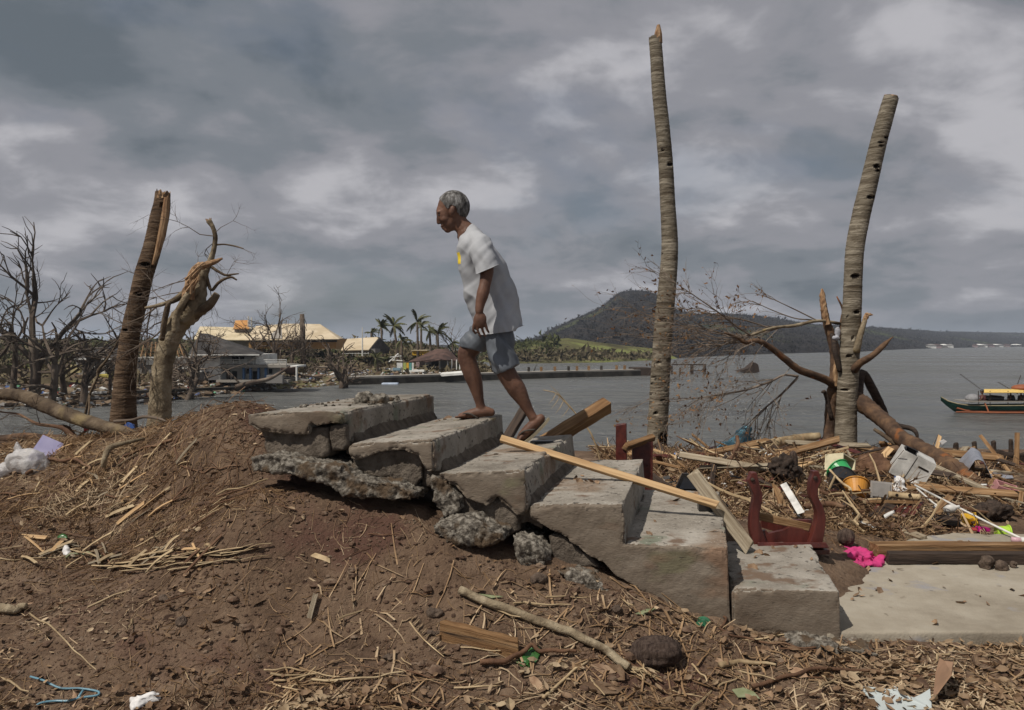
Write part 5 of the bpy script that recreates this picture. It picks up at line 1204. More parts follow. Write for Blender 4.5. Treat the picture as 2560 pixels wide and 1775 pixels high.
for k in range(9): lay('frayed_fibre', None, None, [(1568, 1684), (1590 + 4 * k, 1690 + rng.uniform(-4, 12)), (1600 + 7 * k, 1694 + rng.uniform(-8, 22))], 4, 'straw_obj', .02, parent=bpy.data.objects['bamboo_pole'], n=4)
lay('stick', 'forked reddish stick lying over the green wrapper', 'stick', [(1200, 1682), (1260, 1672), (1300, 1652), (1330, 1640), (1370, 1650), (1410, 1650), (1440, 1645)], 15, 'root', .03)
lay('stick', 'thin pale straight stick below the squared timber', 'stick', [(1358, 1755), (1400, 1718), (1440, 1686), (1470, 1662)], 9, 'straw_obj', .015)
lay('branch', 'long brown branch winding across the litter below the landing', 'branch', [(1880, 1734), (1960, 1705), (2030, 1692), (2110, 1686), (2180, 1688), (2220, 1698), (2280, 1700)], 11, 'root', .02)
lay('branch', 'thick reddish root curving down the left slope', 'root', [(690, 1216), (620, 1232), (560, 1250), (500, 1262), (470, 1280), (455, 1300), (420, 1318), (370, 1340), (340, 1352), (290, 1364), (240, 1352), (200, 1345), (140, 1332)], 12, 'bark_red', .002, jit=.16)
lay('branch', 'brown branch lying behind the landing by the black tray', 'branch', [(2300, 1315), (2340, 1312), (2380, 1322), (2420, 1332)], 12, 'root', .02)
lay('root', 'pale loose root looping down the mound towards the stairs', 'root', [(448, 1090), (440, 1110), (438, 1130), (445, 1165), (470, 1180), (510, 1188), (550, 1178), (600, 1172)], 6, 'root', .01)
lay('root', 'orange root running down the crest of the mound from the broken tree', 'root', [(430, 1105), (390, 1120), (340, 1135), (310, 1150), (292, 1170)], 8, 'root', .012)
lay('root', 'arched root in front of the purple crate', 'root', [(68, 1195), (90, 1172), (130, 1158), (160, 1160), (200, 1168), (225, 1180), (205, 1205), (165, 1214)], 10, 'root', .03)
lay('stem', 'yellow stem bent over the palm leaf bundle on the left', 'stem', [(165, 1400), (190, 1392), (220, 1392), (255, 1398)], 5, 'leaf_green', .012)
lay('stem', 'long pale stalk lying on bare soil in the lower left', 'stem', [(75, 1542), (120, 1568), (165, 1610), (205, 1650), (242, 1682)], 5, 'straw_obj', .008)
lay('stem', 'thin pale stalk crossing the leaf litter at the left edge', 'stem', [(0, 1404), (70, 1404), (150, 1398), (220, 1384), (260, 1376)], 4, 'straw_obj', .01)
lay('branch_stub', 'thick broken branch stub at the left edge of the bare soil', 'branch', [(-60, 1535), (0, 1538), (40, 1538), (66, 1530)], 30, 'bark_pale', .03, taper=.5)
lay('stick', 'pale stick lying below the stairs at the litter edge on the right', 'stick', [(1730, 1668), (1750, 1690), (1768, 1716)], 6, 'straw_obj', .012)
lay('root', 'reddish root loop at the lower corner of the fifth step', 'root', [(1810, 1520), (1806, 1545), (1815, 1560), (1800, 1580), (1830, 1600), (1900, 1612), (1960, 1620), (2040, 1630)], 8, 'root', .015)
lay('stick', 'smooth driftwood stick left of the winding branch below the landing', 'stick', [(1800, 1672), (1850, 1664), (1900, 1668), (1940, 1672)], 16, 'straw_obj', .015, taper=.4)
bn = [([(270, 1432), (340, 1424), (430, 1412), (520, 1404), (600, 1390), (680, 1378)], 11), ([(280, 1420), (350, 1410), (440, 1398), (520, 1390)], 9), ([(300, 1438), (400, 1430), (500, 1420), (600, 1408)], 8), ([(420, 1440), (520, 1424), (600, 1412), (675, 1398)], 7), ([(330, 1405), (400, 1392), (450, 1384)], 14), ([(230, 1428), (300, 1430), (380, 1436)], 6)]
t = thing('palm_leaf_bundle', 'bundle of dry straw-coloured palm leaf stalks lying on the left slope', 'palm leaves', H(430, 1415))
for q, w in bn: lay('stalk', None, None, q, w, 'straw_obj', .02, parent=t, n=7, flat_=rng.uniform(.25, .6), jit=.15)
for k in range(9):
    a = rng.uniform(290, 560); b_ = 1424 - (a - 290) * .1 + rng.uniform(-16, 14); lay('stalk', None, None, [(a, b_), (a + rng.uniform(50, 110), b_ - rng.uniform(2, 22))], rng.uniform(5, 14), 'straw_obj', .025, parent=t, n=6, flat_=.2, jit=.2)
t = thing('stalk_bundle', 'dry stalks lying together near the bottom of the bare soil', 'stalks', H(780, 1700))
for q, w in [([(676, 1700), (740, 1696), (800, 1694)], 7), ([(685, 1712), (760, 1702), (800, 1692)], 6), ([(780, 1708), (860, 1712), (940, 1704), (1010, 1690)], 7), ([(686, 1770), (730, 1730), (790, 1684)], 6), ([(660, 1688), (720, 1684), (780, 1690), (850, 1704)], 5)]: lay('stalk', None, None, q, w, 'straw_obj', .015, parent=t, n=6)
lay('branch', 'orange-brown branch with a knobbed end on top of the straw heap behind the stairs', 'branch', [(1828, 1172), (1840, 1160), (1870, 1150), (1905, 1142), (1922, 1140)], 12, 'root', .10)
log('branch', 'upright forked brown stick in the straw heap below the blue tarpaulin', 'branch', [(1826, 1160, 9, 7.8), (1836, 1130, 10, 7.85), (1845, 1110, 10, 7.9), (1842, 1090, 9, 7.95)], 'root')
log('branch', 'thick knotted brown branch lying behind the overturned table on the right', 'branch', [(2010, 1268, 13, 5.9), (2040, 1262, 15, 5.85), (2080, 1260, 14, 5.8), (2110, 1268, 10, 5.75)], 'root')
log('branch', 'twisted pale brown branch in front of the black bucket', 'branch', [(2045, 1225, 9, 6.3), (2080, 1238, 11, 6.25), (2110, 1234, 12, 6.2), (2130, 1240, 9, 6.2), (2185, 1262, 8, 6.1)], 'root')
log('stick', 'stick laid across the mouth of the black bucket', 'stick', [(2072, 1225, 6, 6.28), (2088, 1190, 6, 6.28)], 'straw_obj'); log('stick', 'long grey stick slanting from the drawer over the black bucket', 'stick', [(2074, 1174, 5, 6.6), (2104, 1206, 6, 6.4), (2126, 1222, 6, 6.3), (2122, 1238, 4, 6.25)], 'straw_obj')

# loose boards and splintered wood lying about in the heap
R = random.Random(77)
for k in range(120):
    x = R.uniform(1.15, 5.3); y = R.uniform(5.9, 9.9)
    if y < 5.9 + (x - 1.5) * .05: continue
    a = R.uniform(0, 3.14); L = R.uniform(.12, .5) * (1 if R.random() > .15 else 1.7)
    z0 = GND(x, y).z + R.uniform(.02, .12); el = R.gauss(0, .22)
    d = Vector((math.cos(a), math.sin(a), math.sin(el)))
    p0 = Vector((x, y, z0)) - d * L / 2; p1 = Vector((x, y, z0 + .02)) + d * L / 2
    plank('wood_scrap', 'splintered board end lying in the tangled heap behind the stairs', 'board', p0, p1, R.uniform(.02, .07), R.uniform(.008, .025), R.choice(['wood_brown', 'wood_grey', 'wood_dark', 'wood_brown', 'wood_new', 'maroon']), face=(R.gauss(0, .5), R.gauss(-.3, .5), 1), group='splintered boards in the heap', ragged=.04, seg=3, seed=k)

for k in range(13):
    x = R.uniform(1.7, 5.0); y = R.uniform(6.2, 9.4); a = R.gauss(.1, .6); L = R.uniform(.55, 1.25); z0 = GND(x, y).z + R.uniform(.06, .15); el = R.gauss(0, .12)
    d = Vector((math.cos(a), math.sin(a), math.sin(el)))
    plank('loose_board', 'long weathered board lying across the tangled heap behind the stairs', 'board', Vector((x, y, z0)) - d * L / 2, Vector((x, y, z0)) + d * L / 2, R.uniform(.04, .09), R.uniform(.015, .035), R.choice(['wood_brown', 'wood_grey', 'wood_grey']), face=(R.gauss(0, .4), R.gauss(-.5, .4), 1), group='long boards in the heap', ragged=.05, seg=5, seed=200 + k)
for k in range(70):
    px = R.uniform(0, 520); py = R.uniform(1110, 1300) if k < 40 else R.gauss(1395, 22); p = H(px, py, .012)
    a = R.gauss(.2, .8); L = R.uniform(.05, .2); d = Vector((math.cos(a), math.sin(a), 0)); q0 = GND(p.x - d.x * L / 2, p.y - d.y * L / 2, .012 + R.uniform(0, .02)); q1 = GND(p.x + d.x * L / 2, p.y + d.y * L / 2, .012 + R.uniform(0, .03))
    plank('bark_strip', 'dry strip of bark or husk lying on the soil mound', 'bark strip', q0, q1, R.uniform(.007, .022), R.uniform(.003, .007), R.choice(['straw_obj', 'straw_obj', 'wood_grey', 'root', 'wood_new']), face=(R.gauss(0, .4), R.gauss(-.4, .4), 1), group='bark strips on the mound', ragged=.012, seg=3, seed=300 + k, bow=R.uniform(0, .012))
# ================================================================== far shore: sea wall, houses, trees, boat
def fbox(mb, px0, px1, py0, py1, D, depth, mi=0):
    a = P(px0, py1, D); b_ = P(px1, py0, D)
    mb.box(((a.x + b_.x) / 2, D + depth / 2, (a.z + b_.z) / 2), (b_.x - a.x, depth, b_.z - a.z), None, mi)
def fpart(nm, rects, mt, parent):
    for (x0, x1, y0, y1, D, dp) in rects:
        mb = MB(); fbox(mb, x0, x1, y0, y1, D, dp); o = part(nm, mb, mt, parent)
    return o
def fpoly(nm, pts, mt, parent, th=0.12):
    mb = MB(); mb.add([P(*p) for p in pts], [tuple(range(len(pts)))]); o = part(nm, mb, mt, parent, fix=False)
    sd = o.modifiers.new('thick', 'SOLIDIFY'); sd.thickness = th; return o
W_ = flat('far_white', (0.74, 0.74, 0.71), 0.8, dirt=0.6, scale=0.6); TAN = mat('tan_roof', [(0.4, (0.46, 0.375, 0.255)), (0.6, (0.58, 0.49, 0.355))], scale=0.5, rough=0.8, bump=0.3, bscale=3, vary=0.06)
TAN2 = mat('ochre_roof', [(0.4, (0.45, 0.375, 0.245)), (0.6, (0.56, 0.48, 0.335))], scale=0.5, rough=0.8, bump=0.3, bscale=3, vary=0.06)
SLATE = mat('dark_roof', [(0.4, (0.032, 0.03, 0.03)), (0.6, (0.062, 0.058, 0.056))], scale=0.7, rough=0.9, bump=0.5, bscale=4, vary=0.1); RUST = mat('nipa_roof', [(0.4, (0.05, 0.032, 0.028)), (0.6, (0.115, 0.07, 0.058))], scale=0.8, rough=0.95, bump=0.6, bscale=4, vary=0.05)
GREYW = flat('far_grey_wall', (0.22, 0.21, 0.2), 0.9, scale=0.6); DARKW = flat('far_dark', (0.02, 0.02, 0.022), 0.6); BLUE = flat('far_blue', (0.06, 0.13, 0.26), 0.6); CREAM = flat('far_cream', (0.45, 0.38, 0.2), 0.8); PINK = flat('far_pink', (0.33, 0.24, 0.24), 0.8); ORNG = flat('far_orange_wall', (0.42, 0.24, 0.09), 0.8); YEL = flat('far_yellow', (0.6, 0.36, 0.03), 0.7); CONC = flat('far_concrete', (0.28, 0.26, 0.23), 0.9, scale=0.8); WALLC = mat('sea_wall', [(0.4, (0.035, 0.03, 0.025)), (0.6, (0.085, 0.075, 0.06))], scale=0.8, rough=0.95, bump=0.6, vary=0)
# ---- sea wall / pier
t = thing('sea_wall', 'low dark sea wall with a pale coping running out into the bay', 'sea wall', P(1200, 957, 84))
for nm, hpx0, hpx1, mt, w in (('wall', 0.0, 0.62, WALLC, 1.0), ('coping', 0.62, 0.80, CONC, 1.3)):
    mb = MB(); A = [(868, 77.5), (960, 79.5), (1164, 86), (1316, 91), (1460, 96), (1590, 100), (1626, 101.5)]
    for (a0, d0), (a1, d1) in zip(A[:-1], A[1:]):
        x0, x1 = (a0 - 1280) / F * d0, (a1 - 1280) / F * d1
        vs = [(x0, d0, hpx0 - (.6 if hpx0 == 0 else 0)), (x1, d1, hpx0 - (.6 if hpx0 == 0 else 0)), (x1, d1, hpx1), (x0, d0, hpx1), (x0, d0 + w * 2, hpx0 - (.6 if hpx0 == 0 else 0)), (x1, d1 + w * 2, hpx0 - (.6 if hpx0 == 0 else 0)), (x1, d1 + w * 2, hpx1), (x0, d0 + w * 2, hpx1)]
        mb.add(vs, [(0, 1, 2, 3), (4, 7, 6, 5), (3, 2, 6, 7), (0, 4, 5, 1), (0, 3, 7, 4), (1, 5, 6, 2)])
    part(nm, mb, mt, t, fix=False)
mb = MB(); fbox(mb, 1586, 1632, 920, 944, 100.5, 5); part('pier_head', mb, M['wood_dark'], t)
R = random.Random(31)
for k in range(9):
    a = 1330 + 30 * k + R.uniform(-8, 8); D_ = 92 + 9 * (a - 1330) / 290
    mb = MB(); b_ = P(a, 938, D_); mb.box((b_.x, D_ + 1, 1.05), (0.3, 0.3, 0.55)); part('bollard', mb, M['wood_brown'] if k % 3 else WALLC, t)
mb = MB(); fbox(mb, 1450, 1474, 926, 934, 97.5, 1.5); part('upturned_canoe', rough_block(mb, 0.12, 0, .1), flat('far_orange', (0.5, 0.12, 0.02), 0.5), smooth=True, label='small orange upturned hull lying on the sea wall', cat='boat')
mb = MB(); fbox(mb, 953, 995, 957, 965, 78.5, 0.8); part('skiff', rough_block(mb, 0.12, 0, .1), flat('far_paleblue', (0.38, 0.45, 0.56), 0.5), smooth=True, label='pale blue skiff drawn up below the sea wall', cat='boat')
# ---- posts standing in the bay
t = thing('pier_posts', 'broken wooden pier frame of posts and beams standing in the bay', 'pier', P(1725, 936, 105))
for (x0, x1, y0, y1) in [(1699, 1703, 919, 936), (1727, 1734, 912, 937), (1759, 1765, 911, 934), (1678, 1682, 914, 932)]: fpart('post', [(x0, x1, y0, y1 + 6, 105, .3)], M['wood_dark'], t)
fpart('beam', [(1680, 1766, 910, 913, 105.4, .3), (1730, 1762, 926, 928, 105.4, .3)], M['wood_dark'], t)
t = thing('half_sunk_boat', 'half-sunk wrecked boat listing in the bay beyond the broken branches', 'boat', P(1880, 932, 110))
mb = MB(); mb.prism([P(a, b_, 110) for a, b_ in [(1845, 928), (1870, 921), (1888, 906), (1896, 912), (1899, 930), (1880, 934)]], (0, 2, 0)); part('hull', mb, M['wood_dark'], t)
mb = MB(); mb.tube([P(1884, 925, 110), P(1881, 902, 110)], .1, 6); part('mast', mb, M['wood_dark'], t)
# ---- two-storey white house
t = thing('white_house', 'two-storey white house with dark hipped roof, railed terrace and blue columns', 'house', P(560, 955, 66))
D_ = 66
fpart('wall', [(482, 550, 884, 950, D_, 9), (550, 640, 886, 912, D_ + .9, 6), (560, 700, 915, 950, D_ + 1.6, .3)], W_, t)
fpoly('roof', [(474, 888, D_ - 1), (648, 886, D_ - 1), (520, 834, D_ + 5), (500, 833, D_ + 5)], SLATE, t); fpoly('roof', [(648, 886, D_ - 1), (668, 884, D_ + 11), (520, 834, D_ + 5)], SLATE, t); fpoly('roof', [(474, 888, D_ - 1), (500, 833, D_ + 5), (470, 886, D_ + 11)], SLATE, t)
fpart('eaves', [(474, 648, 886, 888.5, D_ - 1.05, .1)], W_, t)
fpart('terrace_slab', [(548, 716, 912, 919, D_, 4)], CONC, t); fpart('patio', [(540, 720, 950, 956, D_ - .5, 5)], CONC, t)
for k in range(3): fpart('rail', [(549, 716, 898.5 + 4 * k, 900 + 4 * k, D_ - .05, .1)], W_, t)
for k in range(11): fpart('baluster', [(549 + 16.6 * k, 550 + 16.6 * k, 898, 912, D_ + .06, .1)], W_, t)
for (x0, x1) in [(606, 611), (623, 628), (643, 648), (661, 667)]: fpart('column', [(x0, x1, 919, 950, D_ + .2, .3)], BLUE, t)
for (x0, x1) in [(546, 551), (739, 742)]: fpart('column', [(x0, x1, 915, 952, D_ - .1, .3)], W_, t)
for q in [(491, 496, 890, 897), (532, 539, 890, 898), (580, 596, 892, 906), (600, 610, 891, 900), (616, 622, 922, 934), (672, 680, 922, 934)]:
    o = fpart('window', [(*q, D_ - .06 if q[0] < 550 else (D_ + .84 if q[2] < 912 else D_ + 1.53), .08)], DARKW, t)
for q in [(495, 520, 930, 950), (552, 575, 925, 950), (580, 592, 928, 950), (632, 642, 928, 950)]: fpart('door', [(*q, D_ - .07 if q[0] < 550 else D_ + 1.52, .08)], DARKW, t)
fpart('awning', [(700, 742, 914, 918, D_ + .5, 3)], W_, t); fpoly('awning', [(700, 922, D_), (742, 916, D_), (738, 932, D_ + .5), (715, 930, D_ + .5)], RUST, t, .05)
fpart('wall', [(666, 706, 938, 958, D_ - .8, .6)], GREYW, t)
# ---- low grey houses behind the bare trees
t = thing('grey_house', 'low grey house with dark roof and white fascia behind the bare trees', 'house', P(300, 940, 72)); D_ = 72
fpart('wall', [(190, 300, 898, 940, D_, 8)], GREYW, t); fpart('fascia', [(178, 306, 896, 899, D_ - 1, .3)], W_, t)
fpoly('roof', [(178, 896, D_ - 1), (306, 894, D_ - 1), (300, 864, D_ + 5), (215, 870, D_ + 5)], SLATE, t)
for q in [(200, 214, 905, 918), (226, 240, 905, 918), (262, 276, 905, 918)]: fpart('window', [(*q, D_ - .06, .08)], DARKW, t)
t = thing('stripped_house', 'house stripped to bare rafters, grey walls, left of the white terrace house', 'house', P(400, 945, 74)); D_ = 74
fpart('wall', [(335, 470, 894, 948, D_, 8)], GREYW, t); fpart('fascia', [(332, 475, 892, 895, D_ - .5, .2)], W_, t)
fpart('wall', [(365, 385, 900, 912, D_ - .2, .2), (420, 470, 905, 922, D_ - .2, .2)], W_, t)
for k in range(11): 
    mb = MB(); mb.tube([P(340 + 12 * k, 893, D_ - .4), P(352 + 9.5 * k, 856, D_ + 3)], .07, 4); part('rafter', mb, M['wood_brown'], t)
for k in range(4): fpart('batten', [(345 + 3 * k, 465 - 2 * k, 884 - 8 * k, 885.5 - 8 * k, D_ + .6 + .8 * k, .1)], M['wood_brown'], t)
for q in [(345, 360, 902, 920), (395, 412, 902, 920), (440, 452, 925, 945)]: fpart('window', [(*q, D_ - .27, .06)], DARKW, t)
# ---- tan-roofed buildings on the rise
t = thing('long_hall', 'long hall with ochre roof and orange square roof lantern', 'building', P(540, 862, 112)); D_ = 112
fpart('wall', [(488, 640, 846, 866, D_, 10)], GREYW, t); fpoly('roof', [(484, 848, D_ - 1), (640, 850, D_ - 1), (640, 819, D_ + 6), (500, 816, D_ + 6)], TAN2, t)
fpart('lantern', [(586, 624, 822, 832, D_ + 3, 5)], GREYW, t); fpoly('lantern_roof', [(583, 822, D_ + 2.5), (623, 821, D_ + 2.5), (622, 800, D_ + 5), (588, 801, D_ + 5)], mat('orange_roof', [(0.4, (0.40, 0.19, 0.06)), (0.6, (0.5, 0.27, 0.1))], scale=1, vary=0), t)
for k in range(2):
    mb = MB(); mb.tube([P(621 + 8 * k, 822, D_ + 3), P(621 + 8 * k, 790 + 3 * k, D_ + 3)], .1, 5); part('mast', mb, W_, t)
t = thing('big_hall', 'large hall with broad tan hipped roof, part stripped, and orange wall', 'building', P(740, 870, 108)); D_ = 108
fpart('wall', [(622, 840, 846, 872, D_, 10)], ORNG, t); fpart('gallery', [(620, 842, 846, 855, D_ - .15, .12)], DARKW, t)
fpoly('roof', [(612, 850, D_ - 1.2), (708, 849, D_ - 1.2), (708, 810, D_ + 6), (640, 815, D_ + 6)], TAN, t); fpoly('roof', [(708.2, 849, D_ - 1.2), (848, 847, D_ - 1.2), (800, 810, D_ + 6), (708.2, 809, D_ + 6)], TAN, t); fpoly('roof', [(848, 847, D_ - 1.2), (858, 846, D_ + 12), (800, 810, D_ + 6)], TAN, t)
fpoly('stripped_patch', [(676, 846, D_ - 1), (705, 846, D_ - 1), (704, 815, D_ + 5), (684, 818, D_ + 5)], CONC, t, .05)
for k in range(8): fpart('window', [(770 + 9 * k, 775 + 9 * k, 849, 854, D_ - .25, .06)], DARKW, t)
t = thing('gabled_barn', 'tan gabled building with dark plank gable end', 'building', P(915, 884, 98)); D_ = 98
fpart('wall', [(860, 938, 872, 882, D_, 8)], GREYW, t); fpoly('roof', [(852, 876, D_ - .6), (922, 874, D_ - .6), (948, 842, D_ + 4), (868, 847, D_ + 4)], TAN, t); fpoly('gable', [(922, 876, D_ - .3), (948, 844, D_ + 4), (972, 872, D_ + 8), (970, 884, D_ + 8), (924, 884, D_ - .3)], mat('plank_gable', [(0.4, (0.05, 0.045, 0.045)), (0.6, (0.10, 0.09, 0.09))], scale=1, vary=0), t); fpoly('roof', [(948, 842, D_ + 4), (945, 843, D_ + 3.6), (974, 874, D_ + 8.6), (977, 873, D_ + 9)], SLATE, t)
t = thing('collapsed_hut', 'collapsed dark brown thatched hut with pink wall and white posts', 'hut', P(1090, 918, 92)); D_ = 92
fpoly('roof', [(1020, 904, D_), (1098, 898, D_ - 1), (1088, 873, D_ + 4)], RUST, t); fpoly('roof', [(1098, 898, D_ - 1), (1150, 902, D_ + 1), (1120, 872, D_ + 4), (1088, 873, D_ + 4)], RUST, t); fpoly('roof', [(1060, 905, D_ - .6), (1100, 899, D_ - 1.2), (1092, 884, D_ + 1)], RUST, t)
fpart('wall', [(1040, 1060, 902, 918, D_ + 1.5, .2)], PINK, t); fpart('wall', [(1100, 1122, 902, 920, D_ + 2, .2)], GREYW, t); fpart('wall', [(1064, 1096, 902, 917, D_ + 3, .2)], DARKW, t)
for a in (1063, 1098, 1118, 1128, 1140, 1148): fpart('post', [(a, a + 2.4, 899, 924, D_ + .2, .1)], W_, t)
t = thing('yellow_shed', 'small bright yellow building behind the collapsed hut', 'building', P(1050, 886, 104)); fpart('wall', [(1031, 1066, 877, 888, 104, 5)], YEL, t); fpart('roof', [(1029, 1068, 875, 877.2, 103.8, 5.4)], TAN2, t)
t = thing('stall', 'wrecked stall of white, green and yellow panels on the far shore', 'stall', P(1012, 930, 88)); D_ = 88
for (x0, x1, c) in [(992, 1006, W_), (1008, 1015, flat('far_lime', (.35, .4, .12), .7)), (1016, 1022, YEL), (1023, 1029, flat('far_teal', (.1, .3, .28), .7)), (1030, 1034, W_)]: fpart('panel', [(x0, x1, 907, 927, D_, .15)], c, t)
fpart('base', [(982, 1060, 926, 930, D_ - .3, 3)], W_, t); fpart('counter', [(982, 1000, 920, 926, D_ - .4, .6)], flat('far_skyblue', (.2, .32, .4), .7), t)
t = thing('bent_roof_truss', 'bent white metal roof frame lying on the grass left of the hut', 'frame', P(990, 905, 92))
for (a, b_, c, d_) in [(972, 905, 995, 884), (995, 884, 1006, 902), (1006, 902, 976, 900), (975, 893, 1003, 890), (984, 902, 990, 888)]:
    mb = MB(); mb.tube([P(a, b_, 92), P(c, d_, 93)], .06, 5); part('bar', mb, W_, t)
mb = MB(); mb.tube([P(906, 890, 92), P(906, 818, 92)], [.1, .06], 6); fp = part('flagpole', mb, W_, label='thin white flagpole beside the tan gabled building', cat='pole')
t = thing('white_fence', 'low white rail fence on the grass below the gabled building', 'fence', P(900, 888, 94))
for k in range(9): fpart('post', [(856 + 8 * k, 857 + 8 * k, 883 - .3 * k, 889, 94, .1)], W_, t)
fpart('rail', [(855, 922, 883, 884, 93.9, .1)], W_, t)
t = thing('ramp_rail', 'dark railed ramp leading down from the white house terrace', 'ramp', P(760, 945, 67))
for k in range(10): fpart('post', [(716 + 9 * k, 718 + 9 * k, 932 + 1.3 * k, 942 + .9 * k, 67, .12)], M['wood_dark'], t)
mb = MB(); mb.tube([P(714, 932, 66.9), P(806, 945, 66.9)], .08, 5); part('rail', mb, M['wood_dark'], t)
mb = MB(); mb.prism([P(a, b_, 66.8) for a, b_ in [(706, 941), (772, 949), (770, 953), (706, 945)]], (0, 1.2, 0)); part('ramp_slab', mb, CONC, t)
fpart_slab = MB(); fpart_slab.prism([P(a, b_, 82) for a, b_ in [(1100, 936), (1168, 930), (1172, 936), (1104, 941)]], (0, 2.5, .1)); part('fallen_slab', fpart_slab, W_, label='broken white slab lying on the shore in front of the collapsed hut', cat='slab')
t = thing('shore_kerb', 'low dark quay edge along the shore in front of the white house', 'quay', P(480, 980, 55))
mb = MB(); mb.prism([(P(300, 985, 54)).to_tuple(), P(585, 974, 60).to_tuple(), P(585, 968, 60).to_tuple(), P(300, 978, 54).to_tuple()], (0, 1.2, 0)); part('edge', mb, WALLC, t)
mb = MB(); fbox(mb, 245, 272, 935, 946, 62, 1); part('tarp_heap', rough_block(mb, .1, 0, .1, rock=.1, scale=2), flat('far_mustard', (.32, .27, .06), .8), smooth=True, label='mustard yellow tarpaulin heap under the bare trees', cat='tarpaulin')
for k, (x0, x1, y0, y1, lab) in enumerate([(176, 200, 912, 932, 'cream panel leaning among the bare trees'), (215, 262, 914, 934, 'white collapsed sheeting among the bare trees')]):
    mb = MB(); fbox(mb, x0, x1, y0, y1, 63, .3); part('wall_sheet', mb, CREAM if k == 0 else W_, label=lab, cat='sheet')

# ---- bare trees on the far shore
def bare_tree(label, px, D, h, seed, lean=0.0, r=0.3, depth=4, spread=0.55, fan=0.0, base=None, grp='storm-stripped trees on the far shore'):
    R = random.Random(seed); b0 = LP(px, D, -0.3) if base is None else base
    root = thing('bare_tree', label, 'tree', b0, grp)
    mb = MB(); pts = [b0]; d = Vector((lean, 0, 1)).normalized(); hs = h * 0.45
    for i in range(6):
        d = (d + Vector((R.gauss(0, .07), R.gauss(0, .07), 0.05))).normalized(); pts.append(pts[-1] + d * hs / 6)
    rad = [r * 1.25, r, r * .92, r * .86, r * .8, r * .74, r * .66]
    mb.tube(pts, rad, 7, jit=.08); part('trunk', mb, M['bark_far'], root, smooth=True)
    br = MB(); nb = R.randint(5, 7)
    for i in range(nb):
        k = R.randint(3, 6) if i else 6
        a = R.uniform(0, 6.28); s = R.uniform(.35, .9) if i else .15
        if fan: s *= fan
        dd = Vector((math.cos(a) * s, math.sin(a) * s * .8, R.uniform(.5, 1)))
        twigs(br, pts[k], dd, h * R.uniform(.28, .4), r * R.uniform(.42, .6), depth, R, spread, 0, 4)
    part('branches', br, M['bark_far'], root)
    return root
LB = [
 ('tall bare tree with a fan of upright twigs, leftmost of the shore trees', 80, 51, 8.8, 1, .0, .36, 4, .5), ('gnarled bare tree with broad broken limbs next to the tall fan-topped one', 122, 50.5, 6.4, 2, .05, .28, 4, .6),
 ('bare tree with a forked lopsided crown standing alone left of the dark palm', 208, 52, 5.8, 3, .03, .26, 4, .6), ('thin bare tree at the left edge of the shore row', 35, 53, 6.5, 4, -.05, .22, 4, .6),
 ('low shattered bare tree between the two gnarled ones', 160, 55, 4.6, 5, .1, .22, 4, .7), ('slight bare tree beside the mustard tarpaulin', 275, 56, 4.2, 6, .05, .14, 3, .6),
 ('dark bare tree in front of the white house corner', 476, 58, 6.6, 7, .1, .24, 4, .6), ('leaning bare tree with long low limbs before the white house', 462, 57, 5.0, 8, .3, .22, 4, .6),
 ('dark snapped tree with stubby upright limbs on the open shore', 852, 72, 5.6, 9, .02, .36, 3, .5), ('bare tree rising before the big hall', 690, 85, 7.5, 10, .05, .24, 4, .5),
 ('spindly bare tree left of the big hall', 645, 84, 6.0, 11, 0, .2, 4, .6), ('reddish bare thicket tree below the big hall', 730, 82, 5.2, 12, .1, .2, 4, .7),
 ('second reddish thicket tree below the big hall, nearer the orange wall', 765, 83, 5.0, 13, -.1, .2, 4, .7), ('thin bare tree behind the collapsed hut', 1135, 98, 6.0, 14, 0, .14, 4, .45),
 ('pale dead tree in front of the stripped house', 432, 60, 3.6, 15, .02, .14, 3, .5), ('bare tree far behind the grey house', 335, 88, 6.8, 16, 0, .2, 4, .6), ('bare bush-like tree at the left end of the shore', -20, 50, 6.6, 17, .1, .3, 4, .6)]
for q in LB: bare_tree(q[0], q[1], q[2], q[3] * (1.18 if q[1] < 230 else 1.0), q[4], q[5], q[6], q[7] - (1 if q[1] < 230 else 0), q[8] * (.85 if q[1] < 230 else 1))
b0 = LP(758, 92, -.3); t = thing('palm_stump', 'tall snapped palm trunk with a few drooping strips before the big hall', 'palm', b0); mb = MB(); mb.tube([b0, P(757, 830, 92), P(755, 785, 92)], [.35, .3, .26], 8); part('trunk', mb, M['bark_far'], t, smooth=True)
mb = MB(); R = random.Random(2)
for k in range(7): twigs(mb, P(755, 792 + 2 * k, 92), (R.uniform(-1, .6), R.uniform(-.5, .5), -.6), 1.4, .06, 0, R, drop=.25)
part('strips', mb, M['bark_far'], t)
# fallen dark limbs in front of the white house
t = thing('fallen_tree', 'dark fallen tree lying on the shore below the white house', 'tree', P(640, 965, 60))
mb = MB(); limb(mb, [(588, 968, 14, 60), (625, 958, 12, 60.3), (670, 948, 10, 61), (700, 932, 7, 61.5), (725, 915, 4, 62)], 8); part('trunk', mb, M['bark_far'], t, smooth=True)
mb = MB(); limb(mb, [(600, 962, 6, 60.2), (590, 948, 5, 60.2), (560, 922, 4, 60.4), (520, 918, 3, 60.5)], 6); part('branches', mb, M['bark_far'], t)
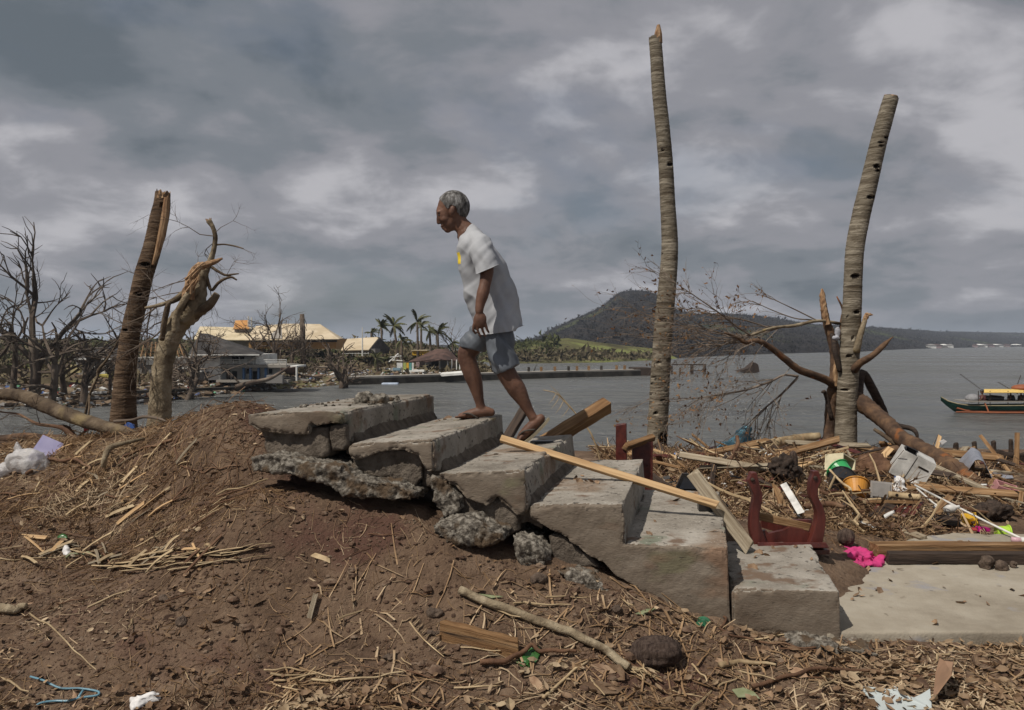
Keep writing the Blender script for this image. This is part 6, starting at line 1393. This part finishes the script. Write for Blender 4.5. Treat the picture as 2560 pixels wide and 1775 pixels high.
# ---- living palms beyond the houses, fronds swept by the wind
M['frond'] = mat('palm_frond', [(0.38, (0.045, 0.055, 0.02)), (0.6, (0.10, 0.10, 0.042))], scale=0.9, rough=0.7, bump=0.1, vary=0.3)
def frond_mesh(seed, L=2.6):
    R = random.Random(seed); mb = MB(); pts = []
    for i in range(9):
        t_ = i / 8; pts.append(Vector((L * (t_ - .12 * t_ * t_), 0, L * (.42 * t_ - .62 * t_ * t_))))
    mb.tube(pts, [.05 * (1 - .8 * i / 8) for i in range(9)], 4, cap=False)
    for i in range(1, 33):
        t_ = i / 33; k = min(7, int(t_ * 8)); q = pts[k].lerp(pts[k + 1], t_ * 8 - k)
        ll = .75 * math.sin(math.pi * (.12 + .8 * t_)) * R.uniform(.6, 1.1)
        for s in (-1, 1):
            tip = q + Vector((.35 * ll, s * ll * .55, -.62 * ll)); w = Vector((.055, 0, .01))
            mb.add([q - w, q + w, tip], [(0, 1, 2)])
    return mesh_of(mb, 'frond', M['frond'], fix=False)
FM = [frond_mesh(k) for k in range(3)]
def palm(label, px, py_top, D, base_px, seed, s=1.0, nf=13, dense=True):
    R = random.Random(seed); top = P(px, py_top, D); b0 = LP(base_px, D, -.3)
    root = thing('coconut_palm', label, 'palm', b0, 'wind-swept palms on the far shore')
    mb = MB(); m_ = (b0 + top) / 2 + Vector((.25 * (px - base_px) * D / F, 0, 0)) * -.6
    sm = cat_path([tuple(b0), tuple(m_), tuple(top)], 5); mb.tube(sm, [.2 - .007 * i for i in range(len(sm))], 7); part('trunk', mb, M['bark_far'], root, smooth=True)
    for k in range(nf):
        a = 6.283 * k / nf + R.uniform(-.5, .5); o = bpy.data.objects.new('frond', FM[k % 3]); COL.objects.link(o); o.parent = root
        el = R.uniform(-1.2, .75)
        d = Vector((math.cos(a) * math.cos(el), math.sin(a) * math.cos(el), math.sin(el))); d = (d + Vector((.22, .1, .1))).normalized()
        rz = math.atan2(d.y, d.x); ry = -math.asin(d.z)
        o.rotation_euler = (R.uniform(-.5, .5), ry - .35, rz); sc_ = s * .78 * R.uniform(.7, 1.1); o.scale = (sc_,) * 3; o.location = top - b0
for q in [('small palm showing just above the gabled building', 928, 832, 112, 930, 1, .75), ('palm behind the gabled building ridge', 953, 818, 110, 956, 2, .95), ('leaning tattered palm with dark curved trunk', 984, 815, 104, 996, 3, 1.05), ('short bushy palm between two taller ones', 1004, 850, 100, 1004, 4, .8),
          ('tallest palm beyond the yellow building', 1043, 805, 104, 1045, 5, 1.0), ('slim palm close behind the tallest one', 1053, 815, 108, 1053, 6, .8), ('palm with drooping fronds left of the thickest crown', 1074, 830, 100, 1078, 7, .85), ('thick-crowned palm above the hut roof', 1094, 832, 98, 1096, 8, 1.0),
          ('sparse palm at the right of the hut', 1132, 858, 98, 1132, 9, .7), ('stunted palm on the open shore before the white fence', 940, 895, 88, 945, 10, .75), ('low palm shoot beside the dark snapped tree', 868, 908, 73, 866, 11, .6)]: palm(*q)
# ---- shore litter: nobody could count it
rgx = np.random.default_rng(77)
def scatter_far(name, label, cat, count, pxr, tr, size, mt, seed):
    r = np.random.default_rng(seed); mb = MB()
    sx = [a for a, _ in SHORE]; sd = [b_ for _, b_ in SHORE]
    for k in range(count):
        px = r.uniform(*pxr); D = np.interp(px, sx, sd) + tr[0] + (tr[1] - tr[0]) * r.random() ** 1.6
        p = LP(px, D, .02); s = size * r.uniform(.4, 1.5)
        mb.box(p + Vector((0, 0, s * .15)), (s * r.uniform(.6, 1.8), s * r.uniform(.4, 1), s * r.uniform(.15, .5)), E(r.uniform(-25, 25), r.uniform(-25, 25), r.uniform(0, 180)))
    return part(name, mb, mt, label=label, cat=cat, kind='stuff', fix=False)
for i, (cn, c, n_) in enumerate([('white', (.6, .6, .58), 900), ('grey', (.25, .24, .23), 700), ('wood', (.16, .11, .07), 1600), ('blue', (.10, .17, .38), 110), ('red', (.38, .05, .04), 70), ('green', (.10, .28, .16), 60)]):
    scatter_far('shore_litter', cn + ' scraps of wreckage strewn along the far shore', 'wreckage', n_, (-80, 1180), (.3, 14 if cn != 'wood' else 26), .26 if cn != 'wood' else .4, flat('litter_' + cn, c, .8), 100 + i)
# scrub: small bushes over the rise and the headland, tiny trees on the hills
def scrub(name, label, V, count, size, mt, seed, lo=0.05, hi=1.0, tall=1.0, jr=None, top_bias=0.0, zmin=.3, shards=9):
    """many small ragged bushes of leaf shards, joined: a mass nobody could count"""
    r = np.random.default_rng(seed); nr, nc, _ = V.shape
    u = np.where(r.random(count) > top_bias, r.uniform(lo, hi, count), r.uniform(.9, 1.0, count))
    i = (u * (nr - 11)).astype(int); j = r.integers(*(jr or (1, nc - 1)), size=count)
    p = V[i, j].copy(); q = V[np.minimum(i + 1, nr - 1), j]; q2 = V[i, np.minimum(j + 1, nc - 1)]
    p = p + (q - p) * r.random((count, 1)) + (q2 - p) * r.random((count, 1)); p = p[p[:, 2] > zmin]; n = len(p)
    s = (size * np.exp(r.normal(0, .4, n)))[:, None]
    c = r.normal(0, 1, (n, shards, 3)) * np.array([.34, .34, .26 * tall]); c[..., 2] = np.abs(c[..., 2])
    T = c[:, :, None, :] + r.normal(0, 1, (n, shards, 3, 3)) * np.array([.20, .20, .26 * tall])
    W = p[:, None, None, :] + T * s[:, :, None, None]
    return part(name, (W.reshape(-1, 3), np.arange(n * shards * 3).reshape(-1, 3).tolist()), mt, label=label, cat='scrub', kind='stuff', fix=False)
SCR = mat('brown_scrub', [(0.4, (0.075, 0.062, 0.042)), (0.6, (0.16, 0.135, 0.085))], scale=0.4, rough=1, bump=0, vary=0, spec=0)
SCG = mat('green_scrub', [(0.4, (0.035, 0.042, 0.02)), (0.6, (0.085, 0.092, 0.042))], scale=0.4, rough=1, bump=0, vary=0, spec=0)
SCH = mat('hill_trees', [(0.4, (0.018, 0.017, 0.017)), (0.6, (0.042, 0.038, 0.037))], scale=0.05, rough=1, bump=0, vary=0, spec=0)
scrub('hill_woods', 'dark storm-stripped woods covering the far hills', HV, 30000, 1.5, SCH, 1, .0, 1.0, 1.0, (230, 418), .12, .3, 5)
scrub('headland_scrub', 'brown bushes along the green headland', GV, 1500, 1.1, SCR, 2, .0, .42, .9); scrub('headland_scrub', 'olive bushes on the crest of the headland', GV, 260, 1.5, SCG, 3, .3, 1.0, .9, (1, 75))
scrub('shore_scrub', 'low olive scrub on the rise behind the far houses', LV, 3200, .95, SCG, 4, .3, 1.0, .6, (100, 310)); scrub('shore_scrub', 'brown storm-beaten scrub behind the far houses', LV, 3600, .9, SCR, 5, .14, 1.0, .8, (90, 315))
# white specks of far houses on the far right shore
R = random.Random(6)
for k in range(12):
    a = [2332, 2345, 2362, 2378, 2440, 2452, 2462, 2478, 2492, 2500, 2520, 2545][k]; D_ = np.interp(a, [2156, 2560], [400, 1100]) + 14
    c = P(a, 866, D_); w = R.uniform(4, 9) * D_ / 900
    t = thing('far_house', 'tiny pale house on the distant wooded shore', 'house', (c.x, D_, .2), 'houses on the distant shore')
    mb = MB(); mb.box((c.x, D_ + w / 2, 1.2), (w, w, 3.2)); part('wall', mb, [W_, PINK, GREYW][k % 3], t)
    mb = MB(); mb.box((c.x, D_ + w / 2, 3.4), (w * 1.15, w * 1.15, 1.2), None, 0, .3); part('roof', mb, [GREYW, RUST, W_][k % 3], t)

# ================================================================== outrigger boat on the right
D_ = 47.0; t = thing('outrigger_boat', 'green wooden outrigger boat with yellow canopy and people aboard, crossing the bay', 'boat', P(2480, 1030, D_))
GRN = mat('green_hull', [(0.4, (0.015, 0.07, 0.05)), (0.6, (0.035, 0.125, 0.09))], scale=1.5, rough=0.5, bump=0.1, vary=0); ORG = flat('orange_strake', (0.27, 0.085, 0.035), .6); CAN = flat('yellow_canvas', (0.66, 0.46, 0.14), .8)
sec = [(2352, 993, 995, .05), (2366, 1003, 1008, .22), (2385, 1009, 1022, .42), (2405, 1012, 1028, .55), (2440, 1013, 1030, .65), (2500, 1013, 1030, .7), (2580, 1012, 1030, .7), (2660, 1008, 1028, .6), (2740, 998, 1012, .25)]
rows = []
for (a, y0, y1, w) in sec:
    tp = P(a, y0, D_); bt_ = P(a, y1, D_)
    rows.append([Vector((tp.x, D_ - w, tp.z)), Vector((tp.x, D_ - w * .85, (tp.z + bt_.z) / 2)), Vector((tp.x, D_, bt_.z - .15)), Vector((tp.x, D_ + w * .85, (tp.z + bt_.z) / 2)), Vector((tp.x, D_ + w, tp.z))])
mb = MB(); mb.grid(rows); mb.grid([[p + Vector((0, (D_ - p.y) * .12, .04)) for p in r] for r in rows]); part('hull', mb, GRN, t, smooth=True)
mb = MB(); mb.tube([P(a, y0, D_) + Vector((0, -w, .02)) for a, y0, _, w in sec], .035, 6); part('gunwale', mb, flat('pale_gunwale', (.3, .26, .16), .7), t); mb = MB(); mb.tube([P(a, y1 - 3, D_) + Vector((0, -w * .7 - .02, 0)) for a, _, y1, w in sec[2:-1]], .06, 6); part('strake', mb, ORG, t)
mb = MB(); mb.tube([(P(2390, 1030, D_ - 1.6)), P(2500, 1032, D_ - 1.9), P(2620, 1032, D_ - 1.9), P(2700, 1030, D_ - 1.6)], [.04, .06, .06, .04], 7); part('outrigger', mb, ORG, t)
for a in (2462, 2600):
    mb = MB(); mb.tube([P(a, 1008, D_ - .6), P(a + 5, 1018, D_ - 1.3), P(a + 10, 1032, D_ - 1.85)], .04, 6); part('outrigger_arm', mb, ORG, t)
mb = MB(); rr_ = []
for a in np.linspace(2460, 2640, 8): rr_.append([P(a, 972.5 + 9 * abs(s_) ** 1.6, D_ + s_ * .85) for s_ in np.linspace(-1, 1, 7)])
mb.grid(rr_); mb.grid([[p - Vector((0, 0, .03)) for p in r] for r in rr_]); part('canopy', mb, CAN, t, smooth=True)
mb = MB(); mb.ell(P(2556, 970, D_), (.6, .5, .22)); part('roof_load', mb, ORG, t, smooth=True, label='orange bundle on top of the canopy')
for a in (2446, 2475, 2520, 2560): 
    for s_ in (-.7, .7):
        mb = MB(); mb.tube([P(a, 1012, D_ + s_), P(a, 977, D_ + s_)], .025, 5); part('post', mb, M['wood_dark'], t)
mb = MB(); mb.ell(P(2432, 996, D_), (.42, .4, .26)); v, n, f = remesh(mb, .05, 1); part('covered_load', (v + n * (.05 * fbm(v * 4, 3))[:, None], f), flat('grey_canvas', (.22, .22, .23), .8), t, smooth=True, label='grey tarpaulin-covered load on the foredeck')
mb = MB(); fbox(mb, 2420, 2640, 1003, 1006, D_ - .75, 1.5); part('deck', mb, CONC, t)
for a, b_, c, d_ in ((2400, 935, 2450, 972), (2495, 955, 2545, 985), (2544, 960, 2552, 938)):
    mb = MB(); mb.tube([P(a, b_, D_), P(c, d_, D_)], .02, 5); part('pole', mb, M['wood_dark'], t)
def sitter(label, px, col, seed):
    t2 = thing('person', label, 'person', P(px, 1006, D_ - .2)); mb = MB(); DD = D_ - .2
    q = lambda x, y, dy=0: P(px + x, y, DD + dy)
    mb.ell(q(0, 979.5), (.1, .09, .125)); mb.tube([q(0, 986), q(1, 992)], [.06, .09], 8)
    mb.tube([q(1, 990), q(2, 997), q(2, 1003)], [.14, .19, .17], 9)
    for s_ in (-1, 1):
        mb.tube([q(1, 990.5, .17 * s_), q(0, 996, .22 * s_), q(-4, 1000, .18 * s_), q(-7, 999, .12 * s_)], [.06, .05, .042, .035], 7)
        mb.tube([q(3, 1003, .1 * s_), q(-6, 1002, .12 * s_), q(-8, 1006, .12 * s_)], [.09, .075, .05], 7)
    v, n, f = remesh(mb, .022, 2); part('body', (v, f), M['skin'], t2, smooth=True)
    mb = MB(); mb.tube([q(1, 988.5), q(2, 997), q(2, 1004)], [.17, .21, .19], 10); part('shirt', mb, col, t2, smooth=True)
    mb = MB(); mb.ell(q(.6, 977.5), (.112, .105, .1)); part('hair', mb, M['black'], t2, smooth=True)
sitter('person in a dark maroon top sitting at the front of the boat canopy', 2455, flat('maroon_top', (.07, .015, .02), .8), 1); sitter('person in black sitting in the middle under the boat canopy', 2526, flat('black_top', (.012, .012, .014), .8), 2); sitter('person in a dark brown top sitting at the stern end under the canopy', 2552, flat('brown_top', (.05, .035, .03), .8), 3)
mb = MB(); fbox(mb, 2466, 2512, 990, 1003, D_ - .3, .9); part('cargo', rough_block(mb, .08, 0, .08, rock=.06, scale=3), M['black'], t, smooth=True, label='dark baggage stacked under the canopy')
# ================================================================== litter on the soil
def dens(x, y, mask):
    return mask
lr = np.random.default_rng(303)
def in_poly_stairs(x, y):
    """True over the stairs and the landing"""
    dx = x - NB.x; dy = y - NB.y
    u = dx * RU.x + dy * RU.y; v = dx * RD.x + dy * RD.y
    st = (u > -1.08) & (u < 2.0) & (v > -0.03) & (v < 1.6)
    pl = (x > 1.46) & (y > 3.68) & (y < 5.2 + np.clip((x - 2.4) * .8, -0.7, .45)) & (x > 1.0 + (y - 3.7) * .35)
    return st | pl
def spots(n, xr, yr, fn=None):
    x = lr.uniform(*xr, n * 10); y = lr.uniform(*yr, n * 10)
    w = np.ones_like(x) if fn is None else fn(x, y)
    k = (lr.random(len(x)) < w) & ~in_poly_stairs(x, y)
    x, y = x[k][:n], y[k][:n]
    return np.stack([x, y, gz(x, y)], -1)
def patch(x, y, s=1.1, seed=0.0): return np.clip(fbm(np.stack([x * s, y * s, x * 0 + seed], -1), 3) * 1.6 + .45, 0.03, 1)
def f_front(x, y):
    right = np.clip((x + .5) / 1.0, 0, 1) * np.clip((4.0 - y) / .35, 0, 1)
    low = np.clip((3.45 - y) / .3, 0, 1) * .5
    left = np.clip((-1.6 - x) / .5, 0, 1) * np.clip((y - 4.2) / .4, 0, 1) * .28
    mid = np.exp(-((y - 4.35 + (x + 2.0) * .12) / .16) ** 2) * (x < -1.1) * .4
    return np.clip(.08 + right * 1.0 + low * .8 + left + mid, 0, 1) * patch(x, y) ** .6
def f_leaf(x, y):
    right = np.clip((x + .4) / 1.0, 0, 1) * np.clip((4.0 - y) / .35, 0, 1); low = np.clip((3.4 - y) / .25, 0, 1) * .45
    return np.clip(.015 + right + low + .12 * np.clip((-1.8 - x) / .5, 0, 1) * (y > 4.6), 0, 1) * patch(x, y) ** .6
def f_pile(x, y): return patch(x, y, .8, 4.0)
def straws(pts, L, r, lift, bend=.25, tilt=.12, flat_=1.0):
    n = len(pts); k = 4; m_ = 3
    L = L * lr.uniform(.35, 1.6, n) ; a = lr.normal(0.12, 1.15, n)
    el = lr.normal(0, tilt, n)
    d = np.stack([np.cos(a) * np.cos(el), np.sin(a) * np.cos(el), np.sin(el)], -1); s = np.stack([-np.sin(a), np.cos(a), 0 * a], -1); u = np.cross(d, s)
    bd = lr.normal(0, bend, n); bu = lr.normal(0, bend * .5, n); rr_ = r * lr.uniform(.5, 1.5, n)
    V = []
    for i in range(k):
        t_ = i / (k - 1) - .5
        c = pts + d * (t_ * L)[:, None] + s * (bd * L * (t_ * t_ - .08))[:, None] + u * (np.abs(bu) * L * (.25 - t_ * t_))[:, None]
        g = gz(c[:, 0], c[:, 1]); c[:, 2] = np.where(lift > 0.05, c[:, 2], g) + lift * lr.random(n) ** 2 * .5 + el * L * t_ + rr_ * .6
        for j in range(m_):
            b_ = 2 * math.pi * j / m_; V.append(c + (s * math.cos(b_) + u * math.sin(b_) * flat_) * (rr_ * (1 - .45 * i / (k - 1)))[:, None])
    V = np.stack(V, 1).reshape(-1, 3)
    base = np.arange(n)[:, None] * (k * m_); fs = []
    for i in range(k - 1):
        for j in range(m_):
            fs.append(np.stack([i * m_ + j + 0 * base[:, 0], i * m_ + (j + 1) % m_ + 0 * base[:, 0], (i + 1) * m_ + (j + 1) % m_ + 0 * base[:, 0], (i + 1) * m_ + j + 0 * base[:, 0]], -1) + base)
    return V, np.concatenate(fs).tolist()
def leaves(pts, size, lift, curl=.5):
    n = len(pts); L = size * lr.uniform(.5, 1.6, n); w = L * lr.uniform(.16, .34, n)
    a = lr.uniform(0, 6.283, n); el = lr.normal(0, .28, n); ro = lr.normal(0, .5, n)
    d = np.stack([np.cos(a) * np.cos(el), np.sin(a) * np.cos(el), np.sin(el)], -1); s0 = np.stack([-np.sin(a), np.cos(a), 0 * a], -1); u0 = np.cross(d, s0)
    s = s0 * np.cos(ro)[:, None] + u0 * np.sin(ro)[:, None]; u = np.cross(d, s)
    cu = curl * lr.normal(.6, .5, n); c = pts + np.array([0, 0, 1]) * (lift * lr.random(n) + np.abs(np.sin(el)) * L * .4 + np.abs(np.sin(ro)) * w * .7 + .004)[:, None]
    V = []
    for t_, ww in ((-.5, .06), (-.2, .85), (.15, 1.0), (.5, .05)):
        lift_ = u * (cu * L * (t_ * t_) * .9)[:, None]
        for q in (-1, 0, 1): V.append(c + d * (t_ * L)[:, None] + s * (q * ww * w)[:, None] + lift_ + u * (abs(q) * ww * w * cu * .8)[:, None])
    V = np.stack(V, 1).reshape(-1, 3); base = np.arange(n)[:, None] * 12; fs = []
    for i in range(3):
        for j in range(2):
            z = 0 * base[:, 0]; fs.append(np.stack([z + i * 3 + j, z + i * 3 + j + 1, z + i * 3 + j + 4, z + i * 3 + j + 3], -1) + base)
    return V, np.concatenate(fs).tolist()
def pebbles(pts, size, flat_=.7):
    n = len(pts); base = MB(); base.ell((0, 0, 0), (1, 1, 1), None, 6, 4); bv = np.array(base.v); bf = base.f
    s = size * np.exp(lr.normal(0, .55, n)); rot = lr.uniform(0, 6.28, n)
    V = bv[None] * np.stack([s * lr.uniform(.7, 1.4, n), s, s * flat_ * lr.uniform(.6, 1.1, n)], -1)[:, None, :] * (1 + lr.normal(0, .16, (n, len(bv), 1)))
    c_, s_ = np.cos(rot)[:, None], np.sin(rot)[:, None]
    V = np.stack([V[..., 0] * c_ - V[..., 1] * s_, V[..., 0] * s_ + V[..., 1] * c_, V[..., 2]], -1) + pts[:, None, :] + np.array([0, 0, 1]) * (s * .12)[:, None, None]
    k = len(bv); return V.reshape(-1, 3), [tuple(i * k + q for q in f_) for i in range(n) for f_ in bf]
def stuff(name, label, cat, data, mt, smooth=False): return part(name, data, M[mt], label=label, cat=cat, kind='stuff', fix=False, smooth=smooth)
ALLX = (-3.4, 3.3)
stuff('soil_crumbs', 'brown crumbs and grit over the bare soil', 'soil', pebbles(spots(24000, (-3.6, 3.0), (2.95, 5.9), lambda x, y: np.clip(.35 + .9 * patch(x, y, 1.6, 9), 0, 1) * np.clip((5.2 - y) / 1.6, .15, 1)), .0042), 'pebble')
stuff('gravel', 'small stones scattered on the slope', 'gravel', pebbles(spots(700, (-3.4, 2.6), (3.0, 5.4)), .009), 'pebble')
stuff('straw_litter', 'dry straw and grass stalks matted on the soil', 'straw', straws(spots(8500, ALLX, (2.95, 5.6), f_front), .10, .0017, .022), 'straw')
stuff('straw_litter', 'reddish fine rootlets across the soil', 'rootlets', straws(spots(3600, ALLX, (2.95, 5.9), f_front), .12, .0017, .025, .6), 'root')
stuff('straw_litter', 'broad dry palm blades in the litter', 'straw', straws(spots(1900, (-1, 3.2), (2.95, 4.0), f_front), .15, .0055, .03, .2, .1, .25), 'straw')
stuff('leaf_litter', 'fallen dry leaves covering the soil', 'leaves', leaves(spots(4600, ALLX, (2.95, 5.4), f_leaf), .036, .015, .9), 'leaf')
stuff('leaf_litter', 'pale curled leaf scraps on the open soil', 'leaves', leaves(spots(800, ALLX, (2.95, 5.4), lambda x, y: .05 + patch(x, y, 1.4, 8) ** 2), .024, .004), 'straw')
# straw heaps behind the stairs on the right and on the bank
HX, HY = (1.05, 5.6), (5.45, 10.2)
stuff('straw_heap', 'tangled straw heaped behind the stairs', 'straw', straws(spots(9500, HX, HY, f_pile), .19, .0034, .07, .35, .22), 'straw')
stuff('straw_heap', 'reddish tangled roots heaped behind the stairs', 'roots', straws(spots(2600, (1.0, 5.2), (5.5, 9.6), f_pile), .26, .0036, .10, .7, .3), 'root')
stuff('leaf_heap', 'dry leaves in the heap behind the stairs', 'leaves', leaves(spots(2600, HX, HY, f_pile), .055, .06, .9), 'leaf')
stuff('wood_chips', 'splintered grey wood scraps in the heap', 'wood scraps', straws(spots(1700, HX, (5.6, 9.8), f_pile), .22, .010, .08, .05, .25, .5), 'straw')
stuff('rootlets', 'tangle of roots and straw on the left bank by the logs', 'roots', straws(spots(1900, (-3.9, -1.9), (4.7, 6.1), lambda x, y: patch(x, y, 1.2, 2) * np.clip((-2.0 - x) * 1.5, .1, 1)), .15, .0026, .03, .7, .35), 'straw')
stuff('rootlets', 'reddish rootlets on the left mound', 'roots', straws(spots(600, (-3.9, -1.5), (4.2, 5.9), lambda x, y: patch(x, y, 1.3, 6)), .22, .0024, .02, .8, .35), 'root')
# coloured scraps in the heap
for cn, c, n_ in (('white', (.6, .6, .58), 170), ('black', (.015, .015, .017), 80), ('blue', (.08, .16, .4), 10), ('red', (.3, .03, .03), 14), ('maroon', (.06, .015, .012), 60)):
    pts = spots(n_, (1.2, 5.4), (5.6, 9.8), f_pile); mb = MB()
    for p in pts:
        s = .028 * lr.uniform(.4, 1.6); mb.box(Vector(p) + Vector((0, 0, lr.uniform(.02, .1))), (s * lr.uniform(.8, 3), s * lr.uniform(.5, 1.2), s * .25), E(lr.uniform(-40, 40), lr.uniform(-40, 40), lr.uniform(0, 180)))
    part('debris_scraps', mb, flat('scrap_' + cn, c, .6), label=cn + ' scraps mixed into the straw heap', cat='scraps', kind='stuff', fix=False)
# ---- leaves and twigs large enough to tell apart: one object each
LEAFM = []
for k in range(6):
    o_ = leaves(np.zeros((1, 3)), .085, 0.0, .8); v_ = o_[0]; v_ = v_ - np.array([v_[:, 0].mean(), v_[:, 1].mean(), v_[:, 2].min() + .3 * (v_[:, 2].max() - v_[:, 2].min())]); me = mesh_of((v_, o_[1]), 'dry_leaf', M['leaf_obj'], fix=False); LEAFM.append(me)
R = random.Random(12)
def drop(me, name, p, rz, sc, label, cat, group):
    o = bpy.data.objects.new(name, me); COL.objects.link(o); o.location = p; o.rotation_euler = (R.gauss(0, .18), R.gauss(0, .18), rz); o.scale = (sc,) * 3
    return tag(o, label, cat, group)
pts = spots(150, (-2.6, 2.6), (3.05, 4.2), f_leaf)
for i, p in enumerate(pts): drop(LEAFM[i % 6], 'dry_leaf', Vector(p) + Vector((0, 0, .006)), R.uniform(0, 6.28), R.uniform(.4, .95), 'curled dry brown leaf lying on the soil in front of the stairs', 'leaf', 'dry leaves on the soil')
pts = spots(70, (-2.6, 1.0), (3.05, 4.6))
for i, p in enumerate(pts): drop(LEAFM[i % 6], 'dry_leaf', Vector(p) + Vector((0, 0, .005)), R.uniform(0, 6.28), R.uniform(.35, .7), 'curled dry brown leaf lying on the soil in front of the stairs', 'leaf', 'dry leaves on the soil')
for i, (st, px, py) in enumerate([(1, 1100, 1052), (1, 1112, 1050), (1, 1090, 1054), (1, 1120, 1047), (2, 1215, 1135), (2, 1240, 1138), (2, 1300, 1120), (3, 1450, 1205), (3, 1465, 1203), (3, 1480, 1206), (3, 1455, 1190), (3, 1492, 1207), (3, 1440, 1200), (4, 1738, 1240), (4, 1692, 1262), (4, 1694, 1252), (4, 1640, 1305), (4, 1785, 1330), (4, 1622, 1335), (5, 1895, 1385), (5, 1905, 1378), (5, 1885, 1395), (5, 2030, 1398), (5, 1935, 1372), (5, 1990, 1368), (5, 1885, 1420), (5, 2010, 1370), (5, 1915, 1390)]):
    p = tread_hit(st, px, py); drop(LEAFM[i % 6], 'dry_leaf', p + Vector((0, 0, .003)), R.uniform(0, 6.28), R.uniform(.3, .6), 'dry curled leaf lying on a tread of the concrete stairs', 'leaf', 'dry leaves on the steps')
for i, (px, py) in enumerate([(2140, 1490), (2150, 1478), (2178, 1490), (2200, 1480), (2232, 1430), (2250, 1425), (2225, 1452), (2400, 1508), (2412, 1506), (2470, 1512), (2450, 1492), (2530, 1475), (2560, 1490), (2335, 1560), (2300, 1412), (2340, 1412), (2110, 1418), (2170, 1425), (2400, 1356), (2425, 1356), (2360, 1470), (2130, 1500), (2155, 1492), (2190, 1476)]):
    drop(LEAFM[i % 6], 'dry_leaf', onplat(px, py) + Vector((0, 0, .002)), R.uniform(0, 6.28), R.uniform(.3, .65), 'dry curled leaf lying on the concrete landing', 'leaf', 'dry leaves on the landing')
# twigs
TW = []
for k in range(6):
    rr_ = random.Random(40 + k); pts_ = [Vector((.2 * (i / 5 - .5), rr_.gauss(0, .008), abs(rr_.gauss(0, .004)))) for i in range(6)]
    mb = MB(); mb.tube(pts_, [.0042, .004, .0037, .0034, .003, .002], 5)
    if k % 2: mb.tube([pts_[3], pts_[3] + Vector((.04, .03, .006))], [.0026, .0012], 4)
    TW.append(mesh_of(mb, 'twig', M['straw_obj' if k % 3 else 'root']))
pts = spots(130, (-2.7, 2.7), (3.05, 4.5), f_front)
for i, p in enumerate(pts):
    o = drop(TW[i % 6], 'twig', Vector(p) + Vector((0, 0, .008)), R.gauss(.1, .8), R.uniform(.5, 1.5), 'dry twig lying on the soil in front of the stairs', 'twig', 'twigs on the soil')
    o.rotation_euler[1] = -math.atan2(float(gz(np.array([p[0] + .1]), np.array([p[1]]))[0] - p[2]), .1) * math.cos(o.rotation_euler[2])
pts = spots(90, (1.1, 5.0), (5.6, 9.4), f_pile)
for i, p in enumerate(pts):
    o = drop(TW[i % 6], 'stick', Vector(p) + Vector((0, 0, R.uniform(.04, .14))), R.uniform(0, 3.1), R.uniform(1.2, 3.2), 'dry stick in the tangled heap behind the stairs', 'stick', 'sticks in the debris heap'); o.rotation_euler[1] = R.gauss(0, .3)
# a greenish fern frond and wide leaf
for lab, q, mt_ in (('pale green torn leaf lying at the bottom edge of the litter', [(1830, 1738), (1858, 1728), (1885, 1740), (1900, 1756), (1870, 1754), (1845, 1752)], 'leaf_green'), ('broad dull green leaf lying beside the bamboo pole top', [(1195, 1498), (1225, 1494), (1258, 1506), (1230, 1510)], 'leaf_green'), ('wide reddish brown leaf at the bottom of the litter, below the bamboo pole', [(1452, 1718), (1500, 1716), (1560, 1732), (1545, 1745), (1500, 1745)], 'leaf_obj'), ('greenish grey flat leaf on the litter below the stairs', [(1588, 1545), (1615, 1532), (1640, 1534), (1610, 1552)], 'leaf_green')):
    mb = MB(); mb.prism([H(a, b_, .012) for a, b_ in q], (0, 0, .003)); part('broad_leaf', mb, M[mt_], label=lab, cat='leaf')
t = thing('fern_sprig', 'dry pale sprig with small leaves slanting beside the squared timber', 'sprig', H(1070, 1610))
sp = [H(a, b_, .015) for a, b_ in [(1024, 1568), (1040, 1590), (1060, 1610), (1085, 1630), (1110, 1655)]]
mb = MB(); mb.tube(sp, [.004, .004, .003, .003, .002], 5); part('stem', mb, M['straw_obj'], t)
for k in range(16):
    c = sp[min(4, k // 4)].lerp(sp[min(4, k // 4 + 1)], (k % 4) / 4); s_ = -1 if k % 2 else 1
    mb = MB(); tip = c + Vector((.03, s_ * .03 + .01, .022)); w = Vector((.006, 0, .004)); mb.add([c, c.lerp(tip, .5) + w, tip, c.lerp(tip, .5) - w], [(0, 1, 2, 3)]); part('leaflet', mb, M['straw_obj'], t, fix=False)

# ================================================================== air: far hills fade a little
mb = MB(); mb.box((500, 2500, 32.5), (14000, 7000, 70))
hz = part('haze', mb, bpy.data.materials.new('haze_air'), kind='stuff', label='thin grey sea haze over the bay', cat='haze')
hm = hz.data.materials[0]; hm.use_nodes = True; ht = hm.node_tree; ht.nodes.clear()
ho = ht.nodes.new('ShaderNodeOutputMaterial'); hv_ = ht.nodes.new('ShaderNodeVolumePrincipled')
hv_.inputs['Color'].default_value = (0.74, 0.84, 1.0, 1); hv_.inputs['Density'].default_value = 0.00027; hv_.inputs['Anisotropy'].default_value = 0.1
ht.links.new(hv_.outputs[0], ho.inputs['Volume'])
